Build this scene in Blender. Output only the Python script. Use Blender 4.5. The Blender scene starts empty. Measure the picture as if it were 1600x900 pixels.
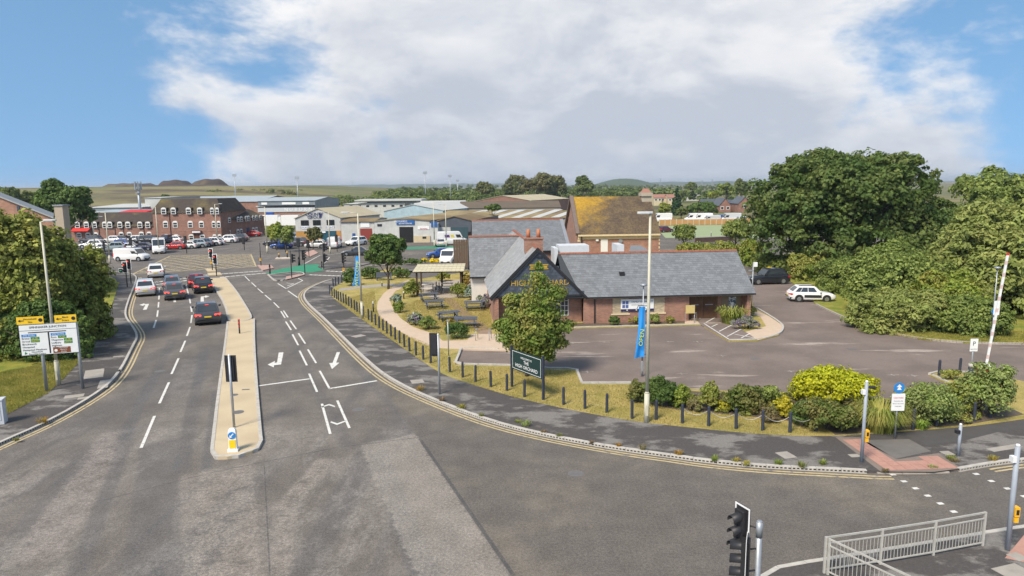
import bpy, math, random
import numpy as np
from mathutils import Vector, Matrix
random.seed(7); RNG = np.random.default_rng(7)
SC = bpy.context.scene
COL = SC.collection
rad = math.radians

# ---------------------------------------------------------------- camera
CAM_H, FPX, PITCH, ROLL = 11.0, 1075.0, math.atan(161/1075.0), 0.011
_c, _s, _cr, _sr = math.cos(PITCH), math.sin(PITCH), math.cos(ROLL), math.sin(ROLL)
cam_data = bpy.data.cameras.new('camera'); cam = bpy.data.objects.new('camera', cam_data); COL.objects.link(cam)
fwd, up0, rt0 = Vector((0, _c, -_s)), Vector((0, _s, _c)), Vector((1, 0, 0))
rt = rt0*_cr - up0*_sr; up = rt0*_sr + up0*_cr
M3 = Matrix((rt, up, -fwd)).transposed()
cam.matrix_world = Matrix.Translation((0, 0, CAM_H)) @ M3.to_4x4()
cam_data.sensor_width = 36.0; cam_data.lens = FPX/1600*36
cam_data.clip_start = 0.5; cam_data.clip_end = 20000
SC.camera = cam

# ---------------------------------------------------------------- sky and sun
SUN_EL, SUN_AZ = rad(48), rad(215)          # azimuth measured from +Y clockwise: behind the camera, to the left
world = bpy.data.worlds.new('World'); SC.world = world; world.use_nodes = True
nt = world.node_tree; nt.nodes.clear()
def N(t, **k):
    n = nt.nodes.new(t)
    for a, b in k.items(): setattr(n, a, b)
    return n
def L(a, b): nt.links.new(a, b)
def val(sock, v): sock.default_value = v
out = N('ShaderNodeOutputWorld'); bg = N('ShaderNodeBackground'); bg.inputs['Strength'].default_value = 0.1
sky = N('ShaderNodeTexSky', sky_type='NISHITA'); sky.sun_disc = False
sky.sun_elevation = SUN_EL; sky.sun_rotation = SUN_AZ; sky.air_density = 1.0; sky.dust_density = 0.6; sky.ozone_density = 2.2; sky.altitude = 50
tc = N('ShaderNodeTexCoord')
# the haze near the horizon is thin today: read the clear-sky colour a little higher up
lift = N('ShaderNodeMapping'); L(tc.outputs['Generated'], lift.inputs['Vector']); lift.inputs['Scale'].default_value = (1, 1, .75); lift.inputs['Location'].default_value = (0, 0, .34)
nrm_ = N('ShaderNodeVectorMath', operation='NORMALIZE'); L(lift.outputs[0], nrm_.inputs[0]); L(nrm_.outputs[0], sky.inputs['Vector'])
def direction(x, y):
    a, b = (x-800)/FPX, (450-y)/FPX
    return (fwd + rt*a + up*b).normalized()
sep = N('ShaderNodeSeparateXYZ'); L(tc.outputs['Generated'], sep.inputs[0])
def math_n(op, a, b=None, c=None):
    n = N('ShaderNodeMath', operation=op)
    for i, v in enumerate((a, b, c)):
        if v is None: continue
        if isinstance(v, (int, float)): n.inputs[i].default_value = v
        else: L(v, n.inputs[i])
    return n.outputs[0]
def vmath(op, a, b):
    n = N('ShaderNodeVectorMath', operation=op)
    for i, v in enumerate((a, b)):
        if isinstance(v, (tuple, Vector)): n.inputs[i].default_value = tuple(v)
        else: L(v, n.inputs[i])
    return n
def noise(vec, scale, detail, rough, dist=0.0):
    n = N('ShaderNodeTexNoise'); L(vec, n.inputs['Vector'])
    n.inputs['Scale'].default_value = scale; n.inputs['Detail'].default_value = detail
    n.inputs['Roughness'].default_value = rough; n.inputs['Distortion'].default_value = dist
    return n.outputs['Fac']
# cloud layer coordinates: direction with stretched height so cumulus spread sideways near the horizon
mp = N('ShaderNodeMapping'); L(tc.outputs['Generated'], mp.inputs['Vector']); mp.inputs['Scale'].default_value = (1, 1, 1.9); mp.inputs['Location'].default_value = (3.1, 1.7, .35)
n1 = noise(mp.outputs[0], 4.4, 11, .6, .2)
n2 = noise(mp.outputs[0], 1.5, 6, .55, .1)
mp2 = N('ShaderNodeMapping'); L(tc.outputs['Generated'], mp2.inputs['Vector']); mp2.inputs['Scale'].default_value = (1, 1, 1.9); mp2.inputs['Location'].default_value = (3.1, 1.7, .42)
n3 = noise(mp2.outputs[0], 4.4, 11, .6, .2)
dens = math_n('ADD', math_n('MULTIPLY', n1, 1.6), math_n('MULTIPLY', n2, .25))
# the cloud banks and the blue gaps of this day: broad lobes round fixed compass directions
for (px, py, r_, w_) in [(850, 90, .46, .27), (1000, 230, .40, .22), (620, 235, .27, .16), (1330, 215, .19, .22), (1280, 60, .16, .10), (430, 225, .17, .17), (345, 200, .09, .14), (420, 30, .16, .16), (275, 120, .08, .08),
                         (90, 120, .36, -.26), (425, 112, .05, -.17), (480, 150, .04, -.10), (1540, 60, .15, -.24), (1395, 125, .06, -.16), (570, 170, .05, -.12), (1590, 160, .1, -.12), (250, 280, .2, -.15), (250, 20, .12, -.1)]:
    d_ = vmath('DISTANCE', tc.outputs['Generated'], direction(px, py)).outputs['Value']
    g_ = math_n('POWER', 2.718, math_n('MULTIPLY', math_n('MULTIPLY', d_, d_), -1/(r_*r_)))
    dens = math_n('ADD', dens, math_n('MULTIPLY', g_, w_))
def ramp(fac, a, b, c=0.0, d=1.0, smooth=True):
    n = N('ShaderNodeMapRange'); n.interpolation_type = 'SMOOTHSTEP' if smooth else 'LINEAR'
    L(fac, n.inputs['Value'])
    for i, v in zip(('From Min', 'From Max', 'To Min', 'To Max'), (a, b, c, d)): n.inputs[i].default_value = v
    return n.outputs[0]
cover = ramp(dens, .90, 1.24)
# lit tops against grey bases: density just above (towards zenith) against density here, and thick cloud is greyer
relief = ramp(math_n('SUBTRACT', n1, n3), -.16, .16)
thick = ramp(dens, 1.08, 1.5)
lowz = ramp(sep.outputs['Z'], .02, .34)
mp4 = N('ShaderNodeMapping'); L(tc.outputs['Generated'], mp4.inputs['Vector']); mp4.inputs['Scale'].default_value = (1, 1, 2.6); mp4.inputs['Location'].default_value = (1.3, 4.2, .6)
n4 = noise(mp4.outputs[0], 2.6, 7, .55, .3)
shade = math_n('ADD', math_n('ADD', math_n('MULTIPLY', relief, .5), math_n('MULTIPLY', math_n('SUBTRACT', n4, .5), 1.3)), math_n('ADD', math_n('MULTIPLY', lowz, .55), math_n('MULTIPLY', math_n('SUBTRACT', 1.0, thick), .34)))
cmix = N('ShaderNodeMix', data_type='RGBA'); L(ramp(shade, .25, 1.05, smooth=False), cmix.inputs['Factor'])
cmix.inputs['A'].default_value = (2.6, 2.8, 3.2, 1); cmix.inputs['B'].default_value = (4.6, 4.55, 4.55, 1)
# clear sky a little deeper and bluer
hs = N('ShaderNodeHueSaturation'); L(sky.outputs[0], hs.inputs['Color']); hs.inputs['Saturation'].default_value = 1.06; hs.inputs['Hue'].default_value = .487; hs.inputs['Value'].default_value = .95
smix = N('ShaderNodeMix', data_type='RGBA'); L(math_n('MULTIPLY', cover, .96), smix.inputs['Factor'])
L(hs.outputs[0], smix.inputs['A']); L(cmix.outputs['Result'], smix.inputs['B'])
L(smix.outputs['Result'], bg.inputs['Color']); L(bg.outputs[0], out.inputs['Surface'])

sun_d = bpy.data.lights.new('sun', 'SUN'); sun_d.energy = 2.4; sun_d.angle = rad(17); sun_d.color = (1.0, .90, .76)
sun = bpy.data.objects.new('sun', sun_d); COL.objects.link(sun)
sdir = Vector((math.sin(SUN_AZ)*math.cos(SUN_EL), math.cos(SUN_AZ)*math.cos(SUN_EL), math.sin(SUN_EL)))
sun.rotation_euler = sdir.to_track_quat('Z', 'Y').to_euler(); sun.location = (0, -20, 60)
vs = SC.view_settings; vs.view_transform = 'Standard'; vs.look = 'None'; vs.gamma = 1.0; vs.use_curve_mapping = False
vs.exposure = 1.12
SC.cycles.max_bounces = 6; SC.cycles.transparent_max_bounces = 8; SC.cycles.use_denoising = True

# ---------------------------------------------------------------- helpers
def ray(x, y):
    return fwd + rt*((x-800)/FPX) + up*((450-y)/FPX)
def G(x, y, z=0.0):
    "survey point: where the line of sight of a photo position meets the level z"
    d = ray(x, y); t = (z-CAM_H)/d.z
    return Vector((d.x*t, d.y*t, z))
def W(x, y, Y):
    d = ray(x, y); t = Y/d.y
    return Vector((d.x*t, Y, CAM_H + d.z*t))
def top(x, yb, yt, z0=0.0):
    "height above z0 of an upright at photo position x, base yb, top yt"
    return W(x, yt, G(x, yb, z0).y).z - z0

MATS = {}
def mat(name, col, rough=.8, var=.12, scale=4.0, metal=0.0, bump=0.0, bscale=30.0, island=0.0, spec=.4, emit=0.0, col2=None, thr=.5, soft=.1, nscale=None, stretch=(1, 1, 1), rot=0.0, transl=0.0, coat=0.0):
    "procedural material: base colour with two octaves of noise, optional second colour in patches, bump"
    if name in MATS: return MATS[name]
    m = bpy.data.materials.new(name); m.use_nodes = True; t = m.node_tree; b = t.nodes['Principled BSDF']
    b.inputs['Roughness'].default_value = rough; b.inputs['Metallic'].default_value = metal; b.inputs['Specular IOR Level'].default_value = spec
    if coat: b.inputs['Coat Weight'].default_value = coat; b.inputs['Coat Roughness'].default_value = .05
    geo = t.nodes.new('ShaderNodeNewGeometry')
    tcn = t.nodes.new('ShaderNodeTexCoord')
    no = t.nodes.new('ShaderNodeTexNoise'); no.inputs['Scale'].default_value = scale; no.inputs['Detail'].default_value = 6; no.inputs['Roughness'].default_value = .65
    t.links.new(geo.outputs['Position'], no.inputs['Vector'])
    mr = t.nodes.new('ShaderNodeMapRange'); t.links.new(no.outputs['Fac'], mr.inputs['Value'])
    mr.inputs['From Min'].default_value = .25; mr.inputs['From Max'].default_value = .75
    mr.inputs['To Min'].default_value = 1-var; mr.inputs['To Max'].default_value = 1+var
    colsock = None
    if col2 is not None:
        mpn = t.nodes.new('ShaderNodeMapping'); t.links.new(geo.outputs['Position'], mpn.inputs['Vector']); mpn.inputs['Scale'].default_value = stretch; mpn.inputs['Rotation'].default_value = (0, 0, rot)
        n2_ = t.nodes.new('ShaderNodeTexNoise'); n2_.inputs['Scale'].default_value = nscale or scale*.3; n2_.inputs['Detail'].default_value = 8; n2_.inputs['Roughness'].default_value = .6
        t.links.new(mpn.outputs[0], n2_.inputs['Vector'])
        m2 = t.nodes.new('ShaderNodeMapRange'); t.links.new(n2_.outputs['Fac'], m2.inputs['Value']); m2.inputs['From Min'].default_value = thr-soft; m2.inputs['From Max'].default_value = thr+soft
        mx = t.nodes.new('ShaderNodeMix'); mx.data_type = 'RGBA'; t.links.new(m2.outputs[0], mx.inputs['Factor'])
        mx.inputs['A'].default_value = (*col, 1); mx.inputs['B'].default_value = (*col2, 1); colsock = mx.outputs['Result']
    mul = t.nodes.new('ShaderNodeVectorMath'); mul.operation = 'SCALE'
    if colsock: t.links.new(colsock, mul.inputs[0])
    else: mul.inputs[0].default_value = col
    sc = mr.outputs[0]
    if island:
        mi = t.nodes.new('ShaderNodeMapRange'); t.links.new(geo.outputs['Random Per Island'], mi.inputs['Value'])
        mi.inputs['To Min'].default_value = 1-island; mi.inputs['To Max'].default_value = 1+island
        mm = t.nodes.new('ShaderNodeMath'); mm.operation = 'MULTIPLY'; t.links.new(sc, mm.inputs[0]); t.links.new(mi.outputs[0], mm.inputs[1]); sc = mm.outputs[0]
    t.links.new(sc, mul.inputs['Scale']); t.links.new(mul.outputs[0], b.inputs['Base Color'])
    if bump:
        nb = t.nodes.new('ShaderNodeTexNoise'); nb.inputs['Scale'].default_value = bscale; nb.inputs['Detail'].default_value = 4
        t.links.new(geo.outputs['Position'], nb.inputs['Vector'])
        bp = t.nodes.new('ShaderNodeBump'); bp.inputs['Strength'].default_value = bump; bp.inputs['Distance'].default_value = .02
        t.links.new(nb.outputs['Fac'], bp.inputs['Height']); t.links.new(bp.outputs[0], b.inputs['Normal'])
    if emit:
        b.inputs['Emission Color'].default_value = (*col, 1); b.inputs['Emission Strength'].default_value = emit
    if transl:
        tr = t.nodes.new('ShaderNodeBsdfTranslucent'); t.links.new(mul.outputs[0], tr.inputs['Color'])
        ms = t.nodes.new('ShaderNodeMixShader'); ms.inputs[0].default_value = transl
        t.links.new(b.outputs[0], ms.inputs[1]); t.links.new(tr.outputs[0], ms.inputs[2])
        t.links.new(ms.outputs[0], t.nodes['Material Output'].inputs['Surface'])
    MATS[name] = m; return m

class MB:
    def __init__(s): s.v = []; s.f = []; s.mi = []
    def add(s, vs, fs, m=0):
        o = len(s.v); s.v += [tuple(v) for v in vs]
        for f in fs: s.f.append(tuple(i+o for i in f)); s.mi.append(m)
        return s
    def box(s, c, d, rz=0.0, m=0):
        ca, sa = math.cos(rz), math.sin(rz); vs = []
        for z in (-.5, .5):
            for x, y in ((-.5, -.5), (.5, -.5), (.5, .5), (-.5, .5)):
                X, Y = x*d[0], y*d[1]
                vs.append((c[0]+X*ca-Y*sa, c[1]+X*sa+Y*ca, c[2]+z*d[2]))
        return s.add(vs, [(0, 3, 2, 1), (4, 5, 6, 7), (0, 1, 5, 4), (1, 2, 6, 5), (2, 3, 7, 6), (3, 0, 4, 7)], m)
    def b2(s, lo, hi, m=0):
        return s.box([(a+b)/2 for a, b in zip(lo, hi)], [abs(b-a) for a, b in zip(lo, hi)], 0, m)
    def prism(s, poly, z0, z1, m=0):
        poly = [(p[0], p[1]) for p in poly]
        a = sum(poly[i][0]*poly[(i+1) % len(poly)][1]-poly[(i+1) % len(poly)][0]*poly[i][1] for i in range(len(poly)))
        if a < 0: poly = poly[::-1]
        n = len(poly)
        vs = [(x, y, z0) for x, y in poly]+[(x, y, z1) for x, y in poly]
        fs = [tuple(range(n, 2*n)), tuple(range(n-1, -1, -1))]+[(i, (i+1) % n, n+(i+1) % n, n+i) for i in range(n)]
        return s.add(vs, fs, m)
    def sheet(s, poly, z, m=0):
        poly = [(p[0], p[1]) for p in poly]
        a = sum(poly[i][0]*poly[(i+1) % len(poly)][1]-poly[(i+1) % len(poly)][0]*poly[i][1] for i in range(len(poly)))
        if a < 0: poly = poly[::-1]
        return s.add([(x, y, z) for x, y in poly], [tuple(range(len(poly)))], m)
    def cyl(s, p0, p1, r0, r1=None, n=10, m=0, caps=True):
        r1 = r0 if r1 is None else r1
        p0, p1 = Vector(p0), Vector(p1); d = (p1-p0).normalized()
        a = d.orthogonal().normalized(); b = d.cross(a); vs = []
        for p, r in ((p0, r0), (p1, r1)):
            for i in range(n):
                t = 2*math.pi*i/n; vs.append(p+a*(r*math.cos(t))+b*(r*math.sin(t)))
        fs = [(i, (i+1) % n, n+(i+1) % n, n+i) for i in range(n)]
        if caps: fs += [tuple(range(n-1, -1, -1)), tuple(range(n, 2*n))]
        return s.add(vs, fs, m)
    def tube(s, pts, r, n=6, m=0):
        rs = r if isinstance(r, (list, tuple)) else [r]*len(pts)
        pts = [Vector(p) for p in pts]; vs = []
        for i, p in enumerate(pts):
            d = (pts[min(i+1, len(pts)-1)]-pts[max(i-1, 0)]).normalized()
            ref = Vector((0, 0, 1)) if abs(d.z) < .95 else Vector((1, 0, 0))
            a = d.cross(ref).normalized(); b = d.cross(a)
            for k in range(n):
                t = 2*math.pi*k/n; vs.append(p+a*(rs[i]*math.cos(t))+b*(rs[i]*math.sin(t)))
        fs = [(i*n+k, i*n+(k+1) % n, (i+1)*n+(k+1) % n, (i+1)*n+k) for i in range(len(pts)-1) for k in range(n)]
        fs += [tuple(range(n-1, -1, -1)), tuple((len(pts)-1)*n+k for k in range(n))]
        return s.add(vs, fs, m)
    def loft(s, rings, m=0, closed=True, caps=True):
        n = len(rings[0]); vs = [p for r in rings for p in r]; fs = []
        for i in range(len(rings)-1):
            for k in range(n if closed else n-1):
                fs.append((i*n+k, i*n+(k+1) % n, (i+1)*n+(k+1) % n, (i+1)*n+k))
        if caps: fs += [tuple(range(n-1, -1, -1)), tuple((len(rings)-1)*n+k for k in range(n))]
        return s.add(vs, fs, m)
    def quad(s, a, b, c, d, m=0): return s.add([a, b, c, d], [(0, 1, 2, 3)], m)
    def slab(s, a, b, c, d, t, m=0):
        "thick quad: a,b,c,d corners, thickness t along its normal (downwards)"
        a, b, c, d = map(Vector, (a, b, c, d)); n = (b-a).cross(d-a).normalized()*t
        vs = [a, b, c, d, a-n, b-n, c-n, d-n]
        return s.add(vs, [(0, 1, 2, 3), (7, 6, 5, 4), (0, 4, 5, 1), (1, 5, 6, 2), (2, 6, 7, 3), (3, 7, 4, 0)], m)
    def mesh(s, name, mats, smooth=False):
        me = bpy.data.meshes.new(name); me.from_pydata(s.v, [], s.f)
        for m in (mats if isinstance(mats, (list, tuple)) else [mats]): me.materials.append(m)
        if isinstance(mats, (list, tuple)) and len(mats) > 1: me.polygons.foreach_set('material_index', s.mi)
        if smooth: me.polygons.foreach_set('use_smooth', [True]*len(me.polygons))
        me.update(); return me
    def build(s, name, mats, parent=None, smooth=False, loc=None, rz=0.0):
        o = bpy.data.objects.new(name, s.mesh(name, mats, smooth)); COL.objects.link(o)
        if smooth == 'auto': pass
        if parent: o.parent = parent
        if loc is not None: o.location = loc
        if rz: o.rotation_euler = (0, 0, rz)
        return o
def tag(o, label=None, cat=None, group=None, kind=None):
    if label: o['label'] = label
    if cat: o['category'] = cat
    if group: o['group'] = group
    if kind: o['kind'] = kind
    return o
def T(name, label, cat, loc=(0, 0, 0), rz=0.0, group=None):
    o = bpy.data.objects.new(name, None); COL.objects.link(o); o.empty_display_size = .3
    o.location = loc; o.rotation_euler = (0, 0, rz)
    return tag(o, label, cat, group)
def struct(o): o['kind'] = 'structure'; return o
KIDS = {}
def children(o): return [c for c in o.children]
def copy_tree(o, parent=None, loc=None, rz=None, label=None, group=None):
    c = o.copy(); COL.objects.link(c)
    if parent is not None: c.parent = parent
    if loc is not None: c.location = loc
    if rz is not None: c.rotation_euler = (0, 0, rz)
    if label: c['label'] = label
    if group: c['group'] = group
    for ch in children(o): copy_tree(ch, c)
    return c
def text_mesh(txt, size, m, parent, loc, rot, align='CENTER', name='lettering', extrude=.004, xs=1.0):
    cu = bpy.data.curves.new('lettering', 'FONT'); cu.body = txt; cu.size = size; cu.align_x = align; cu.align_y = 'CENTER'; cu.extrude = extrude; cu.resolution_u = 2
    o = bpy.data.objects.new('tmp', cu); COL.objects.link(o)
    dg = bpy.context.evaluated_depsgraph_get(); me = bpy.data.meshes.new_from_object(o.evaluated_get(dg)); bpy.data.objects.remove(o)
    me.materials.clear(); me.materials.append(m)
    ob = bpy.data.objects.new(name, me); COL.objects.link(ob); ob.parent = parent; ob.location = loc; ob.rotation_euler = rot; ob.scale = (xs, 1, 1)
    return ob
def np_quads(name, verts, mats, parent=None, tri=False):
    "fast mesh of loose quads (or triangles) from an (n*k,3) array"
    k = 3 if tri else 4; nv = len(verts); nf = nv//k
    me = bpy.data.meshes.new(name); me.vertices.add(nv); me.vertices.foreach_set('co', np.asarray(verts, dtype=np.float32).ravel())
    me.loops.add(nv); me.loops.foreach_set('vertex_index', np.arange(nv, dtype=np.int32))
    me.polygons.add(nf); me.polygons.foreach_set('loop_start', np.arange(0, nv, k, dtype=np.int32)); me.polygons.foreach_set('loop_total', np.full(nf, k, dtype=np.int32))
    me.materials.append(mats); me.update(calc_edges=True)
    o = bpy.data.objects.new(name, me); COL.objects.link(o)
    if parent: o.parent = parent
    return o
def resample(pts, step):
    pts = [Vector((p[0], p[1], 0)) for p in pts]; out_ = [pts[0].copy()]; left = step
    for a, b in zip(pts, pts[1:]):
        d = (b-a).length; pos = 0.0
        while d-pos >= left:
            pos += left; out_.append(a+(b-a)*(pos/d)); left = step
        left -= d-pos
    return out_
def smooth_line(pts, it=2):
    pts = [Vector((p[0], p[1], 0)) for p in pts]
    for _ in range(it):
        q = [pts[0]]
        for a, b in zip(pts, pts[1:]): q += [a*.75+b*.25, a*.25+b*.75]
        q.append(pts[-1]); pts = q
    return pts
def offset(pts, d):
    "parallel of an open polyline, d to the left of travel"
    r = []
    for i, p in enumerate(pts):
        t = (pts[min(i+1, len(pts)-1)]-pts[max(i-1, 0)]); t.z = 0; t.normalize()
        r.append(Vector((p.x-t.y*d, p.y+t.x*d, 0)))
    return r
def ribbon(mb, pts, w, z, m=0):
    a, b = offset(pts, w/2), offset(pts, -w/2)
    for i in range(len(pts)-1): mb.add([(b[i].x, b[i].y, z), (b[i+1].x, b[i+1].y, z), (a[i+1].x, a[i+1].y, z), (a[i].x, a[i].y, z)], [(0, 1, 2, 3)], m)

# ---------------------------------------------------------------- ground, roads, pavements
def node_mat(name):
    m = bpy.data.materials.new(name); m.use_nodes = True; MATS[name] = m
    t = m.node_tree; return m, t, t.nodes['Principled BSDF']
class NB:
    "small node-graph helper on a material tree"
    def __init__(s, t): s.t = t; s.geo = t.nodes.new('ShaderNodeNewGeometry'); s.pos = s.geo.outputs['Position']
    def _in(s, sock, v):
        if hasattr(v, 'links') or hasattr(v, 'is_linked'): s.t.links.new(v, sock)
        else: sock.default_value = v
    def math(s, op, *a):
        n = s.t.nodes.new('ShaderNodeMath'); n.operation = op
        for i, v in enumerate(a): s._in(n.inputs[i], v)
        return n.outputs[0]
    def noise(s, scale, detail=6, rough=.6, stretch=None, rot=0, off=(0, 0, 0)):
        v = s.pos
        if stretch or rot or off != (0, 0, 0):
            mp_ = s.t.nodes.new('ShaderNodeMapping'); s.t.links.new(s.pos, mp_.inputs['Vector']); mp_.inputs['Scale'].default_value = stretch or (1, 1, 1); mp_.inputs['Rotation'].default_value = (0, 0, rot); mp_.inputs['Location'].default_value = off; v = mp_.outputs[0]
        n = s.t.nodes.new('ShaderNodeTexNoise'); s.t.links.new(v, n.inputs['Vector']); n.inputs['Scale'].default_value = scale; n.inputs['Detail'].default_value = detail; n.inputs['Roughness'].default_value = rough
        return n.outputs['Fac']
    def ramp(s, v, a, b, c=0.0, d=1.0):
        n = s.t.nodes.new('ShaderNodeMapRange'); n.interpolation_type = 'SMOOTHSTEP'; s._in(n.inputs['Value'], v)
        for i, q in zip(('From Min', 'From Max', 'To Min', 'To Max'), (a, b, c, d)): n.inputs[i].default_value = q
        return n.outputs[0]
    def mix(s, f, a, b):
        n = s.t.nodes.new('ShaderNodeMix'); n.data_type = 'RGBA'; s._in(n.inputs['Factor'], f)
        for k, v in (('A', a), ('B', b)):
            if isinstance(v, tuple): n.inputs[k].default_value = (*v, 1)
            else: s.t.links.new(v, n.inputs[k])
        return n.outputs['Result']
    def scale(s, colr, f):
        n = s.t.nodes.new('ShaderNodeVectorMath'); n.operation = 'SCALE'; s.t.links.new(colr, n.inputs[0]); s._in(n.inputs['Scale'], f); return n.outputs[0]
    def band(s, p0, p1, half, soft, wob=0.0):
        "1 within half metres of the line p0-p1 (with a ragged edge), else 0"
        d = (p1-p0); d.z = 0; d.normalize(); nrm = (-d.y, d.x, 0)
        n = s.t.nodes.new('ShaderNodeVectorMath'); n.operation = 'DOT_PRODUCT'; s.t.links.new(s.pos, n.inputs[0]); n.inputs[1].default_value = nrm
        q = s.math('ABSOLUTE', s.math('SUBTRACT', n.outputs['Value'], p0.x*nrm[0]+p0.y*nrm[1]))
        if wob: q = s.math('ADD', q, s.math('MULTIPLY', s.math('SUBTRACT', s.noise(3.0, 7, .75), .5), wob))
        return s.ramp(q, half-soft, half+soft, 1.0, 0.0)
    def beyond(s, p0, p1, soft, wob=0.0):
        "1 on the left of the line p0-p1"
        d = (p1-p0); d.z = 0; d.normalize(); nrm = (-d.y, d.x, 0)
        n = s.t.nodes.new('ShaderNodeVectorMath'); n.operation = 'DOT_PRODUCT'; s.t.links.new(s.pos, n.inputs[0]); n.inputs[1].default_value = nrm
        q = s.math('SUBTRACT', n.outputs['Value'], p0.x*nrm[0]+p0.y*nrm[1])
        if wob: q = s.math('ADD', q, s.math('MULTIPLY', s.math('SUBTRACT', s.noise(1.2, 7, .7), .5), wob))
        return s.ramp(q, -soft, soft)
    def bump(s, b, h, st=.4, dist=.01):
        n = s.t.nodes.new('ShaderNodeBump'); n.inputs['Strength'].default_value = st; n.inputs['Distance'].default_value = dist
        s.t.links.new(h, n.inputs['Height']); s.t.links.new(n.outputs[0], b.inputs['Normal'])

def asphalt(name, kind):
    m, t, b = node_mat(name); n = NB(t); b.inputs['Roughness'].default_value = .85; b.inputs['Specular IOR Level'].default_value = .3
    fine = n.noise(38, 3, .8); grit = n.noise(11, 5, .75)
    if kind == 'road':
        big = n.noise(.22, 7, .62); mid = n.noise(.9, 7, .65)
        col = n.mix(n.ramp(big, .38, .62), (.128, .112, .096), (.168, .147, .126))
        # wheel-polished lanes of the main road, running away from the camera
        lanes = n.noise(.55, 5, .55, stretch=(1, .06, 1), rot=rad(-12))
        col = n.mix(n.math('MULTIPLY', n.ramp(lanes, .48, .62), .7), col, (.108, .101, .095))
        # worn patches where the chippings show through
        worn = n.noise(.32, 9, .7, stretch=(1, .35, 1), rot=rad(-35), off=(5, 3, 0))
        near = n.beyond(G(900, 668), G(300, 668), .6, 2.5)     # towards the camera from the old seam
        wm = n.math('MULTIPLY', n.math('MULTIPLY', n.ramp(worn, .47, .60), near), n.ramp(n.noise(5, 8, .85), .38, .60))
        col = n.mix(n.math('MULTIPLY', wm, .75), col, (0.269, 0.243, 0.211))
        # long worn and tyre-polished bands along the traffic, each with broken speckled edges
        spk = n.ramp(n.noise(8, 7, .9), .42, .56); spk2 = n.ramp(n.noise(1.6, 8, .75), .36, .54)
        def seg(a_, b_, hw_, soft_, wob_):
            A_, B_ = G(*a_), G(*b_); q_ = (B_-A_); pn_ = Vector((-q_.y, q_.x, 0))
            return n.math('MULTIPLY', n.band(A_, B_, hw_, soft_, wob_), n.math('MULTIPLY', n.beyond(A_+pn_, A_, .35, .8), n.beyond(B_, B_+pn_, .35, .8)))
        for a_, b_, hw_, st_, c3 in (((300, 560), (255, 690), .55, .45, (.24, .215, .19)), ((188, 672), (48, 880), .75, .8, (.285, .245, .215)), ((95, 720), (-40, 800), .5, .6, (.28, .245, .215)), ((355, 728), (355, 930), .95, .72, (.31, .27, .225)), ((300, 742), (285, 930), .45, .55, (.30, .265, .225)), ((512, 716), (440, 800), .42, .85, (.30, .262, .22)), ((450, 790), (430, 930), .35, .7, (.30, .262, .22)), ((820, 740), (900, 830), .9, .5, (.25, .215, .16)), ((700, 625), (640, 662), .5, .5, (.27, .24, .21))):
            col = n.mix(n.math('MULTIPLY', n.math('MULTIPLY', seg(a_, b_, hw_, .14, hw_*1.1), n.math('MULTIPLY', spk, spk2)), st_), col, c3)
        for a_, b_, hw_, st_ in (((205, 668), (120, 900), .26, .5), ((250, 690), (235, 930), .75, .4), ((130, 715), (20, 840), .28, .4), ((590, 705), (672, 920), .42, .6), ((320, 540), (283, 735), .3, .5), ((270, 530), (190, 690), .3, .5), ((425, 480), (545, 700), .3, .35), ((470, 480), (640, 660), .3, .35), ((338, 610), (322, 735), .2, .7)):
            col = n.mix(n.math('MULTIPLY', n.math('MULTIPLY', seg(a_, b_, hw_, .12, .22), n.ramp(n.noise(3, 6, .8), .25, .5)), st_), col, (.098, .097, .096))
        # newer, darker surfacing on the side road to the right of the pale strip
        new = n.math('MULTIPLY', n.beyond(G(800, 900), G(650, 683), .12, .5), 1.0)
        inv = n.math('SUBTRACT', 1.0, new)
        col = n.mix(n.math('MULTIPLY', inv, .85), col, (.118, .104, .089))
        gold = n.ramp(n.noise(.16, 6, .6, off=(9, 2, 0)), .5, .68)
        col = n.mix(n.math('MULTIPLY', gold, n.math('MULTIPLY', inv, .55)), col, (0.215, 0.185, 0.140))
        strip = n.math('MULTIPLY', n.band(G(611, 695), G(724, 900), 1.25, .09, 1.1), n.beyond(G(700, 668), G(560, 695), .12, .9))
        strip = n.math('MULTIPLY', strip, n.ramp(n.noise(9, 6, .85), .36, .56, .25, 1.0))
        col = n.mix(n.math('MULTIPLY', strip, .6), col, (.31, .275, .232))
        # dark sealed seams
        for a_, b_, h_ in (((155, 783), (328, 739), .02), ((328, 739), (410, 722), .025), ((410, 722), (528, 699), .03), ((528, 699), (651, 684), .03), ((651, 684), (715, 666), .02), ((657, 687), (803, 900), .07), ((413, 728), (422, 900), .02)):
            col = n.mix(n.math('MULTIPLY', seg(a_, b_, h_, .02, .10), .75), col, (.07, .069, .067))
        f = n.math('MULTIPLY', n.ramp(fine, .3, .7, .5, 1.5), n.ramp(grit, .3, .7, .74, 1.26))
        f = n.math('MULTIPLY', f, n.ramp(mid, .3, .7, .88, 1.12))
    elif kind == 'pavement':
        big = n.noise(.45, 9, .68, stretch=(.6, 1, 1), rot=rad(30))
        col = n.mix(n.ramp(big, .5, .58), (0.077, 0.069, 0.064), (0.192, 0.177, 0.159))
        f = n.math('MULTIPLY', n.ramp(fine, .3, .7, .75, 1.25), n.ramp(grit, .3, .7, .85, 1.15))
    else:
        big = n.noise(.3, 6, .6)
        col = n.mix(n.ramp(big, .35, .65), (0.155, 0.122, 0.104), (0.200, 0.158, 0.134))
        scuff = n.noise(.42, 9, .66, stretch=(.22, 1.3, 1), rot=rad(-8), off=(2, 7, 0))
        col = n.mix(n.math('MULTIPLY', n.ramp(scuff, .585, .66), .8), col, (0.422, 0.358, 0.301))
        f = n.math('MULTIPLY', n.ramp(fine, .3, .7, .82, 1.18), n.ramp(grit, .3, .7, .9, 1.1))
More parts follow.
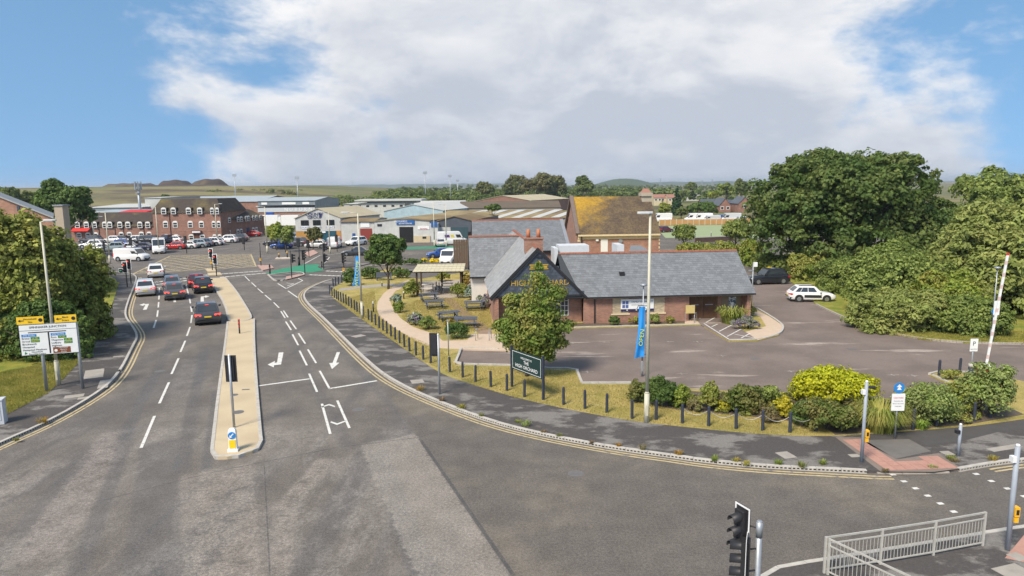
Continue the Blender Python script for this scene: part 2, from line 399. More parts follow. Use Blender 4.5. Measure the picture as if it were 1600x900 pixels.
    t.links.new(n.scale(col, f), b.inputs['Base Color']); n.bump(b, fine, .5, .012)
    return m
M_road = asphalt('road_asphalt', 'road'); M_pave = asphalt('pavement_asphalt', 'pavement'); M_park = asphalt('car_park_asphalt', 'park')
M_plain = mat('far_asphalt', (.15, .138, .128), .9, .18, .5, bump=.2)
M_white = mat('road_paint_white', (.62, .60, .55), .7, .18, 6, col2=(.22, .20, .18), nscale=4.5, thr=.63, soft=.06)
M_yellow = mat('road_paint_yellow', (.50, .40, .22), .75, .2, 5, col2=(.20, .18, .15), nscale=4, thr=.60, soft=.07)
M_cream = mat('island_cream', (.52, .42, .27), .85, .10, 1.2, bump=.3, bscale=60, col2=(.43, .34, .22), nscale=.6, thr=.56, soft=.12)
M_kerb = mat('kerb_concrete', (.36, .32, .27), .9, .22, 3, bump=.2, island=.08)
M_kerbp = mat('kerb_white', (.44, .41, .36), .8, .2, 4, bump=.15)
M_dark = mat('drain_slot', (.03, .03, .03), .9)
M_path = mat('path_resin', (.52, .40, .29), .9, .08, 2, bump=.2, bscale=80)
M_tact = mat('tactile_paver', (.40, .22, .17), .9, .12, 3, island=.12, bump=.25, bscale=40)
M_joint = mat('sand_joint', (.2, .16, .13), .95)
M_conc = mat('concrete_slab', (.32, .29, .25), .9, .15, 3, bump=.2)
M_cycle = mat('cycle_green', (.03, .22, .12), .85, .15, 1.5)
def grass_mat(name, a, b_, c, sc=.5):
    m, t, b = node_mat(name); n = NB(t); b.inputs['Roughness'].default_value = .95; b.inputs['Specular IOR Level'].default_value = .15
    col = n.mix(n.ramp(n.noise(sc, 8, .65), .36, .62), a, b_)
    col = n.mix(n.ramp(n.noise(sc*3.1, 6, .7, off=(4, 1, 0)), .52, .7), col, c)
    t.links.new(n.scale(col, n.ramp(n.noise(26, 4, .8), .25, .75, .55, 1.4)), b.inputs['Base Color']); n.bump(b, n.noise(18, 4, .8), .9, .05)
    return m
M_dry = grass_mat('dry_grass', (.42, .33, .115), (.30, .26, .075), (.45, .37, .16))
M_green = grass_mat('verge_grass', (.30, .27, .05), (.16, .20, .035), (.36, .30, .08), .7)
M_soil = mat('bed_soil', (.11, .085, .06), .95, .3, 4, bump=.5, bscale=15)
M_dirt = mat('trodden_earth', (.27, .185, .125), .95, .15, 2, bump=.3)
m_, t_, b_ = node_mat('far_fields'); n_ = NB(t_); b_.inputs['Roughness'].default_value = 1
c_ = n_.mix(n_.ramp(n_.noise(.006, 6, .6), .42, .58), (.115, .13, .03), (.19, .16, .055))
c_ = n_.mix(n_.ramp(n_.noise(.014, 8, .7, stretch=(.4, 1.8, 1)), .50, .60), c_, (.085, .06, .03))
t_.links.new(n_.scale(c_, n_.ramp(n_.noise(.15, 6, .7), .3, .7, .8, 1.2)), b_.inputs['Base Color']); M_field = m_

ground = struct(MB().sheet([(-9000, -60), (9000, -60), (9000, 14000), (-9000, 14000)], -.06).build('ground', M_field))
road = struct(MB().sheet([(-150, 4), (95, 4), (95, 172), (-150, 172)], 0).build('road', M_road))
PZ = .11
def P2(lst, z=0.0): return [G(x, y, z) for x, y in lst]
K_left = smooth_line(P2([(-90, 738), (0, 694), (66, 666), (131, 630), (169, 604), (190, 578), (206, 545), (216, 527), (207, 511), (194, 494), (200, 472), (209, 450), (213, 438), (213, 433), (206, 428), (176, 425), (100, 421)]), 2)
E_left = smooth_line(P2([(-60, 676), (11, 649), (75, 616), (101, 592), (120, 571), (150, 537), (166, 505), (178, 470), (186, 445), (176, 432), (100, 428)]), 2)
struct(MB().prism([*K_left, *E_left[::-1]], -.03, PZ).build('pavement', M_pave)); pave_l = bpy.data.objects['pavement']
struct(MB().prism([*E_left, G(-300, 428), G(-420, 676)], -.03, PZ+.015).build('verge', M_green))
K_right = smooth_line(P2([(700, 421), (620, 426), (560, 431), (516, 437), (485, 450), (473, 461), (480, 475), (505, 497), (535, 527), (565, 557), (597, 585), (630, 605), (675, 625), (730, 647), (780, 664), (840, 679), (905, 692), (980, 705), (1055, 715), (1100, 722), (1194, 731), (1319, 737), (1375, 740), (1459, 740), (1503, 736), (1537, 728), (1600, 720), (1720, 712)]), 2)
E_right = smooth_line(P2([(700, 417), (600, 421), (548, 434), (524, 447), (513, 458), (526, 470), (567, 500), (605, 526), (655, 561), (692, 586), (742, 602), (805, 621), (880, 638), (980, 657), (1077, 668), (1200, 680), (1305, 682), (1425, 673), (1512, 667), (1550, 662), (1620, 652), (1720, 645)], PZ), 2)
pave_r = struct(MB().prism([*K_right, *E_right[::-1]], -.03, PZ).build('pavement', M_pave))
K_corner = smooth_line(P2([(1150, 960), (1185, 908), (1205, 896), (1222, 889), (1284, 880), (1400, 861), (1534, 838), (1600, 827), (1760, 806)]), 2)
pave_c = struct(MB().prism([*K_corner, G(1900, 860), G(1600, 1150), G(1150, 1150)], -.03, PZ).build('pavement', M_pave))
near_edge = [(1720, 640), (1620, 640), (1575, 632), (1526, 619), (1452, 586), (1464, 582.5), (1507, 582.5), (1560, 588), (1640, 604)]
bed_back = [(1526, 619), (1480, 628), (1400, 624), (1250, 617), (1100, 609), (987, 600), (909, 600), (900, 577), (855, 577), (800, 572), (711, 570), (721, 545), (800, 547)]
plot = [*E_right[6:], *P2([(1720, 640), (1640, 604), (1560, 588), (1507, 582.5), (1464, 582.5), (1452, 586)], PZ), *P2(bed_back + [(800, 515), (890, 512.5), (1095, 507.5), (1139, 533), (1184, 532), (1216, 524), (1223, 515), (1222, 508), (1203, 495), (1177, 481), (1172, 440), (1060, 405), (735, 405), (735, 424), (655, 436), (640, 433), (630, 419), (600, 421)], PZ)]
# plot is traced as: pavement edge forward, car park kerb back, pub and garden
E_idx = min(range(len(E_right)), key=lambda i: (E_right[i]-G(600, 421, PZ)).length)
plot = [*E_right[E_idx:], *plot[len(E_right[6:]):]]
lawn = struct(MB().prism(plot, -.03, PZ+.012).build('lawn', M_dry))
park_far = [(1275, 476.5), (1303, 490), (1319, 497), (1350, 511), (1397, 523), (1444, 531.5), (1512, 537), (1600, 538.5), (1760, 541)]
car_park = struct(MB().sheet(P2([(690, 600), (760, 604), (880, 630), (1000, 652), (1300, 675), (1600, 650), (1900, 640), (1800, 541), *park_far[::-1][1:], (1262, 462), (1235, 440), (1222, 432), (1150, 425), (900, 470), (690, 520)], .05), .05).build('car_park', M_park))
verge_r = struct(MB().prism([*P2(park_far, .05), G(2300, 545), G(2300, 400), G(1300, 385), G(1190, 405), G(1185, 424), *P2([(1222, 432), (1235, 440), (1262, 462)], .05)], -.03, PZ+.015).build('verge', M_green))
path = struct(MB().prism(P2([(617, 446), (600, 458), (590, 472), (589, 483), (593, 496), (620, 515), (642, 528), (667, 540), (690, 544.5), (721, 546), (800, 548), (801, 530), (780, 522), (737, 522.5), (730, 532), (692, 533), (680, 523), (645, 511), (625, 497), (612, 478), (609, 467), (618, 455), (650, 440), (640, 437)], PZ), .0, PZ+.024).build('path', M_path))
MB().prism(P2([(530, 455), (570, 450), (617, 447), (617, 443), (570, 446), (530, 451)], PZ), 0, PZ+.02).build('stepping_path', M_conc, None); struct(bpy.data.objects['stepping_path'])
struct(MB().prism(smooth_line(P2([(683, 462), (700, 462), (712, 470), (722, 480), (740, 495), (762, 510), (772, 524), (748, 524), (735, 505), (715, 488), (700, 474), (683, 462)], PZ), 2), 0, PZ+.018).build('dirt_path', M_dirt))
struct(MB().prism(P2([(676, 468), (740, 462), (735, 436), (655, 440), (660, 455)], PZ), 0, PZ+.02).build('patio', mat('patio_slab', (.36, .31, .25), .9, .15, 1.5, bump=.2)))
struct(MB().prism(P2([(1177, 483), (1203, 495.5), (1222, 508.5), (1223, 515), (1216, 523.6), (1184, 531.5), (1165, 519), (1197, 510), (1188, 495), (1160, 487)], PZ), 0, PZ+.022).build('pub_pavement', M_path))
struct(MB().prism(P2([(988, 604), (1100, 613), (1250, 621), (1400, 628), (1480, 632), (1526, 624), (1570, 634), (1600, 648), (1512, 664), (1425, 671), (1305, 680), (1285, 664), (1180, 652), (1060, 641), (985, 626)], PZ), 0, PZ+.021).build('planting_bed', M_soil))
struct(MB().prism(P2([(800, 513), (890, 510.5), (1070, 505.5), (1070, 499), (912, 505), (800, 507)], PZ), 0, PZ+.02).build('planting_bed', M_soil))
struct(MB().prism(P2([(1070, 506), (1094, 507), (1085, 497.5), (1070, 499)], PZ), 0, PZ+.022).build('pub_pavement', M_path))
struct(MB().prism(P2([(1094, 507), (1139, 532.5), (1184, 531), (1165, 519), (1125, 492), (1085, 493)], PZ), 0, PZ+.017).build('loading_bay', M_park))

# islands
def island(name, pts, h, m):
    return struct(MB().prism(pts, -.02, h).build(name, m))
isl_line = smooth_line(P2([(397, 500), (397, 540), (401, 607), (407, 682), (409, 700), (389, 712), (344, 720), (331, 713), (333, 693), (342, 613), (352, 540), (356, 504)]), 1)
isl = island('traffic_island', isl_line, .12, M_cream)
isl2_line = smooth_line(P2([(352, 435), (370, 457), (381, 475), (391, 492), (393, 499), (388, 503), (362, 504.5), (357, 502), (352, 477), (335, 450), (328, 436.5)]), 1)
isl2 = island('traffic_island', isl2_line, .15, M_cream)
for q in ([(321, 421), (325, 425), (338, 424.5), (335, 420)], [(324, 427.5), (326, 431), (347, 430), (344, 426.5)]): island('traffic_island', P2(q), .10, M_cream)
refuge = P2([(419, 430), (430, 440.5), (446, 437.5), (462, 433.5), (479, 428.5), (464, 425), (445, 427)])
isl3 = island('traffic_island', smooth_line(refuge+[refuge[0]], 1), .11, M_pave)
island('traffic_island', P2([(402, 415), (410, 423.5), (428, 419.5), (424, 415.5)]), .11, mat('pink_surface', (.42, .27, .22), .9, .15, 1))
island('traffic_island', P2([(430, 405), (455, 404.5), (452, 402.5), (432, 403)]), .11, mat('pale_surface', (.5, .42, .33), .9, .15, 1))
isl4 = island('traffic_island', P2([(497, 417.5), (505, 421.5), (520, 420), (560, 417), (580, 412), (540, 408), (508, 412)]), .11, M_pave)
island('traffic_island', P2([(476, 396), (490, 391), (497, 396), (484, 402)]), .11, mat('pink_surface', (0, 0, 0)))
MB().sheet(P2([(446, 437), (462, 433), (477, 428.7), (466, 428.3), (447, 432)], .115), .115).build('tactile_patch', mat('pink_surface', (0, 0, 0)), isl3)
struct(MB().sheet(P2([(415, 426.5), (440, 420), (475, 413.5), (499, 413), (497, 418), (508, 422), (485, 426), (464, 424.7), (445, 426.5), (428, 429)]), .006).build('cycle_track', M_cycle))
struct(MB().sheet(P2([(600, 390.5), (740, 387), (740, 384), (600, 387)]), .006).build('cycle_track', M_cycle))

# kerb stones, each a piece of its own
def kerb_meshes():
    a = MB(); L_ = .9
    for x0, x1, w, z0, z1 in ((-L_/2, L_/2, .075, -.02, .125),): a.b2((x0, -w, z0), (x1, w, z1))
    k = a.mesh('kerb_stone', M_kerb)
    p = MB().b2((-L_/2, -.075, -.02), (L_/2, .075, .125)).mesh('kerb_stone', M_kerbp)
    d = MB().b2((-L_/2, -.09, -.02), (L_/2, .075, .03)).b2((-L_/2, -.09, .10), (L_/2, .075, .135)).b2((-L_/2, -.05, .03), (L_/2, .075, .10), 1)
    for i in range(6): d.b2((-L_/2+i*.15, -.09, .03), (-L_/2+i*.15+.055, -.05, .10))
    return k, p, d.mesh('kerb_stone', [M_kerbp, M_dark])
KM = kerb_meshes()
def kerbs(line, parent, kind=0, z=0.0, flip=False):
    pts = resample(line, .915)
    for a, b in zip(pts, pts[1:]):
        o = bpy.data.objects.new('kerb_stone', KM[kind]); COL.objects.link(o); o.parent = parent
        o.location = ((a.x+b.x)/2, (a.y+b.y)/2, z+random.uniform(-.006, .004)); o.rotation_euler = (0, 0, math.atan2(b.y-a.y, b.x-a.x)+(math.pi if flip else 0)+random.uniform(-.01, .01))
def upto(line, x, y):
    "split a line at the point nearest a survey point"
    i = min(range(len(line)), key=lambda k: (line[k]-G(x, y)).length); return line[:i+1], line[i:]
ka, kb = upto(K_left, 190, 578); kerbs(ka, pave_l, 2); kerbs(kb, pave_l, 1)
kr0, kr = upto(K_right, 516, 437); kr1, kr2 = upto(kr, 1375, 740); kr2, kr3 = upto(kr2, 1503, 736)
kr1, kr1b = upto(kr1, 600, 587); kerbs(kr1, pave_r, 1); kerbs(kr1b, pave_r, 2); kerbs(kr2, pave_r, 0, -.07); kerbs(kr3, pave_r, 2)
kerbs(K_corner, pave_c, 1)
kerbs(isl_line, isl, 1, .012); kerbs(isl2_line, isl2, 1, .03)
kerbs(smooth_line(P2([(800, 515.5), (890, 513), (1095, 508)], .05), 0), lawn, 1, .05)
for seg in ([(987, 600), (909, 600), (900, 577), (855, 577), (800, 572), (711, 570), (721, 545), (800, 547.5)], [(1452, 586), (1464, 582.5), (1507, 582.5), (1560, 588)], [(1526, 619), (1452, 586)]): kerbs(P2(seg, .05), lawn, 1, .05)
kerbs(smooth_line(P2(park_far, .05), 1), verge_r, 0, .06)
kerbs(smooth_line(P2([(1139, 533), (1184, 532.3), (1217, 524.3), (1224, 515), (1222, 507.5), (1203, 494.5), (1178, 480)], .05), 1), lawn, 1, .05)
kerbs(smooth_line(refuge+[refuge[0]], 1), isl3, 1, 0)

# painted markings: each stroke a piece of the road
MZ = .008
def stroke(p, q, w=.12, m=None, name='lane_mark', z=MZ, parent=None):
    mb = MB(); ribbon(mb, [Vector((p.x, p.y, 0)), Vector((q.x, q.y, 0))], w, z); return mb.build(name, m or M_white, parent or road)
def dashes(lst, w=.12, **k):
    for x0, y0, x1, y1 in lst: stroke(G(x0, y0), G(x1, y1), w, **k)
dashes([(249, 449.5, 249, 457), (248.6, 462, 248.2, 468), (248, 472, 247.2, 480.5), (246.7, 485, 245.5, 495), (244, 500, 240, 512.5),
        (290.5, 445, 294.7, 460.5), (296, 466, 297.5, 474), (298.2, 479, 299.7, 487.5), (300, 492.5, 298.3, 505), (297, 511, 292, 525), (289.5, 532.5, 282, 550), (279, 560, 268, 584.5), (264, 597.5, 249, 630.5), (241.5, 650, 220.5, 700)], .13)
dashes([(382.6, 431.6, 390, 439), (393, 441.6, 400, 448), (402.7, 451, 411, 458), (414, 461, 423.6, 469), (427.5, 472.5, 436, 481), (439, 486.5, 445.5, 497), (443, 485.5, 450, 496), (446.5, 502.5, 455, 516), (453.5, 501, 463, 514.5), (457, 522.5, 466, 539.5), (466.5, 521, 477, 537), (468, 548, 479.5, 571), (481, 546, 494, 567.5), (483, 584, 495.5, 612.5), (499.5, 579.5, 515, 607.5), (503, 631, 516, 678), (527, 626, 546, 669)], .12)
dashes([(404, 603, 484, 592), (514, 607.5, 589, 595)], .2, name='stop_line')
dashes([(216, 452.5, 249, 449), (250, 449, 291, 445), (292, 445, 328, 441)], .25, name='stop_line')
def arrow(x, y, L_, kind, ang):
    "lane arrow painted on the road, pointing along ang (0 = away from the camera)"
    o = G(x, y); mb = MB(); ca, sa = math.cos(ang), math.sin(ang)
    def X(u, v): return (o.x+u*ca-v*sa, o.y+u*sa+v*ca, MZ)
    w = .11
    if kind == 's':
        mb.add([X(-w, -L_/2), X(w, -L_/2), X(w, L_*.15), X(-w, L_*.15)], [(0, 1, 2, 3)]); mb.add([X(-.32, L_*.15), X(.32, L_*.15), X(0, L_/2)], [(0, 1, 2)])
    else:
        k = 1 if kind == 'r' else -1
        f = [(0, 1, 2, 3)] if k == 1 else [(3, 2, 1, 0)]
        mb.add([X(-w*1.4*k, -L_/2), X(w*1.4*k, -L_/2), X(w*1.2*k, L_*.12), X(-w*1.2*k, L_*.26)], f)
        mb.add([X(w*1.2*k, L_*.12), X(.28*k, L_*.14), X(.28*k, L_*.28), X(-w*1.2*k, L_*.26)], f)
        mb.add([X(.28*k, L_*.02), X(.68*k, L_*.21), X(.28*k, L_*.40)], [(0, 1, 2)] if k == 1 else [(2, 1, 0)])
    return mb.build('lane_arrow', M_white, road)
arrow(229, 478, 4.6, 'l', rad(24)); arrow(273, 467, 4.6, 's', rad(26)); arrow(316, 466, 4.6, 'r', rad(24))
arrow(437, 563, 4.4, 'r', rad(180+16)); arrow(524, 563, 4.4, 's', rad(180+9))
for x, y, a in ((513.5, 634, rad(8)), (527.5, 661, rad(188))):
    o = G(x, y); mb = MB(); ca, sa = math.cos(a), math.sin(a)
    for k in (-1, 1):
        q = [(0, .28), (k*.34, -.1), (k*.34, -.3), (0, .06)]; q = [(o.x+u*ca-v*sa, o.y+u*sa+v*ca, MZ) for u, v in q]
        mb.add(q, [(0, 1, 2, 3)] if k < 0 else [(3, 2, 1, 0)])
    mb.build('chevron_mark', M_white, road)
def along(line, d, w, m, name, step=3.0):
    mb = MB(); ribbon(mb, offset(line, d), w, MZ); return mb.build(name, m, road)
along(K_left[:-14], -.30, .10, M_yellow, 'yellow_line'); along(K_left[:-14], -.52, .10, M_yellow, 'yellow_line')
kyr, _ = upto(K_right, 1392, 741); _, kyr = upto(kyr, 516, 437)
along(kyr, -.30, .10, M_yellow, 'yellow_line'); along(kyr, -.52, .10, M_yellow, 'yellow_line')
_, kye = upto(K_right, 1535, 729); along(kye, -.30, .10, M_yellow, 'yellow_line'); along(kye, -.52, .10, M_yellow, 'yellow_line')
# crossing studs on the near side road, and the dotted crossings of the junction
for lst, n, w in (([(1395, 742), (1490, 800)], 6, .16), ([(1525, 741), (1600, 776)], 4, .16)):
    a, b = G(*lst[0]), G(*lst[1])
    for i in range(n):
        p = a.lerp(b, i/(n-1)); stroke(p+Vector((-.09, 0, 0)), p+Vector((.12, .03, 0)), w, name='crossing_stud')
for a, b, n in (((216, 449), (322, 434), 13), ((224, 444), (322, 430), 12), ((347, 433), (412, 427), 9), ((345, 428), (408, 423.5), 9), ((486, 429.5), (536, 431.5), 8), ((512, 423.5), (540, 425), 5)):
    p0, p1 = G(*a), G(*b); d = (p1-p0).normalized()
    for i in range(n):
        p = p0.lerp(p1, i/(n-1)); stroke(p-d*.28, p+d*.28, .5, name='crossing_stud')
# yellow box junction
BQ = [G(208, 428), G(267, 399.5), G(392, 397.5), G(400, 416.5)]
for i in range(4): stroke(BQ[i], BQ[(i+1) % 4], .22, M_yellow, 'box_line')
def bil(u, v): return BQ[0].lerp(BQ[1], v).lerp(BQ[3].lerp(BQ[2], v), u)
for k in range(1, 16):
    s_ = k/8
    a = bil(min(s_, 1), max(0, s_-1)); b = bil(max(0, s_-1), min(s_, 1)); stroke(a, b, .2, M_yellow, 'box_line')
    a = bil(max(0, 1-s_), max(0, s_-1)); b = bil(min(1, 2-s_), min(s_, 1)); stroke(a, b, .2, M_yellow, 'box_line', z=MZ+.004)
dashes([(434, 443, 447, 451), (447, 451, 473, 438.5), (473, 438.5, 466, 435), (447, 442, 459, 443.5), (459, 443.5, 449, 446.5), (450, 454.5, 465, 465)], .14)
dashes([(475, 412.5, 500, 399), (507, 411, 515, 402), (532, 411, 537, 404.5), (500, 399, 545, 395)], .15)
dashes([(392, 397.5, 398, 412)], .25, M_yellow) if False else None
# hatched bay by the pub doors
dashes([(1100, 508, 1139, 533), (1139, 533, 1183, 532), (1103, 506.5, 1124, 494.5), (1112, 513, 1121, 509), (1123.5, 520.5, 1145, 509.5), (1136, 528.5, 1158.5, 516.5), (1093, 500, 1099, 496), (1158, 531, 1172, 523.5), (1148, 525, 1180, 531)], .10, name='hatch_line', z=PZ+.024, parent=lawn)
# pavers of the tactile crossing, each laid singly
tac = [G(x, y, PZ) for x, y in [(1305, 683), (1344, 683.5), (1401, 718), (1466, 708), (1502, 732), (1459, 737.5), (1376, 737)]]
def inside(p, poly):
    c = False; j = len(poly)-1
    for i in range(len(poly)):
        a, b = poly[i], poly[j]
        if (a.y > p.y) != (b.y > p.y) and p.x < (b.x-a.x)*(p.y-a.y)/(b.y-a.y)+a.x: c = not c
        j = i
    return c
MB().sheet(tac, PZ+.004).build('mortar_bed', M_joint, pave_r)
pm = MB().b2((-.192, -.192, -.02), (.192, .192, .012))
for i in range(5):
    for j in range(5): pm.cyl((-.15+i*.075, -.15+j*.075, .012), (-.15+i*.075, -.15+j*.075, .017), .014, .009, 5)
pmesh = pm.mesh('paver', M_tact); ax = rad(3); ux, uy = Vector((math.cos(ax), math.sin(ax), 0)), Vector((-math.sin(ax), math.cos(ax), 0)); c0 = tac[2]
for i in range(-22, 22):
    for j in range(-22, 22):
        p = c0+ux*(i*.4)+uy*(j*.4)
        if all(inside(p+ux*a+uy*b, tac) for a in (-.17, .17) for b in (-.17, .17)):
            o = bpy.data.objects.new('paver', pmesh); COL.objects.link(o); o.parent = pave_r; o.location = (p.x, p.y, PZ+.008+random.uniform(-.002, .003)); o.rotation_euler = (random.uniform(-.006, .006), random.uniform(-.006, .006), ax)
MB().sheet([G(x, y, PZ) for x, y in [(1570, 872), (1700, 900), (1700, 830), (1600, 836)]], PZ+.004).build('tactile_patch', M_tact, pave_c)
# repair patches and covers in the pavements
def cover(x, y, w, d, rz, m, parent, name='cover_slab', z=PZ+.005):
    o = MB().box((0, 0, 0), (w, d, .008)).build(name, m, parent); p = G(x, y, PZ); o.location = (p.x, p.y, z); o.rotation_euler = (0, 0, rz); return o
M_iron = mat('cast_iron', (.17, .16, .15), .7, .2, 8, metal=.3)
for x, y, w, d, rz, m in ((147, 584, 1.0, 2.2, .5, M_conc), (116, 619, .9, .6, .45, M_conc), (130, 622, .5, .4, .45, M_conc), (185, 557, .6, .35, .4, M_conc), (162, 600, .5, 1.8, .45, M_conc)): cover(x, y, w, d, rz, m, pave_l)
for x, y, w, d, rz, m in ((1228, 711, .55, .65, .25, M_conc), (575, 555, .5, .4, .8, M_iron), (652, 596, .7, .7, .3, M_conc), (560, 525, .9, .7, .8, M_conc), (1335, 712, .4, .3, .1, M_conc), (1480, 708, .4, .4, .1, M_conc), (1570, 700, 1.6, .35, .3, M_conc)): cover(x, y, w, d, rz, m, pave_r)
for x, y, w, d in ((1583, 893, .9, .6), (1590, 870, .4, .4)): cover(x, y, w, d, .3, M_conc, pave_c)
for x, y, r in ((372, 644, .28), (366, 617, .2)): 
    p = G(x, y, .12); o = MB().cyl((0, 0, -.01), (0, 0, .006), r, n=16).build('cover_plate', M_iron, isl); o.location = (p.x, p.y, .124)
cover(384, 609, .4, .16, .1, M_iron, isl, 'drain_grate', .128)
# loose asphalt repairs on the right-hand pavement by the crossing
MB().sheet(P2([(1345, 688), (1400, 717), (1455, 705), (1420, 686)], PZ), PZ+.004).build('repair_patch', mat('grey_repair', (.145, .133, .118), .95, .15, 2, bump=.3), pave_r)
MB().sheet(P2([(1360, 684), (1425, 674), (1550, 663), (1640, 653), (1640, 668), (1560, 675), (1500, 690), (1450, 697), (1420, 684)], PZ), PZ+.004).build('repair_patch', mat('dark_repair', (.075, .07, .066), .95, .12, 2, bump=.3), pave_r)

# rising fields and spoil mounds to the left, wooded hill far right
def terrain(name, x0, x1, y0, y1, nx, ny, fn, m):
    vs = [(x0+(x1-x0)*i/nx, y0+(y1-y0)*j/ny, 0) for j in range(ny+1) for i in range(nx+1)]
    vs = [(x, y, fn(x, y)) for x, y, _ in vs]
    fs = [(j*(nx+1)+i, j*(nx+1)+i+1, (j+1)*(nx+1)+i+1, (j+1)*(nx+1)+i) for j in range(ny) for i in range(nx)]
    return struct(MB().add(vs, fs).build(name, m, None, True))
def sst(a, b, x): t = max(0, min(1, (x-a)/(b-a))); return t*t*(3-2*t)
def hill_fn(x, y):
    e = sst(-20, -260, x+.0*y) if x > -260 else 1
    return -.4+13.0*sst(360, 640, y)*e*(1-sst(1000, 1200, y)*1.05)+.8*math.sin(x*.013+y*.02)*sst(380, 500, y)*e
terrain('hill', -1100, 40, 340, 1250, 76, 60, hill_fn, M_field)
M_spoil = mat('spoil_heap', (.065, .045, .034), 1, .25, .05, col2=(.11, .085, .045), nscale=.05, thr=.58, soft=.08)
for px, pw, pt, Y in ((205, 130, 287, 760), (274, 78, 282, 700), (327, 84, 280.5, 690), (290, 260, 289.5, 660)):
    c0 = W(px, pt, Y); w = pw/FPX*Y/2
    def fn(x, y, c0=c0, w=w): 
        r = math.hypot((x-c0.x)/w, (y-c0.y)/(w*1.3)); return 6+(c0.z-6)*(1-sst(.32, .98, r))+(.5*math.sin(x*.2)*math.cos(y*.17)+.45*math.sin(x*.43+y*.2))*(1-sst(.3, 1.0, r))
    terrain('spoil_mound', c0.x-w*1.05, c0.x+w*1.05, c0.y-w*1.3, c0.y+w*1.3, 26, 20, fn, M_spoil)
M_wood = mat('wooded_hill', (.05, .075, .03), 1, .35, .02)
c0 = W(975, 279.5, 2300)
terrain('wooded_hill', c0.x-190, c0.x+190, 2150, 2500, 50, 24, lambda x, y: -2+(c0.z+3)*math.exp(-(abs(x-c0.x)/100)**2.4)*math.exp(-((y-2300)/90)**2)+1.2*math.sin(x*.31)*math.cos(y*.27), M_wood)
for px, pt, Y, wpx in ((640, 288, 5200, 520), (1250, 282, 5600, 500), (150, 296, 6000, 400), (1100, 284, 4300, 300)):
    c1 = W(px, pt, Y); w = wpx/FPX*Y*.5
    terrain('far_ridge', c1.x-w*1.2, c1.x+w*1.2, Y-300, Y+300, 60, 6, lambda x, y: -3+(c1.z+4)*(1-sst(.4, 1.15, abs(x-c1.x)/w))*math.exp(-((y-Y)/180)**2)+2.5*math.sin(x*.03)*math.cos(x*.011+y*.02), M_wood)

# ---------------------------------------------------------------- street furniture
M_col = mat('lamp_column_cream', (.50, .47, .36), .55, .12, 2, spec=.4)
M_galv = mat('galvanised_steel', (.36, .38, .40), .5, .12, 6, metal=.55)
M_grey = mat('grey_paint', (.30, .33, .37), .55, .08, 3)
M_black = mat('black_paint', (.022, .022, .024), .5, .1, 5)
M_navy = mat('bollard_stain', (.032, .038, .055), .75, .25, 12, bump=.3)
M_lens = mat('dark_lens', (.02, .02, .02), .2)
M_red = mat('lit_red_lens', (1.0, .06, .03), .4, 0, emit=2.2)
M_amber = mat('amber_plastic', (.80, .42, .02), .5, .05)
M_wht = mat('white_sheet', (.74, .74, .72), .5, .05)
M_ledw = mat('lamp_glass', (.66, .66, .62), .3, .05)
M_blue = mat('sign_blue', (.02, .20, .52), .45, .03)
M_green_s = mat('sign_green', (.01, .20, .05), .45, .03)
M_yel = mat('sign_yellow', (.80, .50, .02), .45, .03)
M_brown = mat('sign_brown', (.20, .06, .02), .45, .03)
M_ink = mat('sign_ink', (.02, .02, .025), .5, 0)
M_redp = mat('red_paint', (.55, .03, .02), .5, .1, 5)

def lamp_post(x, yb, yt, label, arm=-1.0, group='street lamp columns', m=M_col, arm_rz=0.0, head='flat', z0=0.0, thick=.085):
    p = G(x, yb, z0); h = top(x, yb, yt, z0); o = T('street_lamp', label, 'street lamp', p, arm_rz, group)
    MB().cyl((0, 0, 0), (0, 0, min(1.4, h*.16)), thick*1.45, thick*1.4, 14).cyl((0, 0, min(1.4, h*.16)), (0, 0, min(1.4, h*.16)+.07), thick*1.4, thick, 14).build('base_section', m, o, True)
    MB().cyl((0, 0, min(1.4, h*.16)+.06), (0, 0, h), thick, thick*.62, 14).build('column', m, o, True)
    MB().b2((-.055, -thick*1.52, .35), (.055, -thick*1.36, .85)).build('access_door', m, o)
    if head == 'flat':
        MB().cyl((0, 0, h-.03), (arm, 0, h+.05), .035, .028, 8).build('arm', m, o, True)
        hd = MB().loft([[(arm+s*a, y*w, h+.03+z) for y, z in ((-1, 0), (-1, .05), (-.4, .10), (.4, .10), (1, .05), (1, 0))] for s, a, w in ((math.copysign(1, arm), -.12, .06), (math.copysign(1, arm), .05, .15), (math.copysign(1, arm), .42, .14), (math.copysign(1, arm), .55, .05))]).build('lamp_head', mat('lamp_head_grey', (.42, .43, .42), .5, .08), o)
        MB().b2((arm+(.05 if arm > 0 else -.4), -.1, h+.012), (arm+(.4 if arm > 0 else -.05), .1, h+.028)).build('lamp_lens', M_ledw, hd)
    else:
        hd = MB().cyl((0, 0, h), (0, 0, h+.06), .12, .26, 12).cyl((0, 0, h+.06), (0, 0, h+.14), .26, .1, 12).build('lamp_head', M_galv, o, True)
    return o
lamp_post(92, 602, 346, 'tall cream street lamp standing beside the white direction sign on the left', .3, z0=PZ)
lamp_post(1010, 660, 335, 'tall cream street lamp at the lawn edge carrying the large blue flag', -.02, z0=PZ)
lamp_post(566, 498, 333, 'cream street lamp carrying the narrow blue banner at the junction corner', -.8, z0=PZ, thick=.08)
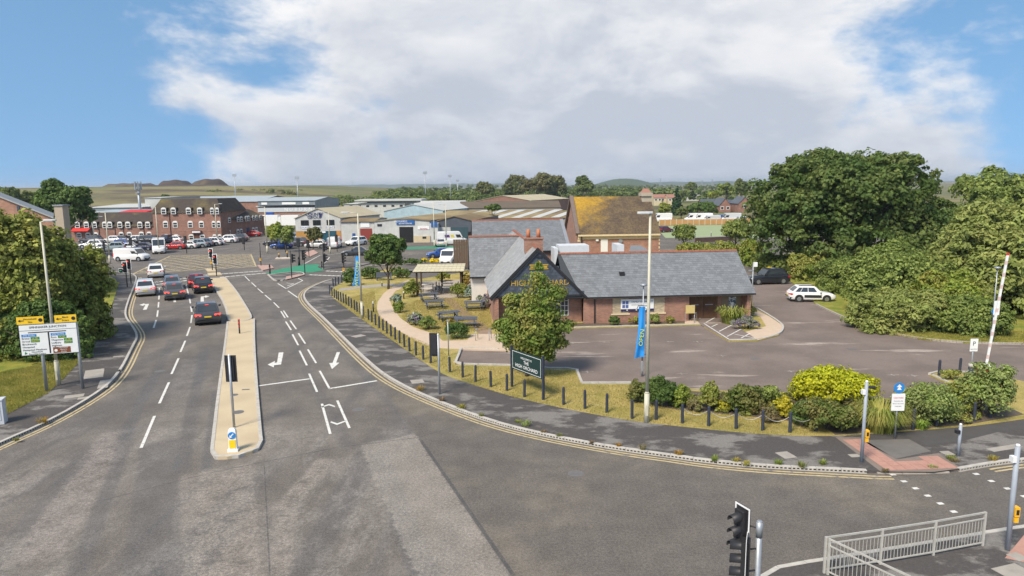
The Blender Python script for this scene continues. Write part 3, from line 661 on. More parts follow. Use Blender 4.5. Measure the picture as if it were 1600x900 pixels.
for x, yb, yt, lb, a in ((150, 402, 339, 'far street lamp rising out of the left hedge, nearest the brick office', 1.2), (172, 412, 332, 'far street lamp just left of the passing white van', -.9), (249, 397, 323, 'far street lamp in front of the white parked van', -.9),
                         (340, 382, 319, 'far street lamp at the right end of the tall brick office block', .9), (418, 396, 323, 'far street lamp left of the two round junction trees', -.9), (516, 396, 331, 'far street lamp in front of the white unit with three windows', -.9),
                         (679, 386, 316, 'far street lamp in front of the small cream-based workshop corner', .9), (697.5, 386, 320, 'far street lamp in front of the dark grey gabled unit', -.9)):
    lamp_post(x, yb, yt, lb, a, thick=.10)
lamp_post(1003, 588, 447, 'grey car park lamp behind the large blue flag', .01, head='dome', m=M_galv, z0=.05, thick=.05)
lamp_post(1548, 533, 420, 'grey car park lamp beside the raised barrier arm', .01, head='dome', m=M_galv, z0=PZ, thick=.05)
# flags hung from lamp columns
def flag(label, x0, x1, yt, yb, Y, txt, post_dx):
    a = W(x1, yt, Y); b = W(x1, yb, Y); w = abs(W(x1, yt, Y).x-W(x0, yt, Y).x); hgt = a.z-b.z
    o = T('banner_flag', label, 'flag', (a.x, Y-.05, b.z)); mb = MB(); nx, nz = 8, 14; vs = []
    for j in range(nz+1):
        t = j/nz; ww = w*(1.0-.42*math.sin(min(1, t*1.1)*math.pi/2)) if post_dx > 0 else w
        for i in range(nx+1):
            u = i/nx; vs.append((-ww*u-.03, .10*math.sin(u*5+t*3)*u*(1.1-t*.4)+.03*math.sin(t*9), hgt*t - .05*u*(1-t)))
    k = len(vs); vs += [(x, y+.008, z) for x, y, z in vs]; fs = []
    for j in range(nz):
        for i in range(nx):
            q = (j*(nx+1)+i, j*(nx+1)+i+1, (j+1)*(nx+1)+i+1, (j+1)*(nx+1)+i); fs += [q, tuple(v+k for v in q[::-1])]
    cl = mb.add(vs, fs).build('cloth', mat('flag_blue', (.02, .24, .62), .6, .06, 2), o, True)
    MB().cyl((post_dx, .05, hgt+.03), (-w*.75, .0, hgt+.05), .018, n=6).cyl((-w*.75, 0, hgt+.05), (-w*.9, 0, hgt-.12), .014, .01, 6).build('arm', M_black, o)
    MB().cyl((post_dx, .05, .1), (-.03, .0, .1), .015, n=6).build('lower_bracket', M_black, o)
    text_mesh(txt, w*.55, mat('flag_yellow', (.55, .62, .03), .6, .02), cl, (-w*.42, -.14, hgt*.40), (rad(90), rad(-84), 0), xs=1.2)
    return o
flag('large blue feather flag hanging from the tall lamp at the lawn edge', 993, 1009, 479, 557, 30.72, 'OPEN', .10)
flag('narrow blue banner on the lamp at the junction corner', 550, 563, 400, 445, 56.8, 'WELCOME', .25)

# bollards
bm = MB().cyl((0, 0, -.05), (0, 0, .84), .072, .07, 10).cyl((0, 0, .84), (0, 0, .885), .066, .066, 10).cyl((0, 0, .885), (0, 0, .95), .074, .045, 10)
bmesh_ = bm.mesh('bollard', M_navy); BOL = {}
row = [(515.5, 458.7), (519, 463), (522.5, 465.5), (526, 467.5), (529, 469.5), (533, 471.7), (537, 473.8), (541, 476), (545, 478.5), (549.5, 481.5), (554, 484.5), (558, 487), (563, 490.5), (568, 495), (576, 500), (581, 504), (587, 508.5), (592.5, 513), (598.5, 517), (604.5, 521.5), (611, 526), (617.5, 531), (624.5, 536.5), (632, 542.5), (640, 549), (650, 555.5), (661.5, 562), (673, 567.5), (703, 582), (723, 590), (743, 597), (767, 605), (792, 611), (819.5, 620.5), (880.5, 632.5), (914, 639), (948, 645), (987.5, 654.5)]
def bollard(x, y, label, group, name='bollard'):
    o = bpy.data.objects.new(name, bmesh_); COL.objects.link(o); p = G(x, y, PZ); o.location = (p.x, p.y, PZ); o.rotation_euler = (random.uniform(-.02, .02), random.uniform(-.02, .02), random.uniform(0, 6)); o.scale = (1, 1, random.uniform(.96, 1.03))
    tag(o, label, 'bollard', group); return o
ONES = 'zeroth first second third fourth fifth sixth seventh eighth ninth tenth eleventh twelfth thirteenth fourteenth fifteenth sixteenth seventeenth eighteenth nineteenth'.split()
def ordinal(n): return ONES[n] if n < 20 else ({20: 'twentieth', 30: 'thirtieth', 40: 'fortieth'}[n] if n % 10 == 0 else {2: 'twenty', 3: 'thirty', 4: 'forty'}[n//10]+'-'+ONES[n % 10])
for i, (x, y) in enumerate(row): bollard(x, y, '%s slim dark bollard of the lawn row, counted from the junction corner' % ordinal(i+1), 'bollards along the lawn edge')
for i, (x, y) in enumerate(((520.7, 447.5), (524.5, 446), (529, 444.5), (534, 442), (539, 440))): bollard(x, y, ordinal(i+1)+' from the left of the short bollard row behind the narrow blue banner', 'bollards behind the banner corner')
chained = [(1025, 656), (1066, 661.6), (1107, 666), (1150, 670.5), (1191.5, 673), (1234, 676), (1274.6, 673.7), (1314, 672.5), (1357, 668.5), (1393, 668), (1426, 671.7), (1463, 667)]
CB = [bollard(x, y, '%s bollard right of the blue flag lamp, before the shrub bed' % ordinal(i+1), 'chained bollards before the shrub bed') for i, (x, y) in enumerate(chained)]
for i, (x, y) in enumerate(((1522, 659), (1547, 653))): bollard(x, y, ('left', 'right')[i]+' dark bollard half hidden by the tall shrub at the right end of the bed', 'bollards at the end of the bed')
for i, (x, y) in enumerate(((1467, 587), (1499, 584.5), (1522.6, 591.5))): bollard(x, y, ('left', 'middle', 'right')[i]+' dark bollard on the kerbed island beside the parking sign', 'bollards on the barrier island')
for i in range(1, len(CB)-4):
    a, b = CB[i].location+Vector((0, 0, .75)), CB[i+1].location+Vector((0, 0, .75))
    pts = [a.lerp(b, k/10)-Vector((0, 0, .28*math.sin(math.pi*k/10))) for k in range(11)]
    tag(MB().tube(pts, .014, 5).build('chain', mat('chain_steel', (.36, .34, .31), .6, .15, 10, metal=.4)), '%s sagging grey chain from the left before the shrub bed' % ordinal(i), 'chain', 'chains between the bollards')
# path lights: short dark posts with pale heads in the garden and beside the bays
for x, y, yt, lb in ((597, 447.5, 442, 'dark path light at the far end of the curving path'), (583.5, 488, 471, 'dark path light at the left edge of the curving path'), (631, 467, 455.5, 'dark path light beside the silvery shrub'), (646.5, 502, 488, 'pale headed path light behind the lavender'), (716, 522, 511, 'pale headed path light in the clipped hedge by the sign pole'), (1169, 514, 498, 'dark path light in the planting by the hatched bay'), (1111, 372, 362, 'dark post by the low wall behind the pub')):
    p = G(x, y, PZ); h = max(.5, top(x, y, yt, PZ)); o = T('path_light', lb, 'path light', p, 0, 'garden path lights')
    MB().cyl((0, 0, 0), (0, 0, h*.8), .06, n=10).build('post', M_black, o, True); MB().cyl((0, 0, h*.8), (0, 0, h*.93), .058, n=10).cyl((0, 0, h*.93), (0, 0, h), .075, .04, 10).build('lamp_head', M_wht, o, True)

# traffic signals
def head(parent, z, rz, border=True, lit=True, extra=False, off=(0, 0), n=3, s=1.0):
    ca, sa = math.cos(rz), math.sin(rz)
    e = bpy.data.objects.new('signal_head', None)
    def R(x, y, zz): return (off[0]+x*ca-y*sa, off[1]+x*sa+y*ca, zz)
    mb = MB(); Hh = .34*n*s
    mb.box(R(0, .0, z), (.30*s, .20*s, Hh), rz)
    hd = mb.build('signal_head', M_black, parent); bt = .085 if lit else .035
    bb = MB().box(R(0, .03, z), (.52*s, .02, Hh+.22*s), rz); bo = bb.build('backing_board', M_black, parent)
    if border:
        q = MB(); w, hh, t = .60*s if lit else .52*s, Hh+.30*s if lit else Hh+.22*s, bt
        for cx, cz, sx, sz in ((-w/2+t/2, 0, t, hh), (w/2-t/2, 0, t, hh), (0, hh/2-t/2, w-2*t, t), (0, -hh/2+t/2, w-2*t, t)): q.box(R(cx, .015, z+cz), (sx, .012, sz), rz)
        q.build('white_border', M_wht, bo)
    for i in range(n):
        zz = z+(n/2-.5-i)*.34*s; c = R(0, -.10*s, zz); c2 = R(0, -.115*s, zz)
        MB().cyl(c, c2, .105*s, n=14).build('lens', (M_red if (lit and i == 0) else M_lens), hd)
        hb = MB(); ring0, ring1, ring2, ring3 = [], [], [], []
        for k in range(9):
            t = math.pi*(-.12+1.24*k/8); r = .125*s
            ring0.append(R(r*math.cos(t), -.10*s, zz+r*math.sin(t))); ring1.append(R(r*math.cos(t), -.36*s, zz-.03+r*math.sin(t)))
            ring2.append(R((r-.012)*math.cos(t), -.36*s, zz-.03+(r-.012)*math.sin(t))); ring3.append(R((r-.012)*math.cos(t), -.10*s, zz+(r-.012)*math.sin(t)))
        hb.loft([ring0, ring1, ring2, ring3], closed=False, caps=False).build('hood', M_black, hd, True)
    if extra:
        MB().box(R(-.45*s, .0, z-.36*s), (.36*s, .14, .36*s), rz).build('arrow_box', M_black, hd); MB().box(R(-.48*s, .02, z-.36*s), (.5*s, .02, .5*s), rz).build('arrow_board', M_wht, hd)
        a_ = MB().box(R(-.45*s, -.08, z-.36*s), (.2*s, .012, .05*s), rz); a_.build('arrow_lens', mat('lit_green', (.05, .5, .3), .4, 0, emit=.3), hd)
def signal(x, yb, yt, label, heads=(), m=M_black, z0=0.0, r=.057, box=None, cap=False, group='traffic signals'):
    p = G(x, yb, z0); h = top(x, yb, yt, z0); o = T('traffic_signal', label, 'traffic signal', p, 0, group)
    MB().cyl((0, 0, 0), (0, 0, h), r, r, 12).build('pole', m, o, True); MB().cyl((0, 0, h), (0, 0, h+.06), r*1.06, r*.6, 12).build('pole_cap', M_wht if cap else m, o, True)
    for hh in heads: head(o, h-.45 if 'z' not in hh else h+hh['z'], hh.get('rz', 0), hh.get('b', True), hh.get('lit', True), hh.get('x', False), hh.get('off', (0, -.18)))
    if box:
        b = MB().b2((-.11+box[1], -.2, box[0]-.18), (.11+box[1], -.06, box[0]+.18)).build('push_button_box', M_amber, o); MB().b2((-.07+box[1], -.215, box[0]+.02), (.07+box[1], -.2, box[0]+.13)).build('button_face', M_black, b)
    return o
F = dict(rz=0)
signal(199, 448.5, 411, 'red traffic signal with left arrow box at the left stop line', [dict(x=True)], z0=PZ)
signal(205, 443, 406, 'red traffic signal behind the left arrow signal', [dict()], z0=PZ)
signal(332, 422, 390, 'red traffic signal on the small cream island farther back', [dict()], box=(1.1, 0), z0=.1)
signal(338.5, 431, 399, 'red traffic signal at the far tip of the cream central island', [dict()], z0=.1)
signal(408, 416, 380, 'black signal pole with amber button box at the pink corner', [], box=(1.0, 0))
signal(456, 434, 392, 'black signal with hooded lamps on the triangular refuge', [dict(rz=rad(110), b=False, lit=False, off=(.2, 0), z=-.9)], z0=PZ)
signal(468.6, 414.6, 374, 'tall black signal pole beyond the green cycle track', [dict(rz=rad(180), b=False, lit=False)])
signal(476.5, 427, 394, 'black angled signal pole beside the green cycle track', [dict(rz=rad(60), b=False, lit=False, z=-.35)])
signal(483, 402, 376, 'black signal pole on the pink island by the parked cars', [dict(rz=rad(180), b=False, lit=False)])
signal(506, 420, 381, 'tall black signal pole with two heads at the right of the cycle track', [dict(rz=rad(90), b=False, lit=False, off=(.2, 0)), dict(rz=rad(90), b=False, lit=False, off=(.2, 0), z=-1.9)], z0=PZ)
signal(538, 435, 397, 'black signal pole beside the narrow blue banner', [dict(rz=rad(75), b=False, lit=False)], z0=PZ, box=(1.1, 0))
signal(382, 391, 372, 'black signal pole before the brick office forecourt', [dict(rz=rad(180), b=False, lit=False)])
signal(292, 396, 370, 'black signal pole before the brick office doorway', [dict(rz=rad(180), b=False, lit=False)])
signal(527, 393, 368, 'slim dark pole in front of the white unit with orange base', [dict(rz=rad(180), b=False, lit=False)])
signal(166, 412, 378, 'black signal pole among the parked cars by the hedge', [dict(rz=rad(150), b=False, lit=False)])
signal(207, 402, 372, 'black signal pole behind the passing white van', [dict(rz=rad(180), b=False, lit=False)])
signal(687, 616, 523, 'grey signal pole with dark backing board on the right pavement', [dict(rz=rad(168), b=False, lit=False, off=(-.22, .12), z=-.55)], m=M_galv, z0=PZ, cap=True)
signal(366, 668, 556, 'grey signal pole with dark backing board on the central island', [dict(rz=rad(182), b=False, lit=False, off=(.0, .14), z=-.62)], m=M_galv, z0=.12, cap=True)
p = W(1187, 815, 13.7); o = T('traffic_signal', 'near grey signal pole with two hooded black heads at the bottom edge', 'traffic signal', (p.x, 13.7, PZ), 0, 'traffic signals')
hh = p.z-PZ; MB().cyl((0, 0, 0), (0, 0, hh), .065, n=16).build('pole', M_galv, o, True); MB().cyl((0, 0, hh-.35), (0, 0, hh), .07, n=16).cyl((0, 0, hh), (0, 0, hh+.02), .07, .05, 16).build('pole_cap', M_galv, o, True)
head(o, hh-.28, rad(-66), True, False, off=(-.30, .24), s=.85); head(o, hh-.82, rad(-112), True, False, off=(-.30, -.08), s=.88)
MB().cyl((0, 0, hh-.15), (-.27, .18, hh-.15), .02, n=6).cyl((0, 0, hh-.6), (-.27, -.06, hh-.6), .02, n=6).cyl((0, 0, hh-1.1), (-.27, -.06, hh-1.1), .02, n=6).build('bracket', M_black, o)
def pole_with_box(x, yb, yt, label, box, z0=PZ, r=.065, cam_=False):
    o = signal(x, yb, yt, label, [], m=M_grey, z0=z0, r=r, cap=True); h = top(x, yb, yt, z0)
    if box: 
        b = MB().b2((.05, -.10, box-.02), (.19, .08, box+.27)).b2((.05, -.10, box-.2), (.17, .08, box-.05)).build('push_button_box', M_amber, o); MB().b2((.08, -.112, box+.05), (.16, -.1, box+.2)).build('button_face', M_black, b)
    MB().b2((-.17, -.09, h-.48), (-.06, .07, h-.3)).build('detector', M_wht, o)
    if cam_: MB().cyl((.05, 0, h-.2), (.32, -.02, h-.22), .055, .07, 10).build('camera_unit', M_black, o)
    return o
pole_with_box(1346, 722, 597, 'grey crossing pole with amber button box at the pink pavers', 1.05, cam_=True)
pole_with_box(1574, 859, 697, 'nearest grey crossing pole at the right edge with amber button box', 1.1, r=.07)
o = signal(1497, 712, 664, 'short grey crossing post with small push button at the right of the pink pavers', [], m=M_grey, z0=PZ, r=.06, cap=True); MB().b2((-.2, -.1, .95), (-.05, .05, 1.08)).build('push_button_box', M_black, o)
for x, yb, yt, lb in ((422, 428.5, 412.5, 'short black post at the left tip of the cycle track'), (503, 419, 408, 'short black post beside the two headed signal'), (436, 403.5, 396, 'amber topped post on the pale island'), (449, 403, 393, 'second amber topped post on the pale island'), (467, 415, 401, 'short black post beside the tall signal pole')):
    p = G(x, yb); h = top(x, yb, yt); o = T('marker_post', lb, 'post', p, 0, 'short posts at the junction'); MB().cyl((0, 0, 0), (0, 0, h*.75), .1, n=10).build('post', M_black, o, True); MB().cyl((0, 0, h*.75), (0, 0, h), .11, .08, 10).build('post_top', M_amber if 'amber' in lb else M_black, o, True)

# bollard sign on the island nose, and the red post behind it
p = G(365, 704, .12); o = T('keep_left_bollard', 'white keep left bollard with blue disc and yellow panel on the island nose', 'bollard', p, rad(8))
MB().box((0, 0, .05), (.42, .34, .10)).build('base', M_wht, o)
MB().loft([[(x*w, y*d, z) for x, y in ((-1, -1), (1, -1), (1, 1), (-1, 1))] for z, w, d in ((.10, .16, .11), (.8, .155, .10), (.92, .14, .09), (.98, .09, .06))]).build('body', M_wht, o)
MB().b2((-.125, -.125, .14), (.125, -.105, .5)).build('yellow_panel', mat('panel_yellow', (.85, .55, .01), .4, .03), o)
d = MB().cyl((0, -.10, .70), (0, -.125, .70), .15, n=20).build('blue_disc', M_blue, o)
MB().add([(-.095, -.13, .605), (.02, -.13, .625), (-.02, -.13, .66), (.085, -.13, .765), (.055, -.13, .795), (-.05, -.13, .69), (-.085, -.13, .725)], [tuple(range(7))]).build('arrow', M_wht, d)
p = G(374.5, 521, .12); o = T('marker_post', 'red and black banded post on the central island', 'post', p)
MB().cyl((0, 0, 0), (0, 0, .5), .06, n=10).build('post', M_black, o, True); MB().cyl((0, 0, .5), (0, 0, .62), .07, n=10).cyl((0, 0, .74), (0, 0, .88), .07, n=10).cyl((0, 0, .95), (0, 0, 1.1), .07, n=10).build('red_band', M_redp, o, True); MB().cyl((0, 0, .5), (0, 0, 1.05), .06, n=10).build('sleeve', M_black, o, True)
# roadside cabinet
p = G(-8, 662, PZ); o = T('utility_cabinet', 'pale grey roadside cabinet at the left edge of the picture', 'cabinet', p, rad(20)); MB().b2((-.45, -.25, 0), (.45, .25, 1.15)).build('body', mat('cabinet_grey', (.52, .54, .56), .6, .06), o); MB().b2((-.48, -.28, 1.15), (.48, .28, 1.2)).build('lid', mat('cabinet_grey', (0, 0, 0)), o); MB().b2((-.35, -.265, .2), (-.01, -.25, 1.05)).b2((.01, -.265, .2), (.35, -.25, 1.05)).build('door', mat('cabinet_grey', (0, 0, 0)), o)

# direction sign
def frame2(a, b):
    d = b-a; return a, math.atan2(d.y, d.x), d.length
a, b = G(72.5, 612, PZ), G(129, 607.5, PZ); o0, ang, ln = frame2(a, b)
ds = T('direction_sign', 'large white direction sign with two yellow top plates on grey posts', 'road sign', a, ang)
zt = W(90, 504.5, (a.y+b.y)/2).z-PZ; zb = W(95, 552, (a.y+b.y)/2).z-PZ; x0, x1 = -.95, ln+.05
for xx in (0, ln): MB().cyl((xx, .06, 0), (xx, .06, zt-.1), .085, n=12).build('post', M_galv, ds, True)
pn = MB().b2((x0, -.05, zb), (x1, 0, zt)).build('panel', M_wht, ds)
M_edge = M_ink
MB().b2((x0, -.056, zb), (x0+.02, -.0505, zt)).b2((x1-.02, -.056, zb), (x1, -.0505, zt)).b2((x0, -.056, zt-.02), (x1, -.0505, zt)).b2((x0, -.056, zb), (x1, -.0505, zb+.02)).b2((x0+.03, -.056, zt-.34), (x1-.03, -.0505, zt-.322)).build('border', M_edge, pn)
xm = x0+(x1-x0)*.5; PW, PHt = x1-x0, zt-zb; KS = PW/4.1
MB().b2((xm-.035, -.056, zb+.06), (xm+.035, -.0505, zt-.42)).b2((xm-.95, -.056, zt-.47), (xm+.85, -.0505, zt-.42)).build('route_diagram', M_ink, pn)
def st(txt, x, z, size, m=M_ink, al='LEFT', par=pn): text_mesh(txt, size, m, par, (x, -.060, z), (rad(90), 0, 0), al, extrude=.001)
def patch(x, z, w, h, m, txt, size, tm): 
    q = MB().b2((x, -.056, z-h/2), (x+w, -.0505, z+h/2)).build('route_patch', m, pn); text_mesh(txt, size, tm, q, (x+w/2, -.060, z), (rad(90), 0, 0), extrude=.001)
st('SPINNAKER JUNCTION', xm, zt-.17, .17, al='CENTER')
ls = (PHt-.52)/7.4; zz = zt-.60; fs = ls*.86
patch(x0+.1, zz, 1.05*KS, ls*.9, M_blue, '(M5 South)', fs*.9, M_wht); patch(xm+.1, zz, 1.05*KS, ls*.9, M_blue, '(M5 North)', fs*.9, M_wht)
for i, (t1, r1) in enumerate((('Bristol', '(A 38)'), ('Stroud', '(A4173)'), ('Brockworth', None), ('Hempsted', None), ('Hempsted Meadows', None))):
    z_ = zz-ls*(i+1); st(t1, x0+.1, z_, fs)
    if r1: patch(x0+.1+.62*KS, z_, .62*KS, ls*.85, M_green_s, r1, fs*.8, M_yel)
for i, (t1, r1) in enumerate((('Ross', '(A 40)'), ('Chepstow', '(A 48)'), ('Ledbury', '(A417)'), ('Highnam', None))):
    z_ = zz-ls*(i+1); st(t1, xm+.1, z_, fs)
    if r1: patch(xm+.1+(.5 if i == 0 else .9)*KS, z_, .6*KS, ls*.85, M_green_s, r1, fs*.8, M_yel)
st('Household', x0+.5, zb+ls*1.15, fs*.85); st('Recycling Centre', x0+.36, zb+ls*.45, fs*.85)
MB().cyl((x0+.22, -.052, zb+ls*.8), (x0+.22, -.058, zb+ls*.8), .09, n=3).build('recycling_mark', M_green_s, pn)
bq = MB().b2((xm+.14, -.056, zb+.05), (xm+.14+1.25*KS, -.0505, zb+ls*2.35)).build('brown_patch', M_brown, pn)
for i, tx in enumerate(('Gloucester', 'Historic', 'Docks')): text_mesh(tx, fs*.75, M_wht, bq, (xm+.14+.75*KS, -.06, zb+.05+ls*(1.85-i*.72)), (rad(90), 0, 0), extrude=.001)
MB().cyl((xm+.14+.2*KS, -.057, zb+ls*1.2), (xm+.14+.2*KS, -.060, zb+ls*1.2), .08, n=8).build('emblem', M_wht, bq)
for xa, xb, tx in ((x0-.05, x0+PW*.44, 'Household|Site'), (x0+PW*.63, x1+.02, 'Black|Friars')):
    y_ = MB().b2((xa, -.05, zt+.02), (xb, -.01, zt+.42)).build('yellow_plate', M_yel, ds)
    MB().b2((xa+.12, -.06, zt+.2), (xa+.34, -.0505, zt+.24)).add([(xa+.06, -.06, zt+.22), (xa+.18, -.06, zt+.15), (xa+.18, -.06, zt+.29)], [(0, 1, 2)]).build('arrow', M_ink, y_)
    for k, q in enumerate(tx.split('|')): text_mesh(q, .14, M_ink, y_, ((xa+xb)/2, -.06, zt+.30-k*.17), (rad(90), 0, 0), extrude=.001)
    MB().cyl((xb-.14, -.052, zt+.22), (xb-.14, -.058, zt+.22), .1, n=12).build('emblem', M_ink, y_)

# pub sign at the lawn edge
a, b = G(800, 604.5, PZ), G(849, 625, PZ); o0, ang, ln = frame2(a, b)
M_pubg = mat('sign_dark_green', (.012, .035, .032), .4, .05)
ps = T('pub_sign', 'dark green board on two posts welcoming visitors at the lawn edge', 'pub sign', a, ang)
ht = W(801, 541, a.y).z-PZ
for xx in (0, ln): MB().b2((xx-.055, -.055, 0), (xx+.055, .055, ht)).b2((xx-.07, -.07, ht), (xx+.07, .07, ht+.04)).build('post', M_navy, ps)
z1, z0_ = W(803, 543, a.y).z-PZ-.05, W(803, 574, a.y).z-PZ-.02
bd = MB().b2((.09, -.045, z0_), (ln-.09, .045, z1)).build('board', M_pubg, ps); w_ = ln-.18; hh = z1-z0_
q = MB()
for lo, hi in (((.15, z1-.08), (ln-.15, z1-.06)), ((.15, z0_+.06), (ln-.15, z0_+.08)), ((.15, z0_+.08), (.17, z1-.08)), ((ln-.17, z0_+.08), (ln-.15, z1-.08))): q.b2((lo[0], -.052, lo[1]), (hi[0], -.0455, hi[1]))
q.build('border', M_wht, bd)
for tx, z_, s_ in (('WELCOME TO', z1-hh*.30, hh*.115), ('THE', z1-hh*.50, hh*.19), ('HIGH ORCHARD', z1-hh*.74, hh*.2)): text_mesh(tx, s_*1.25, M_wht, bd, (ln/2, -.055, z_), (rad(90), 0, 0), extrude=.002)

# small signs round the car park
def info_sign(x, yb, yt, label, panel, disc=False, txt=None, dark_base=0.0, m=M_wht, z0=PZ):
    p = G(x, yb, z0); h = top(x, yb, yt, z0); o = T('post_sign', label, 'sign', p, 0); MB().cyl((0, 0, 0), (0, 0, h-.02), .038, n=10).build('post', M_galv, o, True)
    w, zt_, zb_ = panel; pz = MB().b2((-w/2, -.06, h*zb_), (w/2, -.04, h*zt_)).build('panel', m, o)
    if disc:
        dd = MB().cyl((0, -.045, h-.02), (0, -.065, h-.02), .23, n=20).build('blue_disc', M_blue, o); MB().add([(-.10, -.07, h-.1), (.10, -.07, h-.1), (.03, -.07, h+.02), (.12, -.07, h+.02), (0, -.07, h+.15), (-.12, -.07, h+.02), (-.03, -.07, h+.02)], [(0, 1, 2, 6), (3, 4, 5)]).build('arrow', M_wht, dd)
    if txt: 
        for t_x, zz, sz, tm in txt: text_mesh(t_x, sz, tm, pz, (0, -.065, h*zz), (rad(90), 0, 0), extrude=.001)
    if dark_base: MB().cyl((0, 0, 0), (0, 0, dark_base), .15, n=12).build('bin_sleeve', M_navy, o, True); MB().cyl((0, 0, dark_base), (0, 0, dark_base+.18), .155, n=12).build('sleeve_band', mat('sleeve_pale', (.45, .43, .38), .7, .1), o, True)
    return o
info_sign(1398, 685, 605, 'white notice with red logo below a blue disc in front of the shrub bed', (.56, .88, .55), True, [('CAR PARK', .80, .09, M_redp), ('Customers only', .74, .06, M_ink), ('Maximum stay 3 hours', .69, .05, M_ink), ('Charges apply', .64, .05, M_ink)])
o = info_sign(1516, 594, 529, 'white parking notice with black letter P on the barrier island', (.42, 1.0, .70), False, [('P', .88, .34, M_ink), ('MAX STAY', .75, .08, M_ink)], .75)
o = info_sign(1551.5, 535, 470, 'white notice over a blue arrow disc on the car park lamp post', (.4, 1.0, .66), False, [('P', .83, .3, M_ink)])
info_sign(1549, 534.5, 486, 'round blue arrow sign on the car park lamp post', (.08, .9, .85), True)
info_sign(701, 556, 499, 'plain grey pole with small plate on the lawn by the path', (.12, 1.0, .95), m=M_galv)
info_sign(1192, 421, 390, 'small white box on a post at the edge of the trees', (.3, 1.0, .6))
o = T('camera_pole', 'grey pole with camera boxes at the right end of the pub', 'camera pole', G(1174, 487, PZ)); h = top(1174, 487, 412, PZ)
MB().cyl((0, 0, 0), (0, 0, h), .045, n=10).build('pole', M_galv, o, True); MB().b2((.02, -.12, h-.25), (.32, .1, h+.12)).build('camera_box', M_wht, o); MB().b2((-.4, -.05, h-.62), (.05, .03, h-.55)).b2((.02, -.08, 1.6), (.18, .06, 2.1)).build('bracket', M_galv, o)
# raised barrier
p = G(1536, 594, PZ); o = T('car_park_barrier', 'raised white barrier arm on a red and white base at the car park entrance', 'barrier', p)
MB().b2((-.3, -.22, 0), (.3, .22, .72)).build('cabinet', M_redp, o); MB().b2((-.33, -.25, .72), (.33, .25, .9)).build('cabinet_lid', M_wht, o)
q = W(1575, 396, p.y)-p; e = Vector((.06, -.05, .86)); d = Vector((q.x, .0, q.z))-e
ar = MB().loft([[(e+d*t+Vector((x*.055, y*.035, 0))) for x, y in ((-1, -1), (1, -1), (1, 1), (-1, 1))] for t in (0, 1)]).build('arm', M_wht, o)
for k in range(9):
    t0 = .06+k*.105; MB().loft([[(e+d*t+Vector((x*.058, y*.038, 0))) for x, y in ((-1, -1), (1, -1), (1, 1), (-1, 1))] for t in (t0, t0+.035)]).build('red_band', mat('faded_red', (.60, .46, .42), .6, .1), ar)
MB().loft([[(e+d*t+Vector((x*.06, y*.04, 0))) for x, y in ((-1, -1), (1, -1), (1, 1), (-1, 1))] for t in (.985, 1.004)]).build('end_cap', M_redp, ar)

# pedestrian guard rail at the near corner
M_rail = mat('rail_grey', (.47, .45, .40), .6, .15, 6, metal=.2)
RP = [G(1287.5, 895, PZ), G(1375, 881.5, PZ), G(1458, 867.5, PZ), G(1535, 852.5, PZ)]
R2 = [RP[0]+Vector((.06, -.09, 0)), RP[0]+Vector((1.25, -2.0, 0)), RP[0]+Vector((2.5, -4.0, 0))]
def rail_run(pts, label):
    a = pts[0]; o = T('guard_rail', label, 'guard rail', (a.x, a.y, PZ), 0, 'pedestrian guard rails'); h = 1.06
    for p in pts:
        q = p-a; MB().b2((q.x-.03, q.y-.03, -.03), (q.x+.03, q.y+.03, h+.02)).build('post', M_rail, o)
    for p, r in zip(pts, pts[1:]):
        u, v = p-a, r-a; d = (v-u); ang = math.atan2(d.y, d.x); mid = (u+v)/2
        for z, t in ((h, .05), (h-.19, .035), (.10, .035)): MB().box((mid.x, mid.y, z), (d.length-.062, .035, t), ang).build('rail', M_rail, o)
        n = int(d.length/.115)
        for i in range(1, n):
            c = u+d*(i/n); MB().box((c.x, c.y, (h-.19+.10)/2), (.014, .014, h-.19-.10-.034), ang).build('bar', M_rail, o)
rail_run(RP, 'pale steel guard rail running along the near kerb at bottom right'); rail_run(R2, 'pale steel guard rail turning toward the bottom edge of the picture')
# mobile phone mast and floodlight masts far behind
p = W(220, 340, 215); o = T('phone_mast', 'grey phone mast with antenna cluster behind the brick office', 'mast', (p.x, 215, 0)); zt = W(219, 284, 215).z
MB().cyl((0, 0, 0), (0, 0, zt-1.5), .5, .35, 10).build('mast', M_galv, o, True)
for k in range(6): t = k*math.pi/3; MB().box((math.cos(t)*.9, math.sin(t)*.9, zt-1.2), (.35, .35, 2.6), t).build('antenna', M_galv, o)
MB().cyl((0, 0, zt-2.0), (0, 0, zt-1.8), 1.0, n=12).cyl((0, 0, zt-3.5), (0, 0, zt-3.3), .9, n=12).build('ring_frame', M_galv, o)
for x, yt, Y, lb in ((366, 275, 330, 'leftmost floodlight mast beyond the grey warehouses'), (464, 279, 300, 'floodlight mast beyond the white lettered warehouse'), (664, 271, 330, 'tallest floodlight mast before the wood'), (703, 276, 360, 'floodlight mast right of the tallest one'), (715, 283, 400, 'rightmost thin mast before the wood')):
    t = W(x, yt, Y); o = T('floodlight_mast', lb, 'mast', (t.x, Y, 0), 0, 'floodlight masts'); MB().cyl((0, 0, 0), (0, 0, t.z), .28, .14, 8).build('mast', M_galv, o, True); MB().b2((-.9, -.2, t.z-.3), (.9, .2, t.z+.9)).build('lamp_bank', M_galv, o)
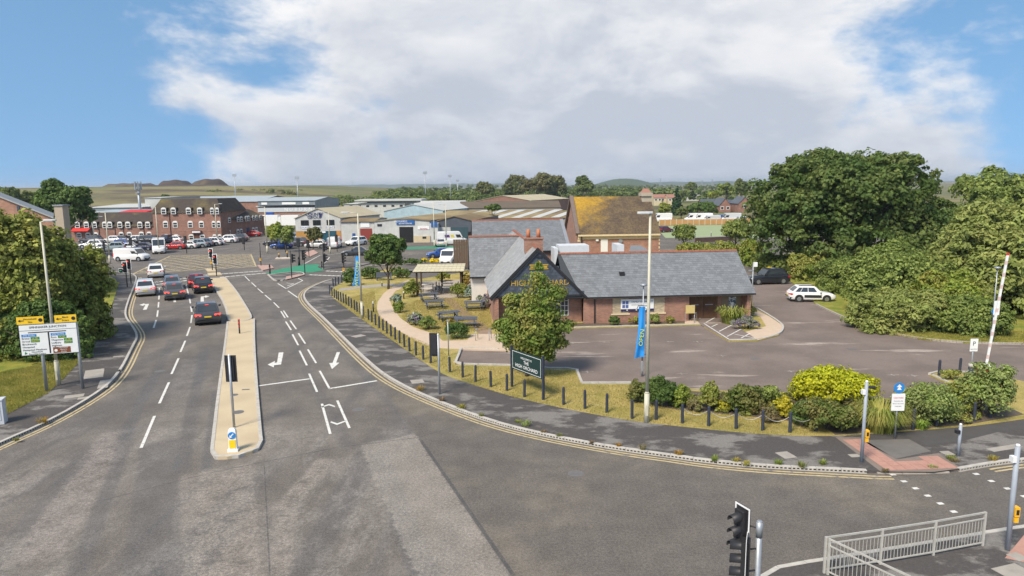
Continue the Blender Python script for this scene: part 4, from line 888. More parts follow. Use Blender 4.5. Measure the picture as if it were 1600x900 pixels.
for x, yt, Y, lb in ((550, 281, 2600, 'lattice pylon on the far horizon left of the wood'), (1032, 278, 2200, 'lattice pylon right of the wooded hill'), (1097, 281, 2300, 'lattice pylon on the horizon above the long white roof'), (1113, 279, 2000, 'lattice pylon nearest the round far tree')):
    t = W(x, yt, Y); o = T('pylon', lb, 'pylon', (t.x, Y, 0), 0, 'pylons on the horizon'); hz = t.z; mb = MB()
    for sx, sy in ((-1, -1), (1, -1), (1, 1), (-1, 1)): mb.cyl((sx*2.6, sy*2.6, 0), (sx*.4, sy*.4, hz), .28, .2, 4)
    for k in range(6): z = hz*k/6; r = 2.6-2.2*k/6; r2 = 2.6-2.2*(k+1)/6; mb.cyl((-r, -r, z), (r2, -r2, hz*(k+1)/6), .18, n=4).cyl((r, -r, z), (-r2, -r2, hz*(k+1)/6), .18, n=4)
    mb.build('lattice', M_galv, o)
    for z in (.72, .83, .94): MB().cyl((-4.5, 0, hz*z), (4.5, 0, hz*z), .25, n=4).build('cross_arm', M_galv, o)

# ---------------------------------------------------------------- vehicles
def paint(name, col, metal=.3): return mat('car_'+name, col, .32, .02, 2, metal=metal, coat=.6, spec=.5)
PAINT = dict(silver=paint('silver', (.60, .60, .59), .2), white=paint('white', (.74, .73, .71), 0), grey=paint('grey', (.10, .105, .115), .4), charcoal=paint('charcoal', (.06, .062, .068), .35), black=paint('black', (.018, .020, .026), .2), navy=paint('navy', (.012, .018, .055), .3), blue=paint('blue', (.02, .08, .30), .3), red=paint('red', (.42, .02, .02), .1), steel=paint('steel', (.19, .22, .26), .5), mint=paint('mint', (.36, .42, .42), .3), maroon=paint('maroon', (.12, .01, .02), .2))
M_glass = mat('car_glass', (.03, .036, .042), .05, 0, spec=.9)
M_tyre = mat('tyre', (.018, .018, .018), .85); M_rim = mat('alloy', (.42, .43, .44), .35, .05, 4, metal=.8)
M_trim = mat('black_trim', (.02, .02, .021), .6); M_tail = mat('tail_lamp', (.55, .01, .01), .25, 0); M_tailon = mat('tail_lamp_lit', (1.0, .07, .04), .25, 0, emit=.7)
M_hl = mat('head_lamp', (.62, .64, .66), .15, 0); M_pl_y = mat('plate_yellow', (.78, .55, .03), .5, 0); M_pl_w = mat('plate_white', (.75, .75, .72), .5, 0)
KINDS = {
 'suv':   dict(L=4.55, W=1.88, H=1.68, belt=1.02, hood=.98, ws=.78, wst=.12, rt=-1.55, rb=-2.08, wheel=.36),
 'coupe_suv': dict(L=4.75, W=1.95, H=1.66, belt=1.04, hood=1.0, ws=.85, wst=.15, rt=-1.30, rb=-2.12, wheel=.38),
 'hatch': dict(L=4.1, W=1.76, H=1.48, belt=.90, hood=.86, ws=.80, wst=.15, rt=-1.25, rb=-1.88, wheel=.31),
 'saloon': dict(L=4.6, W=1.80, H=1.45, belt=.90, hood=.86, ws=.72, wst=.0, rt=-1.05, rb=-1.75, wheel=.32),
 'van':   dict(L=5.1, W=1.98, H=2.0, belt=1.15, hood=1.1, ws=1.72, wst=1.0, rt=-2.38, rb=-2.46, wheel=.34, van=True),
 'bigvan': dict(L=5.7, W=2.05, H=2.55, belt=1.3, hood=1.25, ws=2.1, wst=1.35, rt=-2.7, rb=-2.78, wheel=.35, van=True)}
def car(kind, color, label, loc, rz, group, lit=False, cls='car', stripe=None):
    k = KINDS[kind]; L_, W_, H_, belt, hood, ws, wst, rt_, rb = (k[q] for q in ('L', 'W', 'H', 'belt', 'hood', 'ws', 'wst', 'rt', 'rb')); w = W_/2; m = PAINT[color]; van = k.get('van')
    o = T('delivery_van' if van else 'parked_car' if 'parked' in group else 'car', label, cls, loc, rz, group)
    def ring(y, hw, z0, z1, tb=.10):
        return [(-hw*.94, y, z0), (hw*.94, y, z0), (hw, y, z0+.14), (hw, y, z0+(z1-z0)*.55), (hw*.985, y, z1-tb), (hw*.93, y, z1-.02), (hw*.5, y, z1+.015), (-hw*.5, y, z1+.015), (-hw*.93, y, z1-.02), (-hw*.985, y, z1-tb), (-hw, y, z0+(z1-z0)*.55), (-hw, y, z0+.14)]
    B = L_/2
    body = MB().loft([ring(-B, w*.86, .38, belt-.16), ring(-B+.06, w*.94, .27, belt-.06), ring(-B+.28, w*.985, .22, belt), ring(-B+.9, w, .20, belt), ring(0, w*.99, .19, belt-.01), ring(ws, w*.99, .20, belt-.01), ring(ws+(B-ws)*.45, w*.975, .21, hood-.03), ring(B-.32, w*.94, .22, hood-.10), ring(B-.08, w*.86, .26, hood-.20), ring(B, w*.74, .36, hood-.33)]).build('body', m, o, True)
    def sec(y, z, hw): return (y, z, hw)
    # cabin: bottom and top outlines
    bw, tw = w*.95, w*(.93 if van else .76)
    rfl = rt_+.02; pts_b = [(-bw, rb), (bw, rb), (bw, ws), (-bw, ws)]; zr = H_
    mid = (rfl+wst)/2
    r0 = [(-bw, rb, belt-.06), (bw, rb, belt-.06), (bw, ws, belt-.06), (-bw, ws, belt-.06)]
    r1 = [(-tw*1.03, rfl-.06, zr-.10), (tw*1.03, rfl-.06, zr-.10), (tw*1.03, wst+.12, zr-.10), (-tw*1.03, wst+.12, zr-.10)]
    r2 = [(-tw*.93, rfl+.04, zr-.02), (tw*.93, rfl+.04, zr-.02), (tw*.93, wst-.05, zr-.02), (-tw*.93, wst-.05, zr-.02)]
    r3 = [(-tw*.6, rfl+.3, zr+.005), (tw*.6, rfl+.3, zr+.005), (tw*.6, wst-.4, zr+.005), (-tw*.6, wst-.4, zr+.005)]
    cabin = MB().loft([r0, r1, r2, r3]).build('cabin', m, o)
    def face(a, b, c, d, u0, u1, v0, v1, off=.012):
        a, b, c, d = map(Vector, (a, b, c, d)); n = (b-a).cross(d-a).normalized()*off
        f = lambda u, v: (a.lerp(b, u)).lerp(d.lerp(c, u), v)+n
        q = [f(u0, v0), f(u1, v0), f(u1, v1), f(u0, v1)]; q2 = [p-n*.9 for p in q]
        return MB().add(q+q2, [(0, 1, 2, 3), (0, 4, 5, 1), (1, 5, 6, 2), (2, 6, 7, 3), (3, 7, 4, 0)])
    face(r0[2], r0[3], r1[3], r1[2], .05, .95, .14, .95).build('windscreen', M_glass, o)
    if not van:
        face(r0[0], r0[1], r1[1], r1[0], .09, .91, .25, .93).build('rear_window', M_glass, o)
        for a, b, c, d in ((r0[1], r0[2], r1[2], r1[1]), (r0[3], r0[0], r1[0], r1[3])):
            fr = a is r0[1]
            for u0, u1 in (((.08, .26), (.28, .53), (.555, .86)) if fr else ((.14, .445), (.47, .72), (.74, .92))): face(a, b, c, d, u0, u1, .2, .92).build('side_window', M_glass, o)
    else:
        for a, b, c, d, u0, u1 in ((r0[1], r0[2], r1[2], r1[1], .76, .95), (r0[3], r0[0], r1[0], r1[3], .05, .24)): face(a, b, c, d, u0, u1, .14, .62).build('side_window', M_glass, o)
        if stripe:
            for a, b, c, d in ((r0[1], r0[2], r1[2], r1[1]), (r0[3], r0[0], r1[0], r1[3])):
                face(a, b, c, d, .3, .5, .2, .6).build('side_panel', stripe[0], o); face(a, b, c, d, .54, .68, .2, .6).build('side_panel', stripe[1], o)
    wr = k['wheel']
    for sx in (-1, 1):
        for y in (-B+.85, B-.85):
            MB().cyl((sx*(w-.24), y, wr+.02), (sx*(w+.004), y, wr+.02), wr+.07, n=18).build('wheel_arch', M_trim, o)
            t = MB().cyl((sx*(w-.22), y, wr), (sx*(w+.015), y, wr), wr, n=18).build('wheel', M_tyre, o, False); r_ = MB().cyl((sx*(w-.05), y, wr), (sx*(w+.022), y, wr), wr*.66, wr*.6, n=14); r_.build('rim', M_rim, t)
        MB().loft([[(sx*w*.98, ws-.22, belt+.02), (sx*w*.98, ws-.05, belt+.02), (sx*w*.98, ws-.05, belt+.18), (sx*w*.98, ws-.22, belt+.18)], [(sx*(w+.17), ws-.24, belt+.05), (sx*(w+.17), ws-.12, belt+.05), (sx*(w+.17), ws-.12, belt+.19), (sx*(w+.17), ws-.24, belt+.19)]]).build('mirror', m if not van else M_trim, o)
        tz = belt-.16
        if van: MB().b2((sx*w*.99-.08*(sx > 0), -B-.02, .75), (sx*w*.99+.08*(sx < 0), -B+.12, 1.25)).build('tail_light', M_tail, o)
        else: MB().loft([[(sx*w*.50, -B-.012, tz-.07), (sx*w*.50, -B-.012, tz+.05), (sx*w*.50, -B+.1, tz+.05), (sx*w*.50, -B+.1, tz-.07)], [(sx*w*.90, -B+.02, tz-.10), (sx*w*.90, -B+.02, tz+.08), (sx*w*.90, -B+.2, tz+.08), (sx*w*.90, -B+.2, tz-.1)], [(sx*w*.985, -B+.16, tz-.08), (sx*w*.985, -B+.16, tz+.08), (sx*w*.975, -B+.34, tz+.06), (sx*w*.975, -B+.34, tz-.06)]]).build('tail_light', M_tailon if lit else M_tail, o)
        MB().loft([[(sx*w*.45, B-.02, hood-.34), (sx*w*.45, B-.02, hood-.24), (sx*w*.45, B-.15, hood-.22), (sx*w*.45, B-.15, hood-.34)], [(sx*w*.88, B-.12, hood-.34), (sx*w*.88, B-.12, hood-.20), (sx*w*.90, B-.3, hood-.16), (sx*w*.90, B-.3, hood-.32)]]).build('headlight', M_hl, o)
    MB().loft([[(x*w, -B+y, z) for x, y, z in ((-.93, .05, .30), (.93, .05, .30), (.95, .04, .48), (.8, -.045, .50), (-.8, -.045, .50), (-.95, .04, .48))], [(x*w, -B+y, z) for x, y, z in ((-.9, .3, .24), (.9, .3, .24), (.99, .3, .44), (.99, .2, .46), (-.99, .2, .46), (-.99, .3, .44))]]).build('rear_bumper', M_trim, o)
    MB().b2((-w*.68, B-.05, .30), (w*.68, B+.015, .50)).build('front_grille', M_trim, o)
    if not van: MB().b2((-.26, -B-.03, belt-.36), (.26, -B-.005, belt-.25)).build('number_plate', M_pl_y, o)
    MB().b2((-.26, B+.016, .42), (.26, B+.03, .53)).build('number_plate', M_pl_w, o)
    if lit: MB().b2((-.14, rb*0+rfl-.10, zr-.10), (.14, rfl-.06, zr-.07)).build('brake_light', M_tailon, o)
    return o
def hd(x0, y0, x1, y1):
    d = G(x1, y1)-G(x0, y0); return math.atan2(-d.x, d.y)
QG = 'cars queuing at the stop line'
def at(x, y, back, rz):
    "car centre when its rear bumper stands at survey point x, y"
    p = G(x, y); return (p.x-math.sin(rz)*back, p.y+math.cos(rz)*back, 0.0)
rz = hd(326, 511, 316, 466); car('coupe_suv', 'charcoal', 'dark grey sport utility car nearest the camera in the right lane', at(326, 509, 2.4, rz), rz, QG, True)
rz = hd(228, 464, 233, 440); car('suv', 'silver', 'silver sport utility car in the left lane', at(228, 464, 2.3, rz), rz, QG, True)
rz = hd(274, 471, 268, 440); car('suv', 'grey', 'dark grey car with lit red lamps in the middle lane', at(274, 470, 2.3, rz), rz, QG, True)
car('hatch', 'steel', 'blue grey hatchback ahead of the dark grey car in the middle lane', at(270, 453.5, 2.1, rz), rz, QG, True)
rz = hd(319, 460, 306, 434); car('suv', 'black', 'black sport utility car beside the cream island with lit red lamps', at(319, 459.5, 2.3, rz), rz, QG, True)
car('hatch', 'maroon', 'dark red car ahead of the black one at the right stop line', at(309, 450.5, 2.1, rz), rz, QG, True)
rz = hd(244, 436, 248, 415); car('suv', 'white', 'white car driving into the yellow box', at(244, 435, 2.3, rz), rz, 'cars driving through the junction')
car('van', 'white', 'white panel van crossing the junction from left to right', G(207, 407.5), rad(-97), 'cars driving through the junction', cls='van')
PG = 'parked cars in front of the brick office'
rowc = [('bigvan', 'white', 249, 395, 206, 'tall white van parked facing the camera before the brick office', 'van'), ('hatch', 'red', 274, 389.5, 95, 'red hatchback parked right of the tall white van', 'car'), ('hatch', 'white', 291, 388.5, 100, 'white hatchback parked right of the red one', 'car'), ('suv', 'mint', 305, 387, 105, 'pale mint car parked before the office doorway', 'car'), ('suv', 'steel', 314, 385.5, 110, 'steel blue car parked right of the office doorway', 'car'), ('suv', 'white', 327, 384, 105, 'white car parked under the lamp at the office corner', 'car'),
        ('hatch', 'silver', 336, 383, 105, 'silver hatchback parked just right of the office lamp', 'car'), ('suv', 'white', 354, 379.5, 95, 'white estate parked alone at the right end of the office row', 'car'), ('suv', 'charcoal', 371, 377.5, 95, 'charcoal off-roader parked last in the office row', 'car'), ('saloon', 'red', 393, 369.5, 90, 'bright red car parked against the receding brick wing', 'car'),
        ('saloon', 'navy', 222, 391, 95, 'dark blue saloon parked left of the tall white van', 'car'), ('saloon', 'silver', 199, 391.5, 100, 'silver car parked left of the dark blue saloon', 'car'), ('hatch', 'blue', 187, 385.5, 92, 'bright blue hatchback parked in the second row', 'car'), ('suv', 'mint', 176, 392.5, 110, 'pale green car parked at the near end by the black signal', 'car'), ('hatch', 'white', 158, 393, 100, 'white hatchback parked beside the hedge', 'car'), ('suv', 'white', 145, 388, 95, 'white estate parked behind the hedge top', 'car'),
        ('suv', 'charcoal', 143, 380, 90, 'charcoal car parked under the red awning', 'car'), ('hatch', 'silver', 176, 379, 90, 'silver hatchback parked beside the white hire van', 'car'), ('hatch', 'charcoal', 188, 378.5, 92, 'charcoal hatchback in the back row left', 'car'), ('suv', 'silver', 211, 380, 92, 'silver off-roader in the back row middle', 'car'), ('suv', 'grey', 222, 380, 100, 'mid grey car in the back row beside the silver off-roader', 'car'), ('suv', 'black', 233, 380, 95, 'black car in the back row left of the tall white van', 'car'), ('suv', 'navy', 259, 380, 170, 'navy off-roader parked behind the tall white van', 'car'), ('hatch', 'white', 270, 379, 95, 'white van-like hatchback behind the red car', 'car'),
        ('van', 'white', 172, 375, 90, 'white hire van parked against the office wall', 'van')]
PG2 = 'parked cars before the workshop units'
rowd = [('suv', 'black', 431, 384, 95, 'black off-roader parked behind the left round tree', 'car'), ('hatch', 'blue', 441, 388, 95, 'blue hatchback parked between the two round trees', 'car'), ('suv', 'charcoal', 463, 384.5, 80, 'charcoal car parked right of the two round trees', 'car'), ('suv', 'steel', 458, 376, 80, 'steel grey car parked against the left corner of the white unit', 'car'), ('hatch', 'silver', 494, 387, 90, 'silver hatchback under the small tree before the orange brick base', 'car'), ('van', 'white', 523, 387, 5, 'white van seen from behind before the glazed entrance', 'van'), ('hatch', 'red', 539, 377, 100, 'red car parked beside the blue door', 'car'), ('suv', 'white', 557, 383, 150, 'white crossover parked before the dark red shutter', 'car'), ('saloon', 'charcoal', 556, 399, 100, 'dark car passing behind the narrow blue banner', 'car'), ('hatch', 'silver', 688, 384.5, 10, 'silver hatchback parked before the workshop corner', 'car'),
        ('bigvan', 'white', 706, 382.5, -80, 'white ambulance-like van with coloured side panels', 'van'), ('hatch', 'blue', 687, 402, 105, 'blue car on the road behind the yellow flowers', 'car'), ('van', 'white', 703, 411, 170, 'white van facing the camera beside the brown screen', 'van')]
for lst, grp in ((rowc, PG), (rowd, PG2)):
    for kind, colr, x, y, ang, lb, cl in lst:
        car(kind, colr, lb, G(x, y), rad(ang), grp, cls=cl, stripe=(mat('panel_purple', (.12, .03, .2), .5, 0), mat('panel_yellow2', (.7, .55, .05), .5, 0)) if 'ambulance' in lb else None)
car('suv', 'black', 'dark blue off-roader parked beyond the right end of the pub', G(1198, 443, .05), rad(97), 'parked cars in the pub car park')
c = car('hatch', 'white', 'white crossover with dark side cladding parked by the hedge', G(1266, 470, .05), rad(-99), 'parked cars in the pub car park')
for sx in (-1, 1): MB().b2((sx*.875-.012, -.75, .42), (sx*.875+.012, .75, .68)).build('door_cladding', M_trim, c)
MB().b2((-.62, -1.2, 1.48), (-.58, .1, 1.53)).b2((.58, -1.2, 1.48), (.62, .1, 1.53)).build('roof_rail', M_trim, c)
FG = 'parked vans behind the timber fence'
for kind, colr, x, y, ang, lb in (('bigvan', 'white', 1085, 347, 90, 'white van parked left behind the timber fence'), ('bigvan', 'white', 1097, 347, 92, 'white van just left of the low silver one behind the fence'), ('van', 'silver', 1111, 347.5, 90, 'low silver van behind the timber fence'), ('van', 'blue', 1127, 346.5, 88, 'blue van behind the timber fence'), ('bigvan', 'silver', 1141, 347, 92, 'pale grey van behind the right half of the timber fence'), ('suv', 'silver', 1155, 347.5, 92, 'silver car behind the right end of the timber fence'), ('bigvan', 'white', 1034, 347, 90, 'white van behind the mossy hall corner')):
    car(kind, colr, lb, G(x, y), rad(ang), FG, cls='van' if 'van' in lb else 'car')
car('hatch', 'maroon', 'maroon car parked beside the mossy roofed hall', G(1039, 363), rad(-60), 'parked cars in the pub car park')

# ---------------------------------------------------------------- the pub
def wave_mat(name, base, mortar, sx, sz, rough=.9, var=.15, hue=.25):
    "courses on a wall or roof from a brick texture in the face's own frame (object coordinates)"
    m, t, b = node_mat(name); b.inputs['Roughness'].default_value = rough; n = NB(t)
    tcn = t.nodes.new('ShaderNodeTexCoord')
    sp = t.nodes.new('ShaderNodeSeparateXYZ'); t.links.new(tcn.outputs['Object'], sp.inputs[0])
    u = n.math('ADD', sp.outputs['X'], sp.outputs['Y']); cb = t.nodes.new('ShaderNodeCombineXYZ'); t.links.new(u, cb.inputs[0]); t.links.new(sp.outputs['Z'], cb.inputs[1])
    br = t.nodes.new('ShaderNodeTexBrick'); t.links.new(cb.outputs[0], br.inputs['Vector']); br.inputs['Scale'].default_value = 1
    br.inputs['Brick Width'].default_value = sx; br.inputs['Row Height'].default_value = sz; br.inputs['Mortar Size'].default_value = .012; br.inputs['Bias'].default_value = 0
    br.inputs['Color1'].default_value = (*[c*(1-hue) for c in base], 1); br.inputs['Color2'].default_value = (*[min(1, c*(1+hue)) for c in base], 1); br.inputs['Mortar'].default_value = (*mortar, 1)
    t.links.new(n.scale(br.outputs['Color'], n.ramp(n.noise(.8, 6, .6), .3, .7, 1-var, 1+var)), b.inputs['Base Color'])
    n.bump(b, br.outputs['Fac'], -.3, .01)
    return m
M_brick = wave_mat('red_brick', (.30, .115, .068), (.30, .24, .19), .225, .075)
M_brick2 = wave_mat('office_brick', (.26, .105, .068), (.25, .19, .15), .225, .075)
M_buff = wave_mat('buff_brick', (.46, .36, .22), (.42, .36, .27), .225, .075)
M_slate = mat('roof_slate', (.165, .172, .178), .55, .12, 1.0, island=.16, bump=.25, bscale=12, spec=.5)
M_slated = mat('gable_slate', (.055, .068, .088), .6, .15, 2, island=.28, bump=.2, bscale=12)
M_under = mat('roof_underlay', (.045, .05, .055), .9)
M_ridge = mat('ridge_tile', (.26, .10, .06), .85, .2, 4, island=.15)
M_stone = mat('cream_stone', (.62, .50, .31), .85, .1, 3)
M_render = mat('white_render', (.60, .57, .52), .85, .08, 1.5)
M_oak = mat('door_oak', (.13, .065, .032), .7, .3, 2, island=.2, bump=.2)
M_frame = mat('window_white', (.70, .69, .65), .5, .04)
M_pane = mat('dark_pane', (.02, .024, .028), .08, 0, spec=.8)
M_gold = mat('gold_letter', (.62, .40, .06), .4, .1, 3, metal=.4)
M_gut = mat('gutter_black', (.02, .02, .022), .5)
M_lead = mat('lead_grey', (.22, .23, .25), .6, .1)

PA = rad(4.7)
P0 = G(912, 506, PZ)                                   # front left corner of the long wing
PU, PV = Vector((math.cos(PA), math.sin(PA), 0)), Vector((-math.sin(PA), math.cos(PA), 0))
pub = T('pub', 'long low brick pub with slate roofs, slate gable and gold lettering', 'pub', (P0.x, P0.y, PZ), PA)
def loc(x, y):
    "local u, v of a survey point on the pub's ground"
    d = G(x, y, PZ)-P0; return d.dot(PU), d.dot(PV)
def slates(parent, a, b, c, d, m, row=.25, wd=.30, name='slate_courses', th=.012, cut=None):
    "overlapping slate courses over the plane a-b (eaves), d-c (ridge); every slate is its own piece of geometry"
    a, b, c, d = map(Vector, (a, b, c, d)); n = (b-a).cross(d-a).normalized(); rows = max(1, int(((d-a).length+(c-b).length)/2/row)); V_ = []
    for j in range(rows):
        v0, v1 = j/rows, min(1.0, (j+1.25)/rows)
        e0, e1 = a.lerp(d, v0), b.lerp(c, v0); f0, f1 = a.lerp(d, v1), b.lerp(c, v1)
        ln = (e1-e0).length; k = max(1, int(ln/wd)); sh = .5 if j % 2 else 0
        us = [max(0, min(1, (i+sh)/k)) for i in range(-1, k+1)]+[1.0]
        for u0, u1 in zip(us, us[1:]):
            if u1-u0 < 1e-4: continue
            g = .004/ln if ln > 0 else 0; lift = n*(th+random.uniform(0, .008)); lo = n*.002
            q = [e0.lerp(e1, u0+g)+lift, e0.lerp(e1, u1-g)+lift, f0.lerp(f1, u1-g)+lo, f0.lerp(f1, u0+g)+lo]
            if cut and not cut(sum(q, Vector())/4): continue
            V_ += q; bt = [q[0], q[0]-lift, q[1]-lift, q[1]]; V_ += bt
    o = np_quads(name, [tuple(v) for v in V_], m, parent); o['kind'] = 'stuff'; return o
EH, DEP, RH = 2.42, 7.4, 5.2
WL = (G(1166, 496, PZ)-P0).dot(PU)                     # wing length
wall = MB()
du0, du1 = (G(1072, 499, PZ)-P0).dot(PU), (G(1160, 496, PZ)-P0).dot(PU)
wall.b2((0, 0, 0), (du0, .3, EH)).b2((du1, 0, 0), (WL, .3, EH)).b2((WL-.3, .3, 0), (WL, DEP, EH)).b2((0, DEP-.3, 0), (WL-.3, DEP, EH)).b2((du0-.3, .3, 0), (du0, 1.3, EH)).b2((du0, 1.0, 0), (WL-.3, 1.3, EH))
wall.add([(WL, 0, EH), (WL, DEP, EH), (WL, DEP/2, RH-.1), (WL-.3, 0, EH), (WL-.3, DEP, EH), (WL-.3, DEP/2, RH-.1)], [(0, 1, 2), (5, 4, 3), (0, 2, 5, 3), (1, 4, 5, 2)])
wl = wall.build('wall', M_brick, pub)
OV = .35; rise = (RH-EH)/(DEP/2)
rf = MB().slab((-1.5, -OV, EH-OV*rise), (WL+.18, -OV, EH-OV*rise), (WL+.18, DEP/2, RH), (-1.5, DEP/2, RH), .12).slab((WL+.18, DEP+OV, EH-OV*rise), (-1.5, DEP+OV, EH-OV*rise), (-1.5, DEP/2, RH), (WL+.18, DEP/2, RH), .12).build('roof', M_under, pub)
slates(rf, (-.2, -OV, EH-OV*rise+.01), (WL+.2, -OV, EH-OV*rise+.01), (WL+.2, DEP/2, RH+.01), (-1.3, DEP/2, RH+.01), M_slate)
slates(rf, (WL+.2, DEP+OV, EH-OV*rise+.01), (-1, DEP+OV, EH-OV*rise+.01), (-1, DEP/2, RH+.01), (WL+.2, DEP/2, RH+.01), M_slate)
def ridge(parent, a, b, step=.45):
    a, b = Vector(a), Vector(b); n = int((b-a).length/step); d = (b-a)/n; s_ = Vector((-d.y, d.x, 0)).normalized()
    for i in range(n):
        p, q = a+d*(i+.02), a+d*(i+.98); MB().loft([[x+s_*.15-Vector((0, 0, .08)), x+s_*.08+Vector((0, 0, .05)), x-s_*.08+Vector((0, 0, .05)), x-s_*.15-Vector((0, 0, .08))] for x in (p, q)]).build('ridge_tile', M_ridge, parent)
ridge(rf, (-1.4, DEP/2, RH+.05), (WL+.2, DEP/2, RH+.05))
MB().b2((0.02, -OV-.10, EH-.36), (WL+.2, -OV+.01, EH-.25)).build('gutter', M_gut, rf)
MB().b2((0, -OV+.02, EH-.40), (WL+.1, -.03, EH-.34)).build('fascia', M_stone, rf)
MB().b2((0, -.028, EH-.34), (du0, -.002, EH-.20)).build('stone_band', M_stone, pub)
for i, xx in enumerate((.85,)): MB().cyl((xx, -.08, 0), (xx, -.08, EH-.3), .05, n=8).build('downpipe', M_gut, pub)
MB().b2((3.2, 1.45, EH+rise*1.45+.03), (3.6, 1.75, EH+rise*1.75+.12)).build('roof_vent', M_gut, rf)
# blocked windows with stone heads and sills
for xa, xb in ((955, 979), (1012, 1037)):
    u0, u1 = (G(xa, 503, PZ)-P0).dot(PU), (G(xb, 502, PZ)-P0).dot(PU)
    w_ = MB().b2((u0, -.012, .75), (u1, -.002, EH-.45)).build('blocked_window', M_buff, pub)
    MB().b2((u0-.12, -.05, .64), (u1+.12, -.003, .75)).build('sill', M_stone, w_); MB().b2((u0-.12, -.05, EH-.45), (u1+.12, -.031, EH-.30)).build('lintel', M_stone, w_)
# banner
u0, u1 = (G(967.5, 503, PZ)-P0).dot(PU), (G(1019, 502, PZ)-P0).dot(PU)
bn = T('wall_banner', 'white banner with picture squares fixed to the pub wall', 'banner', P0+PU*u0+Vector((0, 0, .95)), PA)
pn = MB().b2((0, -.10, 0), (u1-u0, -.07, .95)).build('sheet', M_wht, bn); MB().b2((0, -.106, 0), (u1-u0, -.101, .16)).build('dark_strip', mat('banner_dark', (.03, .02, .08), .5, 0), pn)
for i in range(3): MB().b2((.45+i*.75, -.112, .04), (.56+i*.75, -.107, .12)).build('dot', M_wht, pn)
q = MB()
for i in range(2):
    for j in range(2): q.b2((.12+i*.27, -.108, .25+j*.3), (.34+i*.27, -.101, .5+j*.3))
q.build('picture_square', mat('banner_blue', (.08, .12, .3), .5, .1), pn); text_mesh('FAMILY BREAKFAST', .2, M_ink, pn, (.85, -.104, .72), (rad(90), 0, 0), 'LEFT', extrude=.001); text_mesh('served every day', .13, M_ink, pn, (.85, -.104, .48), (rad(90), 0, 0), 'LEFT', extrude=.001)
# timber service doors in the recess at the right
dw = (du1-.75-du0-.35)/2
for i in range(2):
    x0 = du0+.35+i*(dw*.62+.05); x1 = x0+dw*.62; dr = T('service_door', 'x', 'x') if False else None
    d_ = MB().b2((x0, .93, .02), (x1, .985, 2.05)).build('door', M_oak, pub)
    nb = 6
    for j in range(nb): MB().b2((x0+(x1-x0)*j/nb+.008, .905, .05), (x0+(x1-x0)*(j+1)/nb-.008, .93, 2.0)).build('plank', M_oak, d_)
    MB().b2((x0+.1, .885, 1.1), (x0+.75, .904, 1.16)).build('hinge', M_galv, d_)
xw = du0+.35+2*(dw*.62+.05)+.35
MB().b2((xw, .96, .2), (xw+1.6, .999, 1.95)).build('painted_panel', mat('panel_tan', (.22, .17, .11), .8, .1), pub); MB().b2((xw+.55, .93, .75), (xw+1.15, .959, 1.7)).build('poster', mat('poster_sheet', (.58, .6, .58), .6, .5, 6, col2=(.06, .09, .13), nscale=4, thr=.5, soft=.03), pub)
# cross gable with slate hung face
gl, gr = loc(771.5, 506)[0], -.02; gm = (gl+gr)/2; GH, GA, GF = 2.42, 5.95, -.35
gz = [(gl, GF, GH), (gr, GF, GH), (gm, GF, GA)]
gb = MB().add([(gl, GF, GH), (gr, GF, GH), (gm, GF, GA), (gl, GF+.25, GH), (gr, GF+.25, GH), (gm, GF+.25, GA)], [(0, 1, 2), (5, 4, 3), (0, 3, 4, 1), (1, 4, 5, 2), (2, 5, 3, 0)]).build('gable', M_under, pub)
hw = (gr-gl)/2
slates(gb, (gl, GF-.004, GH), (gr, GF-.004, GH), (gr, GF-.004, GA), (gl, GF-.004, GA), M_slated, .22, .3, 'hung_slates', cut=lambda p: abs(p.x-gm) < hw*(1-(p.z-GH)/(GA-GH)))
MB().b2((gl, GF-.04, GH-.16), (gr, GF+.25, GH-.002)).build('bressumer', M_gut, gb)
BACK = 23.0; ov = .28; rs = (GA-GH)/hw
lp = (gl-ov, GH-ov*rs); grf = MB().slab((lp[0], BACK, lp[1]), (lp[0], GF-.15, lp[1]), (gm, GF-.15, GA+.03), (gm, BACK, GA+.03), .1).slab((gr+ov, GF-.15, lp[1]), (gr+ov, BACK, lp[1]), (gm, BACK, GA+.03), (gm, GF-.15, GA+.03), .1).build('gable_roof', M_under, pub)
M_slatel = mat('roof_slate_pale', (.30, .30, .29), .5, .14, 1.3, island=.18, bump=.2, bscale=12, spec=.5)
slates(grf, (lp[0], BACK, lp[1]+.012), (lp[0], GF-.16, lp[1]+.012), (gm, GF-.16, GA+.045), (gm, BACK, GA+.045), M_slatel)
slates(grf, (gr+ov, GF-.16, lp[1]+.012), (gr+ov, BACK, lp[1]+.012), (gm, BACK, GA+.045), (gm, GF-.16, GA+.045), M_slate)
ridge(grf, (gm, GF-.1, GA+.08), (gm, BACK, GA+.08))
for s_ in (-1, 1): MB().slab((gm+s_*(hw+ov), GF-.20, lp[1]+.03), (gm+s_*(hw+ov), GF-.15, lp[1]+.03), (gm, GF-.15, GA+.07), (gm, GF-.20, GA+.07), .2).build('verge_board', M_gut, grf)
